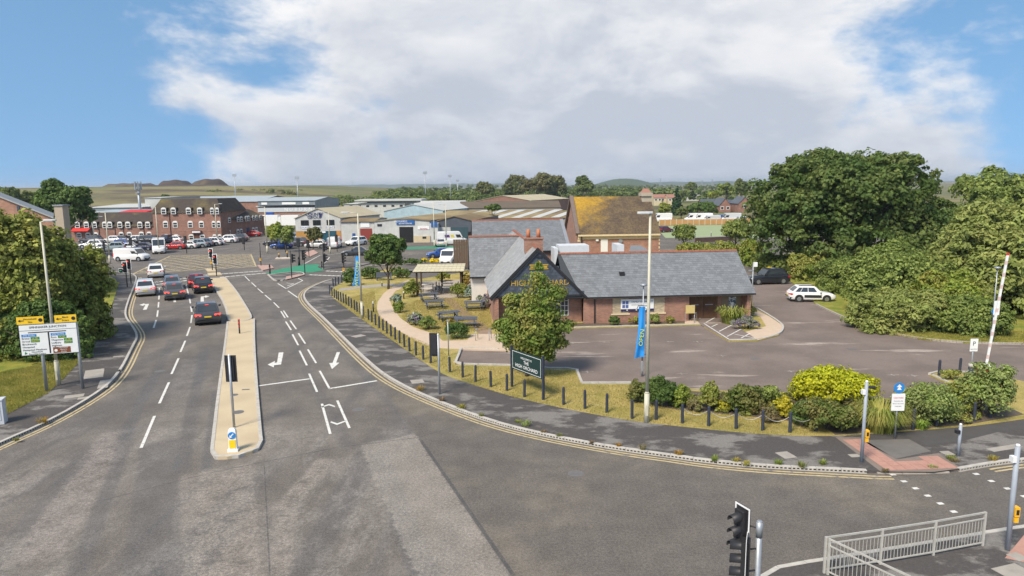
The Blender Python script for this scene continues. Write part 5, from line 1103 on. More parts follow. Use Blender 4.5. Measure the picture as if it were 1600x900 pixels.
# recessed wall below the gable, corner pier and window
rw = MB().b2((gl+.15, .85, 0), (-.002, 1.1, GH-.16)).b2((gl, GF+.02, 0), (gl+.32, .85, GH-.16)).b2((gl, .85, 0), (gl+.148, BACK-1.5, lp[1]-.02)).build('recess_wall', M_brick, pub)
def window(parent, u0, u1, z0, z1, v, cols, rows, sill=False, ft=.06, name='window'):
    wn = MB().b2((u0, v-.02, z0), (u1, v-.004, z1)).build(name, M_pane, parent); q = MB()
    q.b2((u0, v-.05, z0), (u0+ft, v-.021, z1)).b2((u1-ft, v-.05, z0), (u1, v-.021, z1)).b2((u0+ft, v-.05, z0), (u1-ft, v-.021, z0+ft)).b2((u0+ft, v-.05, z1-ft), (u1-ft, v-.021, z1)); q.build('frame', M_frame, wn)
    g = MB()
    for i in range(1, cols): x = u0+(u1-u0)*i/cols; g.b2((x-ft*.3, v-.044, z0+ft), (x+ft*.3, v-.021, z1-ft))
    for j in range(1, rows): z = z0+(z1-z0)*j/rows; g.b2((u0+ft, v-.04, z-ft*.3), (u1-ft, v-.0215, z+ft*.3))
    g.build('glazing_bars', M_frame, wn)
    if sill: MB().b2((u0-.1, v-.12, z0-.09), (u1+.1, v-.003, z0-.003)).build('sill', M_stone, wn)
    return wn
window(pub, gr-2.3, gr-1.05, .55, 2.15, .85, 4, 4); window(pub, gl+1.1, gl+2.6, .55, 2.15, .85, 4, 4)
# gold lettering on the slates
for tx, x, z, s_ in (('THE', gm-.25, 4.02, .46), ('HIGH ORCHARD', gm+.05, 3.38, .48)): text_mesh(tx, s_*1.25, M_gold, pub, (x, GF-.03, z), (rad(90), 0, 0), extrude=.025)
MB().b2((gm-.78, GF-.06, 4.75), (gm+.68, GF-.02, 4.83)).b2((gm-.78, GF-.06, 4.45), (gm+.68, GF-.02, 4.52)).add([(gm-.25, GF-.06, 4.83), (gm+.15, GF-.06, 4.83), (gm+.10, GF-.06, 5.05), (gm-.05, GF-.06, 5.13), (gm-.20, GF-.06, 5.05)], [(0, 1, 2, 3, 4)]).build('gold_emblem', M_gold, pub)
MB().b2((gm-.70, GF-.055, 4.56), (gm+.60, GF-.02, 4.70)).build('gold_ribbon', M_gold, pub)
MB().b2((gm-.2, GF-.1, 5.35), (gm+.2, GF-.02, 5.45)).build('floodlight', M_gut, pub)
# left wing with rendered end wall: ridge parallel to the front
zf = lambda x, y, v: W(x, y, (P0+PV*v).y).z-PZ
LH = GH; LR = GA
LWv0 = (G(750, 432, PZ+LH)-P0).dot(PV); LRv = (G(776, 369, PZ+LR)-P0).dot(PV); BK = LRv*2-LWv0
lwu0 = (G(734, 432, PZ+LH)-P0).dot(PU)
MB().b2((lwu0+.15, LWv0+.25, 0), (gl+.3, LWv0+.5, LH-.1)).b2((lwu0+.15, LWv0+.5, 0), (lwu0+.4, LRv*2-LWv0-.3, LH-.1)).build('rendered_wall', M_render, pub)
r2 = (LR-LH)/(LRv-LWv0)
lrf = MB().slab((lwu0, LWv0-.05, LH-.03), (gl+.02, LWv0-.05, LH-.03), (gm, LRv, LR), (lwu0, LRv, LR), .1).slab((gm, 2*LRv-LWv0, LH-.03), (lwu0, 2*LRv-LWv0, LH-.03), (lwu0, LRv, LR), (gm, LRv, LR), .1).build('wing_roof', M_under, pub)
slates(lrf, (lwu0, LWv0-.06, LH-.02), (gl, LWv0-.06, LH-.02), (gm-.02, LRv, LR+.012), (lwu0, LRv, LR+.012), M_slate); ridge(lrf, (lwu0, LRv, LR+.05), (gm, LRv, LR+.05))
slates(lrf, (gm, 2*LRv-LWv0, LH-.02), (lwu0, 2*LRv-LWv0, LH-.02), (lwu0, LRv, LR+.012), (gm, LRv, LR+.012), M_slate)
MB().b2((lwu0-.05, LWv0-.18, LH-.16), (gl-.2, LWv0-.06, LH-.05)).build('gutter', M_gut, lrf); MB().add([(lwu0+.16, LWv0+.3, LH-.1), (lwu0+.16, 2*LRv-LWv0-.3, LH-.1), (lwu0+.16, LRv, LR-.15)], [(0, 2, 1)]).build('gable_end', M_render, pub)
l_ = T('wall_lamp', 'round pale lamp on the white rendered pub wall', 'wall lamp', P0+PU*(lwu0+1.6)+PV*(LWv0+.2)+Vector((0, 0, 1.95)), PA); MB().cyl((0, 0, 0), (0, -.1, 0), .2, .16, 14).build('shade', mat('lamp_tan', (.5, .36, .18), .6, .05), l_)
l_ = T('hanging_basket', 'dark hanging basket at the corner of the rendered wall', 'basket', P0+PU*(gl-.45)+PV*(GF+.7)+Vector((0, 0, 1.45)), PA); MB().cyl((0, 0, 0), (0, 0, .3), .12, .26, 12).build('basket', mat('basket_moss', (.10, .06, .04), .95, .3, 12, bump=.6), l_); MB().cyl((0, 0, .3), (0, 0, .85), .012, n=6).build('hanger', M_gut, l_)
# chimney on the cross ridge
cv = 3.6; cz = zf(842, 368, cv)
ch = MB().b2((gm-.75, cv-.35, GA-.6), (gm+.75, cv+.35, cz-.25)).b2((gm-.82, cv-.42, cz-.25), (gm+.82, cv+.42, cz-.12)).build('chimney', M_brick, pub)
for s_ in (-.42, .42): MB().cyl((gm+s_, cv, cz-.12), (gm+s_, cv, cz+.55), .17, .13, 12).build('chimney_pot', mat('terracotta', (.45, .16, .07), .85, .12, 4), ch, True)
# tall rear slate roof behind
RV0, RV1, RV2 = 22.0, 28.0, 34.0
def at_v(x, y, v): p = W(x, y, (P0+PV*v).y); d = p-P0; return Vector((d.dot(PU), v, p.z-PZ))
ra, rb_ = at_v(737, 345, RV1), at_v(884, 342, RV1); rd, rc = at_v(737, 393, RV0), at_v(897, 391, RV0); zr_ = (ra.z+rb_.z)/2; ze = min(rd.z, rc.z)
ra, rb_, rc, rd = Vector((ra.x, RV1, zr_)), Vector((rc.x-.4, RV1, zr_)), Vector((rc.x-.4, RV0, ze)), Vector((rd.x, RV0, ze))
rr = MB().slab(rd, rc, rb_, ra, .12).slab((rc.x, RV2, ze), (rd.x, RV2, ze), ra, rb_, .12).build('rear_roof', M_under, pub); slates(rr, rd+Vector((0, 0, .01)), rc+Vector((0, 0, .01)), rb_+Vector((0, 0, .01)), ra+Vector((0, 0, .01)), M_slate); ridge(rr, ra+Vector((0, 0, .05)), rb_+Vector((0, 0, .05)))
slates(rr, (rc.x, RV2, ze+.01), (rd.x, RV2, ze+.01), ra+Vector((0, 0, .01)), rb_+Vector((0, 0, .01)), M_slate)
MB().b2((rd.x+.3, RV0+.4, 0), (rc.x-.3, RV2-.4, ze-.1)).add([(rc.x-.28, RV0+.4, ze-.1), (rc.x-.28, RV2-.4, ze-.1), (rc.x-.28, RV1, zr_-.15)], [(0, 1, 2)]).add([(rd.x+.28, RV0+.4, ze-.1), (rd.x+.28, RV2-.4, ze-.1), (rd.x+.28, RV1, zr_-.15)], [(0, 2, 1)]).build('rear_wall', M_brick, pub)
MB().slab((rc.x-.25, RV0-.2, ze+.06), (rc.x+.12, RV0-.2, ze+.06), (rc.x+.12, RV1, zr_+.08), (rc.x-.25, RV1, zr_+.08), .2).build('verge_coping', M_lead, rr)
# kitchen plant on the flat roof between
MB().b2((.5, DEP, 0), (WL-4, 21.5, 3.3)).build('flat_roof_block', M_lead, pub)
for x0, x1, yt, yb, v, nm in ((866, 872, 388, 397, 9.0, 'condenser_unit'), (874, 921, 384, 397, 9.3, 'plant_enclosure'), (966, 977, 383, 394, 9.5, 'extract_fan')):
    a, b = at_v(x0, yt, v), at_v(x1, yb, v); MB().b2((a.x, v, 3.3), (b.x, v+2.2, max(a.z, 4.2))).build(nm, mat('plant_white', (.55, .57, .58), .6, .08), pub)
a, b = at_v(974, 382, 11), at_v(1030, 395, 11)
MB().slab((a.x, 9, 4.0), (b.x, 9, 4.0), (b.x-1.2, 12.5, 5.0), (a.x+1.2, 12.5, 5.0), .1).build('lantern_roof', M_slate, pub)
# yellow sign frame and stand by the doors
o = T('yellow_sign', 'yellow wheeled sign board by the pub service doors', 'sign', G(1078, 503, PZ), PA)
MB().b2((-.38, -.05, .7), (.36, .0, 1.35)).build('board', mat('sign_cream_yellow', (.52, .40, .15), .6, .08), o); MB().cyl((-.38, 0, 0), (-.38, 0, .8), .02, n=6).cyl((.38, 0, 0), (.38, 0, .8), .02, n=6).build('leg', M_galv, o)
o = T('cycle_stand', 'pale hoop stand beside the yellow sign board', 'cycle stand', G(1086.5, 503.5, PZ), rad(60), 'hoop stands'); MB().tube([(-.35, 0, 0), (-.35, 0, .6), (-.2, 0, .75), (.2, 0, .75), (.35, 0, .6), (.35, 0, 0)], .025, 8).build('hoop', M_galv, o, True)
for x, y, lb in ((745, 531, 'left steel hoop stand on the pub path'), (766, 531, 'right steel hoop stand on the pub path')):
    o = T('cycle_stand', lb, 'cycle stand', G(x, y, PZ), rad(80), 'hoop stands'); MB().tube([(-.35, 0, 0), (-.35, 0, .65), (-.2, 0, .8), (.2, 0, .8), (.35, 0, .65), (.35, 0, 0)], .025, 8).build('hoop', M_galv, o, True)
# brown timber screen left of the pub
p = G(726, 419, PZ); o = T('timber_screen', 'brown timber screen standing left of the slate roofed wing', 'screen', (p.x, p.y, PZ)); h = top(726, 419, 374, PZ); w_ = 2.9
for i in range(9): MB().b2((-w_/2+i*w_/9+.01, -.03, .1), (-w_/2+(i+1)*w_/9-.01, .0, h)).build('plank', mat('screen_brown', (.11, .075, .05), .8, .15, 3, island=.1), o)
MB().b2((-w_/2, .002, .5), (w_/2, .06, .62)).b2((-w_/2, .002, h-.5), (w_/2, .06, h-.38)).build('rail', mat('screen_brown', (0, 0, 0)), o)

# ---- garden: picnic tables, pergola, dining sets
M_pic = mat('picnic_grey', (.085, .095, .115), .75, .15, 5, bump=.2)
def picnic(x, y, rz, label):
    o = T('picnic_table', label, 'picnic table', G(x, y, PZ), rz, 'picnic tables on the pub lawn')
    for j in range(5): MB().b2((-.9, -.38+j*.155, .72), (.9, -.38+j*.155+.14, .76)).build('table_board', M_pic, o)
    for s_ in (-1, 1):
        for j in range(2): MB().b2((-.9, s_*.72-.14+j*.145, .42), (.9, s_*.72-.14+j*.145+.135, .455)).build('seat_board', M_pic, o)
        for xx in (-.65, .65): MB().loft([[(xx+a*.04, s_*.35+b*.05, .72) for a, b in ((-1, -1), (1, -1), (1, 1), (-1, 1))], [(xx+a*.04, s_*.66+b*.05, 0) for a, b in ((-1, -1), (1, -1), (1, 1), (-1, 1))]]).build('leg', M_pic, o)
    for xx in (-.7, .7): MB().b2((xx-.03, -.8, .34), (xx+.03, .8, .42)).b2((xx-.03, -.4, .64), (xx+.03, .4, .719)).build('cross_bearer', M_pic, o)
    return o
picnic(670, 470.5, rad(15), 'picnic table closest to the timber pergola'); picnic(679, 482, rad(10), 'picnic table second from the pergola'); picnic(701, 501, rad(20), 'picnic table in the middle of the trodden lawn'); picnic(728, 511, rad(4), 'picnic table beside the clipped hedge and hoop stands'); picnic(741, 484, rad(5), 'picnic table beside the rendered pub wall')
p = G(600, 438, PZ); o = T('garden_bench', 'dark bench under the shrubs left of the pergola', 'bench', p, rad(6)); MB().b2((-.9, -.25, .4), (.9, .25, .46)).build('seat', M_pic, o); MB().b2((-.9, .2, .46), (.9, .27, .95)).build('backrest', M_pic, o)
for s_ in (-.8, .8): MB().b2((s_-.05, -.25, 0), (s_+.05, .25, .4)).build('leg', M_pic, o)
# pergola
M_tim = mat('pergola_post', (.07, .045, .03), .85, .2, 6, bump=.3); M_sheet = mat('pergola_roof', (.54, .49, .34), .7, .1, 2)
A, B_ = G(652, 463, PZ), G(720, 460, PZ)
pg = T('pergola', 'timber pergola with pale ribbed sheet roof over the dining sets', 'pergola', (A.x, A.y, PZ), rad(2)); ln = (B_-A).length; dp = 4.6; hz = zf(650, 431, 1)*0+2.35
for u in (0, ln*.5, ln):
    for v in (0, dp):
        if u == ln*.5 and v == 0: continue
        MB().b2((u-.09, v-.09, 0), (u+.09, v+.09, hz+(.15 if v else 0))).build('post', M_tim, pg)
for v in (0, dp): MB().b2((-.3, v-.06, hz+(.15 if v else 0)), (ln+.3, v+.06, hz+.16+(.15 if v else 0))).build('beam', M_tim, pg)
for i in range(12):
    u = -.35+(ln+.7)*i/12; u1 = -.35+(ln+.7)*(i+1)/12-.02; MB().slab((u, -.45, hz+.18), (u1, -.45, hz+.18), (u1, dp+.3, hz+.34), (u, dp+.3, hz+.34), .03).build('roof_sheet', M_sheet, pg)
for j in range(4): MB().slab((-.35, -.3+j*1.5, hz+.215+j*.05), (ln+.35, -.3+j*1.5, hz+.215+j*.05), (ln+.35, -.18+j*1.5, hz+.22+j*.05), (-.35, -.18+j*1.5, hz+.22+j*.05), .02).build('roof_batten', M_sheet, pg)
M_dine = mat('dining_pale', (.58, .55, .50), .6, .1, 4)
def dining(x, y, label):
    o = T('dining_table', label, 'dining table', G(x, y, PZ), rad(5), 'dining tables under the pergola'); 
    for j in range(3): MB().b2((-.62, -.4+j*.27, .73), (.62, -.4+j*.27+.255, .76)).build('table_board', M_dine, o)
    for a in (-.5, .5):
        for b in (-.32, .32): MB().b2((a-.03, b-.03, 0), (a+.03, b+.03, .73)).build('leg', M_pic, o)
    for k, (dx, dy, r) in enumerate(((-.95, .0, -90), (.95, 0, 90))):
        c_ = T('dining_chair', label.replace('dining table', 'slatted chair %s of the dining table' % ('left', 'right')[k]), 'chair', G(x, y, PZ)+Vector((dx, dy, 0)), rad(r), 'chairs under the pergola')
        MB().b2((-.22, -.22, .43), (.22, .22, .46)).build('seat', M_pic, c_)
        for j in range(3): MB().b2((-.22, -.24, .55+j*.13), (.22, -.22, .64+j*.13)).build('back_slat', M_pic, c_)
        for a in (-.2, .2):
            for b in (-.2, .2): MB().b2((a-.02, b-.02, 0), (a+.02, b+.02, .93 if b < 0 else .43)).build('leg', M_pic, c_)
dining(669, 455.5, 'pale dining table at the left rear under the pergola'); dining(666, 461.5, 'pale dining table at the left front under the pergola'); dining(699, 453.5, 'pale dining table at the right rear under the pergola'); dining(701, 459.5, 'pale dining table at the right front under the pergola')
# low wall and hedge behind the garden
a, b = G(572, 423, PZ), G(632, 418.5, PZ); o = T('garden_wall', 'low pale stone wall behind the garden shrubs', 'wall', (a.x, a.y, PZ), math.atan2((b-a).y, (b-a).x)); n = int((b-a).length/.6)
for i in range(n): MB().b2((i*.6+.01, -.12, 0), (i*.6+.59, .12, .55)).build('stone_block', M_conc, o)
MB().b2((0, -.16, .55), (n*.6, .16, .63)).build('coping', M_conc, o)

# faded bay marks and a drain or two in the car park
M_fade = mat('faded_paint', (.36, .32, .28), .8, .2, 6, col2=(.19, .155, .13), nscale=5, thr=.5, soft=.08)
for x, y in ((895, 536), (945, 535), (993, 535), (1045, 534), (1090, 534), (1128, 556), (1235, 580), (1290, 583), (1395, 586), (1427, 587), (918, 581), (1065, 584)):
    for dx, dy in ((.35, 0), (0, .2)):
        p = G(x, y, .05); mb = MB(); ribbon(mb, [p-Vector((dx, dy, 0)), p+Vector((dx, dy, 0))], .09, .056+(.003 if dx else 0)); mb.build('bay_mark', M_fade, car_park)
for x, y in ((1180, 560), (860, 560), (1330, 545)):
    p = G(x, y, .05); MB().box((p.x, p.y, .055), (.5, .45, .01)).build('drain_grate', M_iron, car_park)
for x, y, r in ((560, 640, .32), (250, 580, .3), (900, 740, .32), (420, 500, .3)):
    p = G(x, y); MB().cyl((p.x, p.y, -.01), (p.x, p.y, .006), r, n=20).build('manhole_cover', M_iron, road)

# ---------------------------------------------------------------- buildings behind
M_tile = mat('old_tile_roof', (.055, .042, .034), .9, .25, 1.2, col2=(.14, .11, .04), nscale=.25, thr=.6, soft=.12, bump=.3, bscale=3)
M_moss = mat('mossy_tile', (.10, .072, .045), .9, .22, 1.5, col2=(.34, .20, .02), nscale=.22, thr=.53, soft=.10, bump=.3, bscale=4)
M_clad = wave_mat('pale_cladding', (.48, .48, .45), (.36, .36, .34), 1.1, 30, .6, .1, .04); M_cladg = wave_mat('grey_cladding', (.20, .23, .25), (.14, .16, .18), 1.1, 30, .6, .1, .05); M_cladd = wave_mat('dark_cladding', (.075, .085, .10), (.05, .055, .065), 1.1, 30, .5, .1, .05); M_cladb = wave_mat('blue_cladding', (.34, .45, .50), (.26, .35, .40), 1.1, 30, .6, .1, .04)
M_rsheet = mat('roof_sheet_pale', (.46, .46, .43), .7, .08, .4); M_rgrey = mat('roof_sheet_grey', (.33, .37, .39), .6, .08, .4); M_rbuff = mat('roof_sheet_buff', (.42, .36, .24), .8, .12, .3); M_rmoss = mat('roof_sheet_moss', (.17, .12, .06), .9, .2, .4, col2=(.30, .23, .11), nscale=.06, thr=.52, soft=.08)
M_orange = mat('orange_brick', (.42, .22, .06), .85, .15, 2); M_shut = mat('shutter_red', (.22, .035, .025), .6, .05); M_creamw = mat('cream_block', (.52, .43, .28), .85, .1, 1)
M_bsign = mat('blue_sign', (.02, .10, .30), .5, .03); M_pinkg = mat('far_red_tile', (.30, .15, .11), .9, .15, .5)
_arch = {}
def arch_meshes():
    pts = [(-.5, 0), (.5, 0), (.5, .78)]+[(.5*math.cos(t), .78+.22*math.sin(t)) for t in (math.pi*k/8 for k in range(1, 8))]+[(-.5, .78)]
    a = MB(); n = len(pts); a.add([(x, -.08, z) for x, z in pts]+[(x, 0, z) for x, z in pts], [tuple(range(n))]+[(i, n+i, n+(i+1) % n, (i+1) % n) for i in range(n)])
    b = MB().b2((-.38, -.09, .08), (.38, -.081, .38)).b2((-.38, -.09, .46), (.38, -.081, .72))
    return a.mesh('window', M_frame), b.mesh('pane', M_pane)
AW, AP = arch_meshes()
def arch_win(parent, u, v, z, w, h, rz=0):
    o = bpy.data.objects.new('window', AW); COL.objects.link(o); o.parent = parent; o.location = (u, v, z); o.scale = (w, 1, h); o.rotation_euler = (0, 0, rz)
    p = bpy.data.objects.new('pane', AP); COL.objects.link(p); p.parent = o
# brick office: three wings
YC = G(308, 376).y
def X_(x, y, Y): return W(x, y, Y).x
def Z_(x, y, Y): return W(x, y, Y).z
off = T('brick_office', 'three storey brick office block with dark mansard roof and arched windows', 'office building', (X_(242, 376, YC), YC, 0))
ox = off.location.x; cw = X_(347, 376, YC)-ox; ez, rz_ = Z_(295, 331.5, YC), Z_(295, 311, YC); cd = 14
MB().b2((0, 0, 0), (cw, cd, ez)).build('wall', M_brick2, off)
rf = MB().loft([[(-.3, -.3, ez), (cw+.3, -.3, ez), (cw+.3, cd, ez), (-.3, cd, ez)], [(.9, 2.2, rz_), (cw-1.3, 2.2, rz_), (cw-1.3, cd-2, rz_), (.9, cd-2, rz_)]]).build('roof', M_tile, off)
MB().b2((-.1, -.1, ez-.15), (cw+.1, -.001, ez-.02)).build('eaves_band', M_stone, off); MB().b2((0, -.05, 2.0), (cw, -.002, 2.12)).build('string_course', M_brick, off)
ww = 7.6/FPX*YC
for x in (258.3, 273.4, 297, 314.4, 333.6, 341.5):
    u = X_(x, 345, YC)-ox; w_ = ww if x < 330 else ww*.72
    for yt, yb in ((324, 334.5), (345, 355.5), (366, 374.5)): 
        z0, z1 = Z_(x, yb, YC), Z_(x, yt, YC); arch_win(off, u, -.35 if yt == 324 else 0, z0, w_, z1-z0)
        if yt == 324: MB().b2((u-w_*.6, -.33, ez-.3), (u+w_*.6, 1.0, z1-.05)).build('dormer', M_tile, off)
u = X_(308.5, 370, YC)-ox; MB().b2((u-.75, -.06, 0), (u+.75, -.002, 1.55)).build('door', mat('door_brown', (.12, .05, .03), .6, .1), off); q = MB().b2((u-1.0, -.5, 1.6), (u+1.0, -.01, 2.15)).build('porch_sign', mat('porch_plum', (.12, .06, .07), .6, .05), off); MB().b2((u-.85, -.515, 1.72), (u+.85, -.501, 2.02)).build('sign_face', M_wht, q)
for uu in (X_(266, 350, YC)-ox,): MB().cyl((uu, -.08, 0), (uu, -.08, ez), .07, n=6).build('downpipe', M_gut, off)
YL = YC+1.5; lx0 = X_(108, 376, YL)-ox; lz, lr = Z_(170, 353.5, YL), Z_(170, 333.5, YL)
lw_ = MB().b2((lx0, 1.5, 0), (-.01, 11, lz)).build('left_wing_wall', M_brick2, off); lrf = MB().loft([[(lx0-.3, 1.2, lz), (-.02, 1.2, lz), (-.02, 11.3, lz), (lx0-.3, 11.3, lz)], [(lx0+2.4, 4.5, lr), (-.02, 4.5, lr), (-.02, 8, lr), (lx0+2.4, 8, lr)]]).build('left_wing_roof', M_tile, off)
MB().b2((lx0, 1.42, lz-.12), (-.02, 1.499, lz-.01)).build('eaves_band', M_stone, off)
for x in (122, 136, 148.5, 164.7, 172.6, 188.3, 200.8, 219.6, 231.8): u = X_(x, 350, YL)-ox; z0, z1 = Z_(x, 356, YL), Z_(x, 346, YL); arch_win(off, u, 1.25, z0, 1.0, z1-z0); MB().b2((u-.5, 1.27, lz-.2), (u+.5, 2.4, z1-.08)).build('dormer', M_tile, off)
for x in (124, 138, 150, 190, 202.6, 221.4, 233.5): u = X_(x, 370, YL)-ox; arch_win(off, u, 1.5, .7, 1.0, 1.25)
for x in (145, 156, 181, 194, 226): u = X_(x, 370, YL)-ox; MB().cyl((u, 1.43, 0), (u, 1.43, lz), .06, n=6).build('downpipe', M_gut, off)
MB().loft([[(X_(113, 365, YL)-ox, .2, 2.3), (X_(143, 365, YL)-ox, .2, 2.3), (X_(143, 365, YL)-ox, .25, 2.15), (X_(113, 365, YL)-ox, .25, 2.15)], [(X_(113, 365, YL)-ox, 1.48, 2.95), (X_(143, 365, YL)-ox, 1.48, 2.95), (X_(143, 365, YL)-ox, 1.48, 2.8), (X_(113, 365, YL)-ox, 1.48, 2.8)]]).build('red_awning', mat('awning_red', (.5, .03, .02), .6, .04), off)
a, b = G(348.5, 374.5)-off.location, G(414, 366)-off.location; d = b-a; ra_ = math.atan2(d.y, d.x); ln = d.length; n2 = Vector((-d.y, d.x, 0)).normalized(); h1 = Z_(349, 344.6, G(348.5, 374.5).y); hr = h1+1.9
def wing_pt(u, v, z): p = a+d.normalized()*u+n2*v; return (p.x, p.y, z)
MB().loft([[wing_pt(0, 0, z), wing_pt(ln, 0, z), wing_pt(ln, 9, z), wing_pt(0, 9, z)] for z in (0, h1)]).build('right_wing_wall', M_brick2, off)
MB().loft([[wing_pt(-.2, -.3, h1), wing_pt(ln+.2, -.3, h1), wing_pt(ln+.2, 9.3, h1), wing_pt(-.2, 9.3, h1)], [wing_pt(0, 2.6, hr), wing_pt(ln-1.8, 2.6, hr), wing_pt(ln-1.8, 6.5, hr), wing_pt(0, 6.5, hr)]]).build('right_wing_roof', M_tile, off)
for k, x in enumerate((358.5, 372, 377, 384.7, 388.5, 395.8, 401, 407)):
    t = (x-348.5)/(414-348.5); u = ln*(t*.92+.08*t*t); p = wing_pt(u, -.25, h1-.6); arch_win(off, p[0], p[1], p[2], .95, 1.2, ra_)
    if k in (0, 1, 2, 5, 6): p = wing_pt(u, 0, .7); arch_win(off, p[0], p[1], p[2], .95, 1.25, ra_)
p0_, p1_ = wing_pt(ln*.55, -.03, 0), wing_pt(ln*.62, -.03, 0); MB().loft([[p0_, p1_, (p1_[0], p1_[1], 2.0), (p0_[0], p0_[1], 2.0)], [wing_pt(ln*.55, .02, 0), wing_pt(ln*.62, .02, 0), wing_pt(ln*.62, .02, 2.0), wing_pt(ln*.55, .02, 2.0)]]).build('door', mat('door_blue', (.03, .05, .14), .5, .05), off)

def shed(name, label, A, B, D, ze, zr, wall, roof, cat='warehouse', gable=True, base=None, base_h=0, over=.25, group='industrial units behind the junction'):
    "unit with front corners A, B on the ground, depth vector D; gable: ridge runs along D, else along the front"
    o = T(name, label, cat, (A.x, A.y, 0), math.atan2((B-A).y, (B-A).x), group); w = (B-A).length; ca, sa = math.cos(-o.rotation_euler.z), math.sin(-o.rotation_euler.z)
    dx, dy = D.x*ca-D.y*sa, D.x*sa+D.y*ca; m = w/2
    if gable:
        pr = [(0, base_h), (w, base_h), (w, ze), (m, zr), (0, ze)]
        MB().loft([[(x, 0, z) for x, z in pr], [(x+dx, dy, z) for x, z in pr]]).build('wall', wall, o)
        e = over; s_ = (zr-ze)/m
        MB().slab((-e+dx, dy, ze-e*s_+.14), (-e, -.2, ze-e*s_+.14), (m, -.2, zr+.14), (m+dx, dy, zr+.14), .12).slab((w+e, -.2, ze-e*s_+.14), (w+e+dx, dy, ze-e*s_+.14), (m+dx, dy, zr+.14), (m, -.2, zr+.14), .12).build('roof', roof, o)
    else:
        MB().loft([[(0, 0, z), (w, 0, z), (w+dx, dy, z), (dx, dy, z)] for z in (base_h, ze)]).build('wall', wall, o)
        MB().add([(0, 0, ze), (dx, dy, ze), (dx/2, dy/2, zr-.1), (w, 0, ze), (w+dx, dy, ze), (w+dx/2, dy/2, zr-.1)], [(0, 2, 1), (3, 4, 5)]).build('gable_end', wall, o)
        MB().slab((-.2, -.3, ze), (w+.2, -.3, ze), (w+.2+dx/2, dy/2, zr), (-.2+dx/2, dy/2, zr), .1).slab((w+.2+dx, dy+.3, ze), (-.2+dx, dy+.3, ze), (-.2+dx/2, dy/2, zr), (w+.2+dx/2, dy/2, zr), .1).build('roof', roof, o)
    if base_h: MB().b2((.02, .02, 0), (w-.02, dy-.5, base_h)).build('base', base, o)
    return o, w
def bx(o, name, m, u0, u1, z0, z1, t=.08, par=None): return MB().b2((u0, -t, z0), (u1, -.002, z1)).build(name, m, par or o)
# white gabled unit with orange brick base
Yc = G(498, 377.5).y; zr = Z_(498, 326, Yc); ze = Z_(533, 340.5, Yc); A, B = G(463, 378), G(533, 377); B = Vector((B.x, A.y+.6, 0)); D = G(563, 322, zr)-W(498, 326, Yc); D.z = 0
cu, w = shed('gabled_unit', 'white gabled trade unit with three windows and orange brick base', A, B, D, ze, zr, M_clad, M_rbuff, 'trade unit', base=M_orange, base_h=Z_(498, 361, Yc))
bh = Z_(498, 361, Yc)
f_ = lambda x: (X_(x, 350, Yc)-A.x)
for xa, xb in ((470.5, 482.5), (489, 501), (510, 522)): 
    wn = bx(cu, 'window', M_pane, f_(xa), f_(xb), Z_(498, 352, Yc), Z_(498, 343.8, Yc)); bx(cu, 'mullion', M_gut, f_((xa+xb)/2)-.05, f_((xa+xb)/2)+.05, Z_(498, 352, Yc), Z_(498, 343.8, Yc), .1, wn)
for xa, xb in ((471, 482), (490, 500), (510, 521)): 
    q = bx(cu, 'name_board', M_wht, f_(xa), f_(xb), Z_(498, 357.5, Yc), Z_(498, 353.5, Yc)); text_mesh('COUNTY', .42, M_bsign, q, ((f_(xa)+f_(xb))/2, -.1, Z_(498, 355.5, Yc)), (rad(90), 0, 0), extrude=.01)
M_nav = mat('navy_letter', (.015, .02, .10), .5, 0)
text_mesh('COUNTY', .85, M_nav, cu, (f_(491.5), -.1, Z_(498, 334.7, Yc)), (rad(90), 0, 0), extrude=.02); text_mesh('GROUP', .85, M_nav, cu, (f_(492), -.1, Z_(498, 339.5, Yc)), (rad(90), 0, 0), extrude=.02)
q = MB().add([(f_(499), -.1, Z_(498, 332, Yc)), (f_(503), -.1, Z_(498, 335, Yc)), (f_(502.5), -.1, Z_(498, 341, Yc)), (f_(500.5), -.1, Z_(498, 337, Yc)), (f_(498.5), -.1, Z_(498, 336, Yc))], [(0, 1, 2, 3, 4)]).build('emblem', M_nav, cu)
bx(cu, 'entrance', mat('teal_glass', (.03, .09, .12), .15, .05), f_(501), f_(524), 0, bh, .06); bx(cu, 'entrance_sign', M_wht, f_(500), f_(508), Z_(498, 364, Yc), Z_(498, 361.5, Yc), .2)
# link block with red shutter, workshop with open door
Yk = G(560, 378.5).y; A, B = Vector((X_(534, 379, Yk), Yk, 0)), Vector((X_(586, 379, Yk), Yk, 0)); lk, w = shed('link_block', 'pale link block with dark red shutter and blue door', A, B, Vector((0, 14, 0)), Z_(560, 346, Yk), Z_(560, 342.5, Yk), M_clad, M_rmoss, 'trade unit', gable=False)
f_ = lambda x: X_(x, 365, Yk)-A.x
bx(lk, 'shutter', M_shut, f_(563), f_(581.5), 0, Z_(570, 357, Yk)); bx(lk, 'door', mat('door_bright_blue', (.02, .08, .25), .5, .05), f_(550.5), f_(555), 0, Z_(552, 364.5, Yk)); bx(lk, 'wall_panel', M_wht, f_(564), f_(578), Z_(570, 355, Yk), Z_(570, 347, Yk)); bx(lk, 'flue', M_gut, f_(588), f_(589), Z_(570, 362, Yk), Z_(570, 347, Yk), .3)
Yh = G(634, 379).y; A, B = Vector((X_(586.2, 379, Yh), Yh, 0)), Vector((X_(672, 379, Yh), Yh, 0)); zr = Z_(641, 341.5, Yh); hs_, w = shed('workshop', 'pale workshop with dark open doorway and blue name board', A, B, Vector((6, 24, 0)), Z_(600, 346, Yh), zr, M_clad, M_rmoss, 'workshop')
f_ = lambda x: X_(x, 360, Yh)-A.x
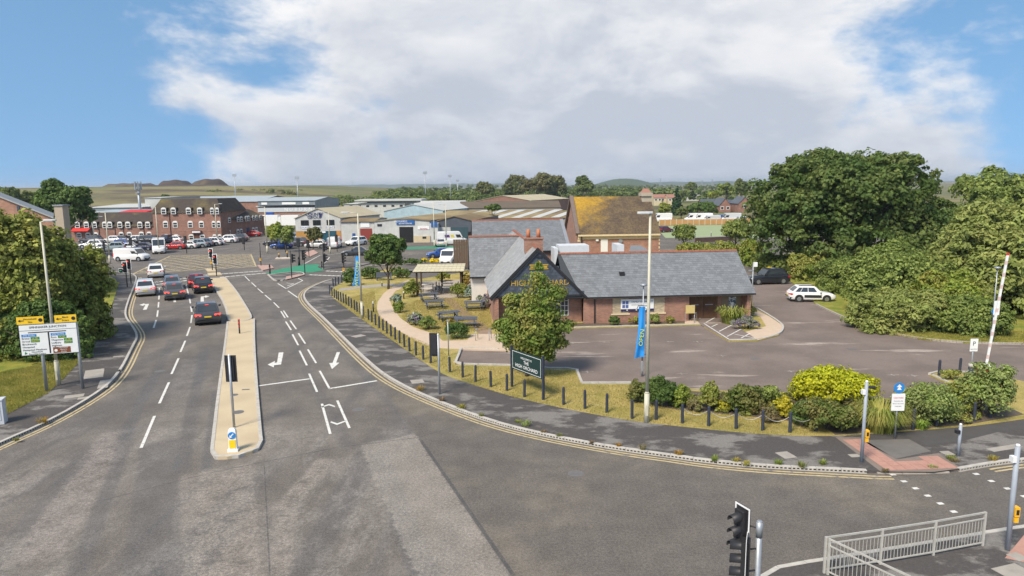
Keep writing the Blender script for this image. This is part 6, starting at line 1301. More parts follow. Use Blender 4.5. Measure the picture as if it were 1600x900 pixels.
bx(hs_, 'doorway', mat('dark_interior', (.012, .012, .013), .9), f_(624), f_(645.5), 0, Z_(634, 354.5, Yh)); q = bx(hs_, 'name_board', M_bsign, f_(620), f_(648), Z_(634, 351, Yh), Z_(634, 344, Yh), .15); text_mesh('HOWARDS', .5, M_wht, q, (f_(627), -.17, Z_(634, 346, Yh)), (rad(90), 0, 0), extrude=.01); text_mesh('REPAIR CENTRE', .36, M_wht, q, (f_(634), -.17, Z_(634, 349.3, Yh)), (rad(90), 0, 0), extrude=.01)
bx(hs_, 'cream_plinth', M_creamw, f_(646), f_(672), 0, Z_(660, 368.5, Yh), .2); bx(hs_, 'plinth_window', M_pane, f_(660), f_(666), Z_(660, 373, Yh), Z_(660, 369.5, Yh), .22); q = bx(hs_, 'notice_board', M_wht, f_(653), f_(671), Z_(660, 358.5, Yh), Z_(660, 353.5, Yh)); text_mesh('Servicing', .4, M_redp, q, (f_(662), -.1, Z_(660, 357, Yh)), (rad(90), 0, 0), extrude=.01); bx(hs_, 'vent_panel', M_gut, f_(590), f_(597), Z_(594, 353.5, Yh), Z_(594, 350, Yh))
MB().b2((w+.002, .0, 0), (w+1.6, 6, Z_(672, 346, Yh)-.4)).build('side_bay', M_clad, hs_); bx(hs_, 'side_sign', M_bsign, w+.3, w+1.5, Z_(676, 355, Yh), Z_(676, 346, Yh), .1)
A, B = Vector((X_(683.5, 380, Yh+3), Yh+3, 0)), Vector((X_(737, 380, Yh+3), Yh+3, 0)); dk, w = shed('dark_unit', 'dark grey gabled unit with glazed front beside the pub roof', A, B, Vector((5, 25, 0)), Z_(700, 345.5, Yh+3), Z_(712, 338.5, Yh+3), M_cladd, M_rmoss, 'trade unit')
f_ = lambda x: X_(x, 360, Yh+3)-A.x
bx(dk, 'pale_front', M_clad, 0, f_(704), 0, Z_(700, 355, Yh+3)); 
for i in range(4): bx(dk, 'window', mat('green_glass', (.05, .09, .10), .15, .05), f_(704.5+i*6.7), f_(704.5+i*6.7+6.3), .6, Z_(716, 355, Yh+3), .1)
bx(dk, 'doorway', mat('dark_interior', (0, 0, 0)), f_(731.5), w, 0, Z_(734, 362, Yh+3))
# units and roofs farther back
def far_shed(label, xl, xr, ye, yr, Y, depth, wall, roof, gable=False, skew=0.0, name='warehouse'):
    A, B = Vector((X_(xl, ye, Y), Y, 0)), Vector((X_(xr, ye, Y), Y, 0)); ze = Z_((xl+xr)/2, ye, Y)
    zr = Z_((xl+xr)/2, yr, Y+(0 if gable else depth/2)); return shed(name, label, A, B, Vector((skew, depth, 0)), ze, zr, wall, roof, gable=gable, group='distant industrial roofs')
far_shed('light blue gabled shed behind the workshop', 600, 692, 329.5, 320, 205, 40, M_cladb, M_rsheet, True, 12)
o, w = far_shed('long mossy roofed shed stretching behind the dark grey unit', 690, 884, 341, 328, 168, 34, M_conc, M_rmoss, False)
for k in range(6): t = .08+k*.16; MB().slab((w*t, .4, Z_(790, 341, 168)+.12), (w*t+2.2, .4, Z_(790, 341, 168)+.12), (w*t+9.0, 16, Z_(790, 328, 185)+.03), (w*t+6.8, 16, Z_(790, 328, 185)+.03), .05).build('rooflight_strip', M_rsheet, o)
far_shed('brown roofed shed in front of the dark grove', 716, 876, 324.5, 314, 225, 26, M_conc, mat('roof_brown_far', (.12, .09, .06), .9, .15, .2), False)
far_shed('pale gravel coloured roof with brick gable before the grove', 742, 828, 314, 306, 275, 30, M_brick2, M_rbuff, True, 18)
far_shed('pale long roof right of the light blue shed', 640, 722, 325, 313.5, 250, 40, M_rsheet, M_rsheet, False)
o, w = far_shed('white flat roofed building with small dark windows', 537, 632, 318, 317, 240, 20, M_clad, M_rsheet, False)
for i in range(7): MB().b2((2+i*2.9, -.05, Z_(580, 323.5, 240)), (3.0+i*2.9, -.002, Z_(580, 320.5, 240))).build('window', M_pane, o)
MB().b2((8, .5, Z_(580, 318, 240)), (w+4, 12, Z_(580, 314.5, 240))).build('upper_storey', M_cladg, o); MB().b2((4, -1, Z_(580, 314.3, 240)), (w+6, 14, Z_(580, 312, 240))).build('canopy', M_rsheet, o)
o, w = far_shed('grey warehouse with white lettering and dark glazed band', 403, 492, 313.5, 308, 215, 30, M_cladg, M_rgrey, False)
hz_ = lambda y: Z_(448, y, 215)
MB().b2((0, -.4, 0), (w, -.01, hz_(331))).build('brick_base', M_brick2, o); MB().b2((0, -.6, hz_(331)), (w, -.01, hz_(324.5))).build('white_band', mat('band_white', (.48, .50, .52), .6, .06), o); MB().b2((0, -.3, hz_(324.3)), (w, -.01, hz_(320.5))).build('glazed_band', M_pane, o)
for u0, u1 in ((.06, .16), (.42, .66), (.78, .9)): MB().b2((w*u0, -.1, hz_(319.5)), (w*u1, -.011, hz_(316))).build('white_panel', M_wht, o)
for i, ch_ in enumerate('NUBURN'): text_mesh(ch_, 1.5, M_wht, o, (w*(.50+i*.085), -.65, hz_(327.7)), (rad(90), 0, 0), extrude=.02)
bq = MB().b2((w*.14, -.7, hz_(339)), (w*.27, -.61, hz_(331.5))).build('blue_door', mat('door_royal', (.01, .07, .35), .5, .04), o)
far_shed('long grey roofed warehouse with brick strip behind the office', 330, 404, 315, 306, 250, 40, M_brick2, M_rgrey, False)
far_shed('pale roof at the far left of the warehouses', 250, 345, 312, 307, 300, 40, M_cladb, M_rgrey, False)
far_shed('grey green warehouse left of the phone mast', 136, 222, 324, 318.5, 235, 45, M_cladg, M_rsheet, False)
far_shed('white box warehouse right of the phone mast', 226, 252, 309, 307.5, 240, 30, M_rsheet, M_rsheet, False)
far_shed('low blue grey shed behind the office roof', 140, 245, 331, 327.5, 205, 25, M_cladg, M_rgrey, False)
far_shed('red canopy roof behind the left office wing', 188, 228, 331, 327.5, 180, 10, M_redp, M_redp, False)
far_shed('small dark red roofed house beyond the lettered warehouse', 494, 519, 321.5, 315.5, 245, 10, M_brick2, M_tile, False, name='house')
for x, lb in ((427, 'white lorry box parked before the lettered warehouse'), (459, 'second white lorry parked before the lettered warehouse')):
    p = W(x, 346, 185); o = T('lorry', lb, 'lorry', (p.x, 185, 0), rad(90), 'white lorries'); zt = Z_(x, 336, 185); MB().b2((-1.2, -1.6, 1.0), (1.2, 3.0, zt)).build('box_body', M_wht, o); MB().loft([[(-1.15, 3.1, .5), (1.15, 3.1, .5), (1.15, 3.1, zt-.3), (-1.15, 3.1, zt-.3)], [(-1.15, 4.8, .5), (1.15, 4.8, .5), (1.15, 4.5, zt-.7), (-1.15, 4.5, zt-.7)]]).build('cab', M_wht, o); MB().b2((-1.17, 4.0, 1.7), (1.17, 4.6, 2.5)).build('cab_window', M_pane, o)
    for yy in (-1.0, 3.8):
        for s_ in (-1, 1): MB().cyl((s_*.9, yy, .5), (s_*1.15, yy, .5), .5, n=12).build('wheel', M_tyre, o)
# mossy roofed hall behind the pub
HA = PA; Yb = 96.0; a = W(903, 363, Yb); b = W(1032, 361, Yb); hall = T('hall', 'brick hall with steep orange mossy roof and cream stone trim', 'hall', (a.x, a.y, 0), rad(2.5)); w = (b.x-a.x)/math.cos(rad(2.5)); he = a.z; hd_ = 13; hr_ = Z_(950, 307, Yb+hd_/2)
MB().b2((0, 0, 0), (w, hd_, he)).add([(0, 0, he), (0, hd_, he), (0, hd_/2, hr_-.1), (w, 0, he), (w, hd_, he), (w, hd_/2, hr_-.1)], [(0, 2, 1), (3, 4, 5)]).build('wall', M_brick, hall)
def moss_mat():
    m, t, bb = node_mat('hall_roof'); n = NB(t); bb.inputs['Roughness'].default_value = .95
    tcn = t.nodes.new('ShaderNodeTexCoord'); sp = t.nodes.new('ShaderNodeSeparateXYZ'); t.links.new(tcn.outputs['Object'], sp.inputs[0])
    col = n.mix(n.ramp(n.noise(.5, 8, .65), .35, .65), (.075, .052, .034), (.125, .088, .045))
    # lichen grows thickest on the upper left of the slope
    g = n.math('ADD', n.math('MULTIPLY', sp.outputs['X'], -.085), n.math('MULTIPLY', sp.outputs['Z'], .10)); g = n.math('ADD', g, n.math('MULTIPLY', n.noise(.45, 8, .7), 1.3))
    col = n.mix(n.ramp(g, .85, 1.45), col, (.36, .21, .02))
    t.links.new(n.scale(col, n.ramp(n.noise(4, 5, .7), .3, .7, .75, 1.25)), bb.inputs['Base Color']); n.bump(bb, n.noise(5, 4, .7), .5, .05); return m
M_hall = moss_mat()
hrf = MB().slab((-.1, -.4, he-.3), (w+.1, -.4, he-.3), (w+.1, hd_/2, hr_), (-.1, hd_/2, hr_), .15).slab((w+.1, hd_+.4, he-.3), (-.1, hd_+.4, he-.3), (-.1, hd_/2, hr_), (w+.1, hd_/2, hr_), .15).build('roof', M_hall, hall)
for u in (0.0, w): MB().slab((u-.35, -.5, he-.1), (u+.2, -.5, he-.1), (u+.2, hd_/2, hr_+.2), (u-.35, hd_/2, hr_+.2), .4).slab((u+.2, hd_+.5, he-.1), (u-.35, hd_+.5, he-.1), (u-.35, hd_/2, hr_+.2), (u+.2, hd_/2, hr_+.2), .4).build('verge_coping', mat('coping_brown', (.16, .12, .10), .9, .15, 2), hrf) if u == 0 else None
MB().b2((0, -.5, he-.55), (w, -.01, he-.32)).b2((0, -.12, he-1.0), (w, -.011, he-.56)).build('cornice', M_stone, hall); MB().cyl((.5, -.2, 0), (.5, -.2, he-.5), .07, n=8).build('downpipe', M_gut, hall)
for uu in (0, w):
    for k in range(6): MB().b2((uu-.12 if uu else -.05, -.06, .3+k*.55), (uu+.05 if uu else .35, -.004, .58+k*.55)).build('quoin', M_stone, hall)
fu = lambda x: (X_(x, 375, Yb)-a.x)
MB().b2((fu(939), -.05, 0), (fu(950), -.003, he-1.02)).build('white_door', M_frame, hall); MB().b2((fu(931), -.25, he-1.25), (fu(935), -.01, he-1.02)).build('wall_light', M_wht, hall); MB().cyl((fu(970), -.15, he-1.3), (fu(970), -.01, he-1.3), .3, n=12).build('alarm_bell', M_lead, hall)
cz0, cz1 = Z_(1013, 330, Yb+6), Z_(1013, 301, Yb+6); u = X_(1013, 310, Yb+6)-a.x; c_ = MB().b2((u-.7, 5.4, he), (u+.7, 6.9, cz1-.5)).b2((u-.85, 5.2, cz1-.5), (u+.85, 7.1, cz1)).build('chimney', mat('chimney_stone', (.40, .35, .27), .9, .12, 2), hall); MB().loft([[(u-.7, 5.4, cz1), (u+.7, 5.4, cz1), (u+.7, 6.9, cz1), (u-.7, 6.9, cz1)], [(u-.3, 5.9, cz1+.6), (u+.3, 5.9, cz1+.6), (u+.3, 6.4, cz1+.6), (u-.3, 6.4, cz1+.6)]]).build('chimney_cap', M_pinkg, c_)
# brick building on the far left
Y1 = 68.0; E1 = W(82, 340, Y1); R1 = W(-30, 296, Y1); wv = (E1.x-R1.x)
ze, zr = E1.z, R1.z; Dv = G(79, 324, ze)-E1; Dv.z = 0; Dv = Dv.normalized()*14
lb_, w_ = shed('brick_house', 'brick building with grey slate slope and rendered tower at the left edge', Vector((R1.x-wv, Y1, 0)), Vector((E1.x, Y1, 0)), Dv, ze, zr, M_brick, mat('roof_slate_flat', (.24, .25, .25), .6, .12, 2), 'building', True, group='far left building')
t0, t1 = W(84, 322, Y1-1), W(97, 321, Y1-1); MB().b2((t0.x-lb_.location.x, -1, 0), (t1.x-lb_.location.x, -.05, t0.z)).build('tower', mat('tan_render', (.38, .31, .24), .9, .1, 2), lb_); MB().b2((t0.x-lb_.location.x-.1, -1.1, t0.z), (t1.x-lb_.location.x+.1, 0, t0.z+.12)).build('tower_coping', M_lead, lb_); MB().b2((W(27, 325, Y1).x-lb_.location.x, -.06, W(27, 331, Y1).z), (W(31, 325, Y1).x-lb_.location.x, -.003, W(27, 322, Y1).z)).build('window', M_pane, lb_)
# houses on the right, beyond the fence
def house(label, xl, xr, ye, yr, Y, depth, gable, wall=M_brick2, roof=M_cladd, wins=2):
    A, B = Vector((X_(xl, ye, Y), Y, 0)), Vector((X_(xr, ye, Y), Y, 0)); ze = Z_(xl, ye, Y); zr = Z_(xl, yr, Y+(0 if gable else depth/2)); o, w = shed('house', label, A, B, Vector((0, depth, 0)), ze, zr, wall, roof, 'house', gable, group='brick houses beyond the fence')
    for i in range(wins):
        u = w*(i+.5)/wins; q = MB().b2((u-.6, -.06, ze-1.6), (u+.6, -.003, ze-.4)).build('window', M_frame, o); MB().b2((u-.45, -.075, ze-1.45), (u+.45, -.061, ze-.55)).build('pane', M_pane, q)
    return o
house('brick house with long dark roof left of the front gabled one', 1098, 1126, 323, 311, 275, 9, False, wins=3); house('front gabled brick house with white windows behind the fence', 1124, 1142, 321, 310, 262, 10, True); house('brick house with grey roof between two gables', 1140, 1156, 322, 312, 268, 9, False); house('plain brick gable end nearest the big tree', 1154, 1174, 318, 308, 258, 10, True, wins=1)
for i, (xl, xr, Y) in enumerate(((1022, 1034, 345), (1033, 1045, 350), (1044, 1056, 345))): house('%s distant red roofed house left of the tall conifer' % ('left', 'middle', 'right')[i], xl, xr, 309, 303.5, Y, 9, False, M_creamw, M_pinkg)
o, w = far_shed('long white flat building on the horizon right of the conifer', 1066, 1102, 302.5, 301.5, 430, 20, M_clad, M_clad, False)
for i in range(3): MB().b2((2+i*4.5, -.06, Z_(1080, 305, 430)), (4.5+i*4.5, -.003, Z_(1080, 303.3, 430))).build('window', M_pane, o)
# pitch, timber fence and low wall
struct(MB().sheet(P2([(1022, 353), (1190, 350.5), (1215, 372), (1040, 372)]), .02).build('sports_pitch', mat('pitch_green', (.27, .32, .17), .95, .08, .3)))
a, b = G(1030, 352.5), G(1172, 350.5); fe = T('timber_fence', 'long orange timber fence beyond the pale green pitch', 'fence', a, math.atan2((b-a).y, (b-a).x)); ln = (b-a).length; n = 16; fh = top(1100, 351.5, 342.5)
M_fen = mat('fence_orange', (.42, .23, .09), .85, .12, .6, island=.1)
pm_ = MB().b2((0, -.03, .1), (ln/n-.16, .03, fh)).mesh('fence_panel', M_fen); po_ = MB().b2((-.09, -.06, 0), (.09, .06, fh+.1)).mesh('fence_post', M_creamw)
for i in range(n):
    q = bpy.data.objects.new('fence_panel', pm_); COL.objects.link(q); q.parent = fe; q.location = (i*ln/n+.08, 0, 0); q = bpy.data.objects.new('fence_post', po_); COL.objects.link(q); q.parent = fe; q.location = (i*ln/n, 0, 0)
a, b = G(1086, 379), G(1150, 376); o = T('brick_boundary_wall', 'low dark brick wall with pale coping behind the pub', 'wall', a, math.atan2((b-a).y, (b-a).x)); MB().b2((0, -.15, 0), ((b-a).length, .15, .85)).build('brickwork', mat('dark_brick', (.09, .055, .045), .9, .2, 3), o); MB().b2((-.05, -.2, .85), ((b-a).length+.05, .2, .97)).build('coping', M_conc, o)

# ---------------------------------------------------------------- vegetation
def leaf_mat(name, col, col2=None, isl=.35, transl=.38, var=.25, scale=.6, thr=.52):
    return mat(name, col, .6, var, scale, island=isl, transl=transl, spec=.25, col2=col2, nscale=scale, thr=thr, soft=.14)
LM = dict(plane=leaf_mat('leaf_plane', (.215, .265, .045), (.35, .34, .085), scale=.5, isl=.45), dark=leaf_mat('leaf_dark', (0.089, 0.163, 0.035), (0.152, 0.210, 0.050)), sycamore=leaf_mat('leaf_sycamore', (0.090, 0.155, 0.034), (0.158, 0.186, 0.050), scale=.35), olive=leaf_mat('leaf_olive', (0.188, 0.252, 0.057), (0.267, 0.315, 0.079)), willow=leaf_mat('leaf_willow', (0.288, 0.343, 0.087), (0.302, 0.308, 0.092)), bright=leaf_mat('leaf_bright', (0.249, 0.346, 0.047), (0.300, 0.270, 0.060)), lime=leaf_mat('leaf_lime', (.52, .51, .02), (.40, .43, .025)), yellow=leaf_mat('leaf_yellow', (0.562, 0.475, 0.032), (0.389, 0.389, 0.043)), hedge=leaf_mat('leaf_hedge', (0.205, 0.284, 0.044), (0.376, 0.337, 0.090), scale=.45), cream=leaf_mat('leaf_variegated', (0.292, 0.332, 0.112), (0.249, 0.336, 0.079), scale=1.5), silver=leaf_mat('leaf_silver', (0.284, 0.366, 0.240), (0.317, 0.376, 0.317)), lavender=leaf_mat('leaf_lavender', (0.270, 0.210, 0.315), (0.267, 0.357, 0.111), scale=2), juniper=leaf_mat('leaf_juniper', (0.133, 0.184, 0.035), (0.238, 0.209, 0.070), scale=1.5), grassy=leaf_mat('leaf_grassy', (0.176, 0.318, 0.036), (0.230, 0.318, 0.048)), orange=leaf_mat('leaf_orange', (0.410, 0.227, 0.043), (0.270, 0.318, 0.060)), brown=leaf_mat('leaf_brown', (0.257, 0.169, 0.099), (0.196, 0.252, 0.063)), grove=leaf_mat('leaf_grove', (0.218, 0.189, 0.075), (0.133, 0.179, 0.047), scale=.08), conifer=leaf_mat('leaf_conifer', (0.040, 0.095, 0.035)), far=leaf_mat('leaf_far', (0.125, 0.179, 0.050), (0.188, 0.222, 0.063), scale=.06), pubtree=leaf_mat('leaf_pubtree', (0.188, 0.272, 0.047), (0.300, 0.247, 0.068), scale=.8, thr=.56), flower=leaf_mat('petal_yellow', (0.850, 0.670, 0.011), None, .1))
M_bark = mat('bark', (.10, .08, .06), .95, .25, 5, bump=.6, bscale=9)
def foliage(name, lobes, n, size, m, parent=None, clump=.30, up=.35, long=1.6, origin=(0, 0, 0), spread=.78, ncl=None):
    "leaf quads gathered in clumps through the shell of several ellipsoid lobes"
    w = np.array([(l[3]*l[4]*l[5])**(2/3) for l in lobes]); w /= w.sum(); lob = np.array(lobes, dtype=float)
    ncl = ncl or max(14, n//34); li = RNG.choice(len(lobes), ncl, p=w)
    d = RNG.normal(size=(ncl, 3)); d /= np.linalg.norm(d, axis=1)[:, None]; d[:, 2] = np.where(d[:, 2] < -.55, -d[:, 2], d[:, 2])
    rr = RNG.uniform(.45, 1.0, ncl)**.6; cc = lob[li, :3]+d*rr[:, None]*lob[li, 3:]*(1-clump*.5)
    cr = lob[li, 3:].min(axis=1)*clump*RNG.uniform(.6, 1.3, ncl)
    ci = RNG.integers(0, ncl, n); e = RNG.normal(size=(n, 3)); en = np.linalg.norm(e, axis=1)[:, None]; e = e/en*np.minimum(en*spread, 1.25)
    e[:, 2] *= .75
    p = cc[ci]+e*cr[ci][:, None]
    nr = d[ci]*.6+e*.6+RNG.normal(size=(n, 3))*.55; nr[:, 2] += up; nr /= np.linalg.norm(nr, axis=1)[:, None]
    t = np.cross(nr, RNG.normal(size=(n, 3))); t /= np.linalg.norm(t, axis=1)[:, None]+1e-9; b = np.cross(nr, t)
    s = size*RNG.uniform(.55, 1.3, n)[:, None]; t *= s*.5*long; b *= s*.5
    bend = nr*s*.18
    q = np.stack([p-t, p-b*1.0+bend, p+t, p+b*1.0+bend], axis=1).reshape(-1, 3)-np.array(origin)
    keep = np.repeat(p[:, 2] > .04, 4); q = q[keep]; q[:, 2] = np.maximum(q[:, 2], .02)
    return np_quads(name, q, m, parent)
def limbs(parent, h, r, crown, nb=6, lean=0.0, name='trunk'):
    "tapered trunk and limbs reaching into the crown (local coordinates)"
    cx, cy, cz, rx, ry, rz = crown; mb = MB(); mb.tube([(0, 0, -.1), (.02*h, 0, h*.35), (lean+cx*.3, cy*.3, h*.7), (lean+cx*.6, cy*.6, cz+rz*.35)], [r*1.25, r, r*.7, r*.2], 8); tk = mb.build(name, M_bark, parent, True)
    for i in range(nb):
        a = 2*math.pi*i/nb+random.uniform(-.4, .4); z0 = h*random.uniform(.35, .75); e = (cx+math.cos(a)*rx*.75, cy+math.sin(a)*ry*.75, cz+rz*random.uniform(-.2, .55)); MB().tube([(lean*.5, 0, z0), ((e[0])*.45, (e[1])*.45, z0*.5+e[2]*.5), e], [r*.5, r*.3, r*.06], 6).build('limb', M_bark, tk, True)
    return tk
def tree(label, x, Y, xl, xr, yt, yb, m, n, size, ry=None, extra=(), trunk=True, name='tree', cat='tree', group=None, clump=.30, xb=None, r=None, nlob=7, long=1.6, shape='round', spread=.78, low=False, dens=1.7, fine=.76):
    c = W((xl+xr)/2, (yt+yb)/2, Y); rx = abs(W(xr, yt, Y).x-W(xl, yt, Y).x)/2; zt = W(x, yt, Y).z; zb = -.45*zt if (low or name in ('bush', 'willow', 'hedge')) else max(.15, W(x, yb, Y).z); rz = (zt-zb)/2; ry = ry or rx*.85
    bx_ = W(xb if xb else x, yb, Y).x; o = T(name, label, cat, (bx_, Y, 0), 0, group); cx = c.x-bx_; cz = (zt+zb)/2
    rx *= 1.05; lobes = [(cx, 0, cz, rx*.74, ry*.76, rz*.84)]
    for i in range(int(nlob*1.7)):
        a = random.uniform(0, 6.28); el = random.uniform(-.5, 1.1); k = random.uniform(.26, .44); lobes.append((cx+math.cos(a)*math.cos(el)*rx*(1-k), math.sin(a)*math.cos(el)*ry*(1-k), cz+math.sin(el)*rz*(1-k*.9), rx*k, ry*k, rz*k))
    if shape == 'cone': lobes = [(cx*(.3+.7*(1-t)), 0, zb+(zt-zb)*(t*.92+.06), rx*(1.02-t*.93), ry*(1.02-t*.93), (zt-zb)*.13) for t in (0, .12, .25, .38, .5, .62, .74, .85, .95)]
    lobes += [tuple(e) for e in extra]
    foliage('crown', lobes, int(n*dens), size*fine, m, o, clump, long=long, spread=spread)
    if trunk: limbs(o, max(1.2, max(0, zb)+(zt-max(0, zb))*.3), r or max(.06, rx*.045), (cx, 0, cz, rx, ry, rz))
    return o
def bush(label, x, yb, wpx, hpx, m, n, size, z0=PZ, name='shrub', group=None, clump=.34, dep=.8, long=1.7, nlob=5, cat='shrub', up=.35, back=0.0):
    p = G(x, yb, z0); k = (p-Vector((0, 0, CAM_H))).length/FPX; rx = wpx*k/2; h = top(x, yb, yb-hpx, z0); ry = rx*dep
    o = T(name, label, cat, (p.x, p.y+ry*.7+back, z0), 0, group); lobes = [(0, 0, h*.40, rx*.85, ry*.85, h*.42), (random.uniform(-.15, .15)*rx, 0, h*.60, rx*.5, ry*.55, h*.42)]
    for i in range(nlob):
        a = random.uniform(0, 6.28); q = random.uniform(.35, .55); lobes.append((math.cos(a)*rx*(1-q), math.sin(a)*ry*(1-q), h*random.uniform(.3, .62), rx*q, ry*q, h*random.uniform(.3, .42)))
    foliage('foliage', lobes, int(n*1.4), size*.85, m, o, clump, up=up, long=long)
    mb = MB()
    for i in range(5): a = random.uniform(0, 6.28); mb.tube([(0, 0, 0), (math.cos(a)*rx*.25, math.sin(a)*ry*.25, h*.3), (math.cos(a)*rx*.5, math.sin(a)*ry*.5, h*.6)], [.03, .02, .008], 5)
    mb.build('stems', M_bark, o); return o
def spiky(label, x, yb, wpx, hpx, m, n, width=.05, z0=PZ, name='plant', group=None, droop=.5):
    "strap-leaved clump: each blade a bent strip"
    p = G(x, yb, z0); k = (p-Vector((0, 0, CAM_H))).length/FPX; rx = wpx*k/2; h = top(x, yb, yb-hpx, z0); o = T(name, label, 'plant', (p.x, p.y+rx*.6, z0), 0, group); V_ = []
    for i in range(n):
        a = random.uniform(0, 6.28); r0 = rx*random.uniform(0, .55); c = Vector((math.cos(a)*r0, math.sin(a)*r0*.8, 0)); a2 = a+random.uniform(-.8, .8); out_ = Vector((math.cos(a2), math.sin(a2), 0)); ln = h*random.uniform(.6, 1.1); sd = Vector((-out_.y, out_.x, 0))*width*random.uniform(.5, 1)
        pts = [c, c+out_*ln*.18+Vector((0, 0, ln*.55)), c+out_*ln*.42+Vector((0, 0, ln*.9)), c+out_*ln*(.42+droop*.5)+Vector((0, 0, ln*(.95-droop*.45)))]; ws_ = [1, 1, .7, .05]
        for j in range(3): V_ += [pts[j]-sd*ws_[j], pts[j]+sd*ws_[j], pts[j+1]+sd*ws_[j+1], pts[j+1]-sd*ws_[j+1]]
    np_quads('blades', [tuple(v) for v in V_], m, o); return o
# right-hand trees and hedge
tree('huge round dark green tree towering beyond the car park', 1325, 82, 1160, 1486, 226, 455, LM['sycamore'], 46000, .40, ry=9.5, nlob=18, clump=.17, r=.45, extra=[(-9.0, -2, 4.0, 4.0, 4, 3.8), (-8.0, -3, 8.0, 3.4, 3.2, 2.6), (7, -3, 4.4, 5, 4, 4.2), (0, -5, 3.4, 7, 4, 3.4), (-4, -4, 3.0, 5, 4, 3.0), (4, -5, 2.8, 5, 4, 2.8)])
tree('green tree at the right edge behind the willow bush', 1545, 92, 1478, 1625, 250, 420, LM['olive'], 15000, .40, nlob=9, clump=.26)
tree('tree beyond the right edge behind the hedge', 1680, 88, 1600, 1780, 262, 430, LM['sycamore'], 9000, .45, nlob=7)
tree('pale willow like bush filling the right edge', 1570, 57, 1462, 1690, 302, 520, LM['willow'], 26000, .26, nlob=12, clump=.24, long=2.4, ry=6, name='willow', extra=[(-2.5, -3, 2.2, 3.2, 2.2, 2.2)])
tree('rounded olive bush in the middle of the hedge', 1408, 57.5, 1322, 1492, 362, 512, LM['olive'], 20000, .24, nlob=10, clump=.26, ry=4.2, name='bush')
tree('yellowish small leaved bush between the rounded bush and the willow', 1490, 52.5, 1420, 1560, 415, 522, LM['bright'], 11000, .2, nlob=8, ry=3, name='bush')
tree('low grey green bush at the front of the hedge', 1405, 50.2, 1318, 1500, 447, 534, LM['willow'], 17000, .17, nlob=9, clump=.28, ry=2.8, long=2.2, name='bush')
tree('glossy leaved bush at the front right of the hedge', 1515, 48.9, 1450, 1590, 452, 530, LM['olive'], 12000, .18, nlob=8, ry=2.6, name='bush')
tree('mid green bush behind the white crossover', 1312, 68, 1262, 1372, 400, 478, LM['olive'], 12000, .2, nlob=8, ry=3.5, name='bush')
tree('leafy bush right of the dark blue off-roader', 1262, 77, 1222, 1310, 394, 452, LM['hedge'], 8000, .2, nlob=6, ry=3, name='bush')
tree('dense bush behind the dark blue off-roader', 1205, 84, 1168, 1250, 392, 440, LM['olive'], 6000, .24, nlob=6, ry=3, name='bush')
tree('bright green bush at the end of the pub roof', 1172, 92, 1150, 1200, 372, 425, LM['bright'], 5000, .26, nlob=6, ry=3, name='bush')
bush('yellow flowering bush above the dark blue off-roader', 1211, 429, 36, 12, LM['flower'], 900, .14, group='yellow flowering bushes')
# left tree and hedge
tree('tall leafy hedge tree behind the direction sign', 34, 46.5, -74, 120, 298, 590, LM['plane'], 30000, .24, nlob=14, clump=.2, ry=4.2, r=.2, low=True)
tree('leafy hedge tree reaching over the left footpath', 122, 50.5, 62, 172, 350, 545, LM['plane'], 22000, .22, nlob=11, clump=.22, ry=3.4, r=.15, low=True)
tree('dark lower hedge behind the direction sign posts', 70, 43.8, -40, 150, 455, 578, LM['dark'], 15000, .18, nlob=10, ry=1.8, name='hedge', cat='hedge')
tree('hedge tree beyond the left edge', -120, 47, -260, -40, 340, 600, LM['hedge'], 9000, .28, nlob=8)
tree('big round tree between the left building and the office', 102, 112, 55, 148, 277, 372, LM['dark'], 15000, .42, nlob=10, clump=.24)
tree('dark tree top at the far left horizon', 14, 165, -20, 38, 290, 330, LM['far'], 4000, .6); tree('low dark tree right of the far left one', 42, 170, 30, 56, 296, 330, LM['far'], 1500, .6)
# pub tree and garden
Yp = G(823, 588, PZ).y; pt = T('tree', 'young tree standing in front of the slate gable', 'tree', (W(823, 588, Yp).x, Yp, PZ)); lob = []
for xc, y, wpx, hpx in ((842, 418, 14, 22), (836, 436, 40, 24), (842, 452, 66, 24), (836, 470, 92, 26), (832, 490, 112, 28), (834, 508, 134, 28), (830, 524, 128, 28), (832, 540, 104, 26), (836, 556, 70, 22), (785, 508, 30, 20), (885, 512, 34, 22), (872, 460, 26, 26), (800, 470, 24, 22), (872, 535, 30, 18)):
    c = W(xc, y, Yp); k = Yp/FPX; lob.append((c.x-pt.location.x, 0, c.z-PZ, wpx*k/2*1.12, wpx*k/2*.9, hpx*k/2*1.1))
foliage('crown', lob[4:], 17000, .11, LM['pubtree'], pt, .55, long=2.0, spread=.95, ncl=700); foliage('crown_tip', lob[:4]+lob[11:13], 2400, .10, LM['pubtree'], pt, .6, long=2.2, spread=1.0, ncl=160)
limbs(pt, 1.6, .10, (lob[5][0], 0, 3.0, 2.2, 1.9, 2.2), 9)
tree('rounded tree between the junction and the pub garden', 606, 73, 568, 641, 362, 432, LM['dark'], 9000, .24, nlob=9, clump=.28, r=.12)
for x, y, Y, xl, xr, yt, yb, mm, lb in ((432, 390, 122, 414, 447, 346, 384, 'bright', 'left of two round trees by the junction'), (446, 392, 118, 433, 462, 350, 388, 'olive', 'right of two round trees by the junction'), (489, 390, 122, 476, 503, 352, 384, 'grove', 'thin small tree before the orange brick base')): tree(lb, x, Y, xl, xr, yt, yb, LM[mm], 2600, .34, nlob=6)
SG = 'shrubs in the bed beside the car park'
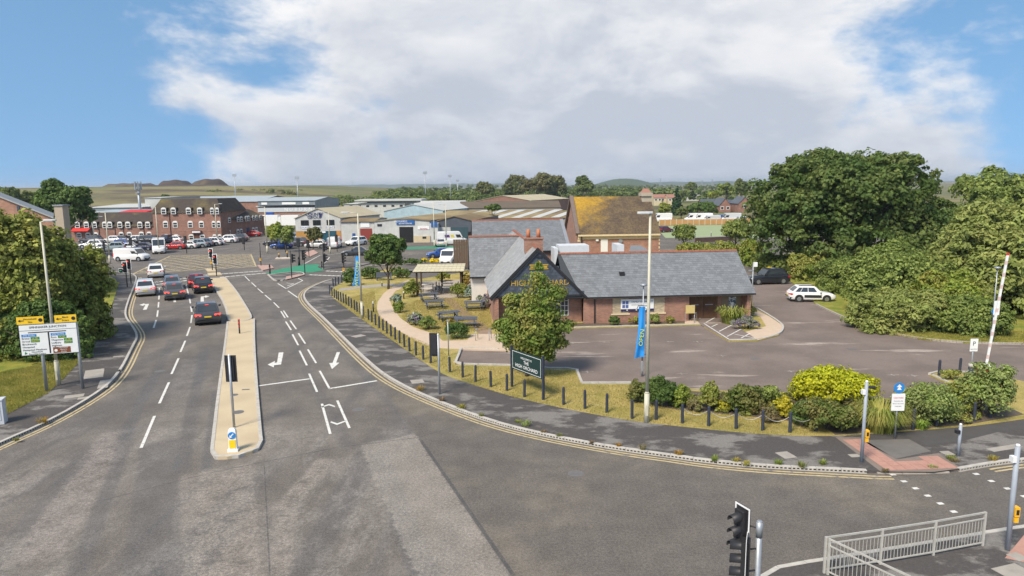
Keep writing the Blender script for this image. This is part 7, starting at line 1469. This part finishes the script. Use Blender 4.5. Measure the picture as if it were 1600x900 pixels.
for lb, x, yb, w_, h_, mm, n, s_ in (('dark olive shrub right of the tall lamp', 1035, 640, 56, 52, 'dark', 4200, .10), ('dark green shrub left of the tall lamp', 998, 632, 40, 38, 'juniper', 2600, .09), ('rounded yellow green shrub next to the dark olive shrub', 1066, 640, 40, 38, 'bright', 3000, .075), ('upright mixed green shrub in the left half of the bed', 1110, 646, 40, 54, 'hedge', 2600, .08), ('small yellow shrub in front of the upright green one', 1133, 647, 24, 26, 'yellow', 1200, .07), ('brownish low shrub beside the small yellow one', 1088, 646, 26, 24, 'brown', 1200, .07), ('feathery olive broom shrub', 1168, 652, 64, 50, 'juniper', 3600, .10), ('dull green low shrub behind the broom', 1205, 640, 50, 34, 'olive', 2200, .09), ('golden shrub left of the big lime shrub', 1228, 656, 40, 36, 'yellow', 2200, .075), ('brown twiggy shrub below the golden one', 1205, 664, 36, 30, 'brown', 1500, .07), ('big glowing lime yellow shrub', 1320, 642, 130, 58, 'lime', 10000, .12), ('dark spreading juniper below the lime shrub', 1305, 682, 96, 50, 'juniper', 6500, .10), ('dark shrub left of the juniper', 1258, 672, 46, 44, 'dark', 2600, .08), ('cream variegated shrub right of the notice', 1466, 672, 104, 64, 'cream', 7000, .085), ('lime shoots beside the variegated shrub', 1440, 638, 36, 40, 'lime', 1000, .09), ('mixed green shrub behind the variegated one', 1508, 654, 52, 58, 'hedge', 2800, .08), ('tall pale shrub at the right end of the bed', 1556, 660, 78, 96, 'cream', 6500, .10), ('small green shrub on the barrier island', 1490, 596, 30, 18, 'hedge', 1000, .08)):
    bush(lb, x, yb, w_, h_, LM[mm], n, s_, group=SG)
spiky('bright green grassy clump behind the white notice', 1388, 682, 76, 46, LM['hedge'], 900, .022, group=SG, droop=.9); spiky('strappy low plant at the foot of the variegated shrub', 1446, 674, 26, 14, LM['grassy'], 90, .03, group=SG)
for lb, x, yb, w_, h_, mm, n, s_ in (('round dark green shrub under the left blocked window', 960, 510, 20, 17, 'dark', 900, .10), ('orange and green plants under the banner', 992, 509, 24, 14, 'orange', 700, .09), ('olive shrub under the right blocked window', 1025, 508, 26, 16, 'olive', 900, .09), ('low green shrub near the yellow sign', 1049, 507, 22, 12, 'bright', 700, .09)): bush(lb, x, yb, w_, h_, LM[mm], n, s_, group='shrubs along the pub wall')
spiky('strappy green plants at the corner of the pub', 1150, 509, 56, 27, LM['hedge'], 300, .05); bush('grey lavender mound beside the hatched bay', 1168, 517, 46, 22, LM['lavender'], 1800, .08); bush('leafy shrub by the right brick pier', 1172, 494, 26, 20, LM['hedge'], 900, .1)
GG = 'shrubs of the pub garden'
for lb, x, yb, w_, h_, mm, n, s_ in (('silvery round shrub beside the curving path', 617, 478, 22, 20, 'silver', 1500, .10), ('olive shrub in front of the silvery one', 624, 490, 22, 20, 'hedge', 1200, .1), ('leafy green shrub behind the path light', 643, 466, 34, 30, 'hedge', 2000, .12), ('left lavender clump beside the path', 648, 510, 30, 24, 'lavender', 2200, .09), ('green shrub right of the left lavender', 668, 517, 36, 22, 'olive', 1800, .09), ('clipped hedge beside the hoop stands', 713, 532, 46, 26, 'dark', 3600, .08), ('orange grasses behind the clipped hedge', 704, 515, 30, 16, 'orange', 1200, .09), ('green shrub under the rear of the pergola', 690, 441, 30, 16, 'bright', 1200, .12), ('leafy plants beside the pergola right post', 716, 468, 34, 26, 'hedge', 1800, .12), ('tall russet climber at the pergola right end', 729, 462, 16, 44, 'orange', 1400, .12), ('purple flowering plants along the rendered wall', 757, 482, 36, 22, 'lavender', 1800, .10), ('grey green plants before the rendered wall', 735, 470, 22, 24, 'silver', 900, .10), ('dark shrub behind the narrow blue banner', 546, 448, 30, 30, 'dark', 2200, .13), ('long hedge below the garden wall', 578, 437, 40, 20, 'dark', 2200, .13), ('low shrub behind the dark bench', 624, 436, 34, 18, 'dark', 1800, .13), ('climbing plant on the pergola left posts', 652, 462, 10, 24, 'brown', 700, .12), ('clipped low hedge along the lane', 645, 414, 44, 9, 'dark', 1500, .16)): bush(lb, x, yb, w_, h_, LM[mm], n, s_, group=GG)
for i, x in enumerate((664, 676, 688)): bush('%s of the yellow flowering bushes beside the lane' % ('left', 'middle', 'right')[i], x, 411.5, 15, 8, LM['flower'], 700, .15, group='yellow flowering bushes')
# behind the pub
tree('light green young tree on the grass behind the hall', 1068, 118, 1049, 1089, 345, 392, LM['olive'], 3600, .26, nlob=7, r=.1)
for lb, x, Y, xl, xr, yt, yb, mm, n, s_ in (('low mixed hedge behind the long slate roof', 1110, 98, 1048, 1172, 374, 398, 'hedge', 6500, .24), ('rounded green tree behind the low brick wall', 1148, 108, 1125, 1178, 340, 388, 'olive', 4200, .28), ('green tree mass left of the fence vans', 1090, 215, 1070, 1126, 314, 345, 'dark', 4200, .5), ('yellowish tree left of the tall conifer', 1038, 225, 1026, 1050, 315, 343, 'bright', 1800, .5), ('bushy tree below the tall conifer', 1064, 218, 1052, 1080, 322, 345, 'far', 1800, .5), ('round tree on the skyline right of the conifer', 1077, 480, 1066, 1092, 284, 304, 'far', 1600, 1.0), ('pale rounded tree on the skyline', 1136, 330, 1116, 1150, 284, 312, 'olive', 2600, .7), ('darker rounded tree beside the pale skyline tree', 1158, 340, 1144, 1174, 278, 312, 'far', 2600, .7), ('yellow green tree left of the pale skyline tree', 1112, 320, 1102, 1126, 297, 312, 'bright', 1200, .7), ('green tree by the brick gable end', 1186, 235, 1170, 1205, 292, 340, 'olive', 2600, .5)): tree(lb, x, Y, xl, xr, yt, yb, LM[mm], n, s_, name='hedge' if 'hedge' in lb else 'tree', cat='hedge' if 'hedge' in lb else 'tree', group='trees behind the pub', trunk='hedge' not in lb)
tree('tall dark pointed conifer beyond the hall', 1057, 240, 1046, 1069, 291, 338, LM['conifer'], 3000, .5, shape='cone', name='conifer', r=.25)
for lb, x, Y, xl, xr, yt, yb, mm, n in (('left tree of the brownish grove on the skyline', 806, 400, 786, 832, 271, 312, 'grove', 5000), ('middle tree of the brownish grove on the skyline', 838, 395, 818, 866, 268, 312, 'grove', 5500), ('right tree of the brownish grove on the skyline', 866, 402, 846, 887, 271, 312, 'grove', 5000), ('separate small tree left of the grove', 759, 390, 741, 777, 282, 310, 'grove', 3000), ('separate green tree right of the grove', 912, 360, 895, 931, 272, 310, 'far', 3600), ('dark bush on the mossy shed roofs', 769, 158, 757, 784, 318, 332, 'dark', 1500), ('small tree between the far warehouses', 257, 262, 251, 265, 303, 315, 'far', 700)): tree(lb, x, Y, xl, xr, yt, yb, LM[mm], n, .8 if Y > 300 else .5, group='trees on the skyline', nlob=9)
# far woodland belts that read as one mass
def wood(name, label, pts, n, size, m):
    lobes = []
    for xl, xr, yt, Y, k in pts:
        for i in range(k): x = xl+(xr-xl)*(i+random.random())/k; Y_ = Y*random.uniform(.93, 1.07); t = W(x, yt+random.uniform(-.8, 2.2), Y_); h = max(2.5, t.z); r = h*random.uniform(.5, .8); lobes.append((t.x, Y_, h*.5, r, r, h*.5))
    o = foliage(name, lobes, n, size, m, None, .34); tag(o, label, 'woodland', kind='stuff')
wood('woodland', 'belt of dark green woodland along the foot of the fields', [(590, 800, 297, 400, 40), (600, 800, 294.5, 470, 40), (520, 640, 305, 330, 18), (640, 760, 303, 330, 18), (460, 530, 310, 330, 8), (800, 1030, 296, 430, 34)], 46000, .8, LM['far'])
wood('woodland', 'distant tree belts below the wooded hill and horizon', [(925, 1060, 293, 560, 30), (930, 1190, 290, 950, 50), (600, 900, 292, 800, 40), (700, 1190, 287.5, 1500, 60), (1020, 1200, 297, 420, 26)], 42000, 1.5, LM['far'])
wood('scrub', 'low scrub along the crest of the left fields', [(330, 470, 294, 560, 16), (0, 300, 299, 600, 16)], 7000, 1.0, LM['grove'])
# low cover knitting the planting bed together
lob = []
bedp = P2([(1000, 612), (1100, 618), (1250, 626), (1400, 632), (1500, 636), (1575, 640), (1512, 660), (1425, 668), (1305, 676), (1285, 662), (1180, 650), (1060, 639), (990, 625)], PZ)
while len(lob) < 240:
    x, y = random.uniform(5, 27), random.uniform(26, 38); 
    if inside(Vector((x, y, 0)), bedp): h = random.uniform(.2, .55); lob.append((x, y, PZ+h*.4, random.uniform(.3, .6), random.uniform(.3, .6), h*.6))
for k, (nm, mm, lb) in enumerate((('ground_cover', 'juniper', 'low dark ground cover between the bed shrubs'), ('ground_cover', 'brown', 'brownish low growth between the bed shrubs'), ('ground_cover', 'hedge', 'mid green low growth between the bed shrubs'))):
    tag(foliage(nm, lob[k::3], 9000, .075, LM[mm], None, .5, spread=.95), lb, 'ground cover', kind='stuff')
# weeds along the kerb
tuft = []
for i, (x, y) in enumerate(((655, 612), (690, 628), (720, 640), (752, 652), (810, 662), (822, 668), (850, 678), (875, 684), (925, 694), (967, 699), (1005, 705), (1062, 713), (1118, 722), (1152, 724), (1168, 729), (1218, 728), (1256, 733), (1288, 728), (1386, 739), (1498, 725), (1490, 720), (1462, 734), (1556, 722), (22, 690), (62, 664))):
    spiky('%s weed tuft along the kerb, counted from the central junction side' % ordinal(i+1) if i < 23 else ('%s weed tuft on the left kerb' % ('near', 'far')[i-23]), x, y, random.uniform(10, 26), random.uniform(4, 10), LM[random.choice(['hedge', 'brown', 'orange', 'cream', 'juniper'])], 60, .014, name='weed_tuft', group='weeds along the kerbs', droop=.7)
# grass blades on the near lawns and verge
def grass(name, label, poly, n, h, m):
    xs = np.array([p.x for p in poly]); ys = np.array([p.y for p in poly]); k = 0; P = []
    c = np.stack([RNG.uniform(xs.min(), xs.max(), n*4), RNG.uniform(ys.min(), ys.max(), n*4)], 1); ins = np.zeros(len(c), bool); j = len(poly)-1
    for i in range(len(poly)):
        yi, yj = ys[i], ys[j]; cond = ((yi > c[:, 1]) != (yj > c[:, 1])) & (c[:, 0] < (xs[j]-xs[i])*(c[:, 1]-yi)/(yj-yi+1e-12)+xs[i]); ins ^= cond; j = i
    c = c[ins][:n]; q = len(c); a = RNG.uniform(0, 6.28, q); w = .010*RNG.uniform(.7, 1.6, q); hh = h*RNG.uniform(.5, 1.4, q); dx, dy = np.cos(a)*w, np.sin(a)*w; lx, ly = RNG.normal(0, .4, q)*hh, RNG.normal(0, .4, q)*hh; z = np.full(q, PZ+.012)
    v = np.stack([np.stack([c[:, 0]-dx, c[:, 1]-dy, z], 1), np.stack([c[:, 0]+dx, c[:, 1]+dy, z], 1), np.stack([c[:, 0]+lx, c[:, 1]+ly, z+hh], 1)], 1).reshape(-1, 3)
    tag(np_quads(name, v, m, None, True), label, 'grass', kind='stuff')
M_bl = leaf_mat('blade_dry', (.42, .33, .11), (.30, .26, .07), .35, .3); M_bl2 = leaf_mat('blade_green', (.26, .26, .05), (.36, .31, .08), .35, .3)
grass('grass', 'short dry grass of the pub lawn by the pavement', P2([(526, 471), (567, 501), (655, 562), (742, 603), (805, 622), (980, 658), (1200, 680), (1285, 680), (1180, 654), (985, 628), (985, 602), (909, 602), (898, 580), (800, 575), (712, 572), (690, 547), (620, 517), (590, 490), (585, 455)], PZ), 90000, .07, M_bl)
grass('grass', 'short dry grass around the picnic tables', P2([(628, 500), (650, 513), (690, 525), (735, 520), (770, 515), (765, 480), (735, 470), (690, 465), (650, 470), (628, 480)], PZ), 26000, .09, M_bl)
grass('grass', 'green grass of the left verge below the hedge', P2([(-40, 668), (11, 648), (75, 615), (101, 591), (120, 570), (150, 537), (110, 556), (40, 575), (-40, 590)], PZ), 50000, .08, M_bl2)
grass('grass', 'green grass strip below the right hedge', P2([(1352, 512), (1400, 524), (1444, 531), (1512, 536), (1660, 539), (1660, 520), (1450, 515)], PZ), 30000, .10, M_bl2)

# ---------------------------------------------------------------- air
hz = bpy.data.materials.new('thin_haze'); hz.use_nodes = True; t = hz.node_tree; t.nodes.remove(t.nodes['Principled BSDF'])
pv = t.nodes.new('ShaderNodeVolumePrincipled'); pv.inputs['Color'].default_value = (.80, .87, .95, 1); pv.inputs['Density'].default_value = 1.6e-4; pv.inputs['Anisotropy'].default_value = .2
t.links.new(pv.outputs[0], t.nodes['Material Output'].inputs['Volume'])
o = MB().b2((-8900, -55, -4), (8900, 9000, 46)).build('haze', hz); o['kind'] = 'stuff'; tag(o, 'thin pale haze over the distant fields', 'haze')
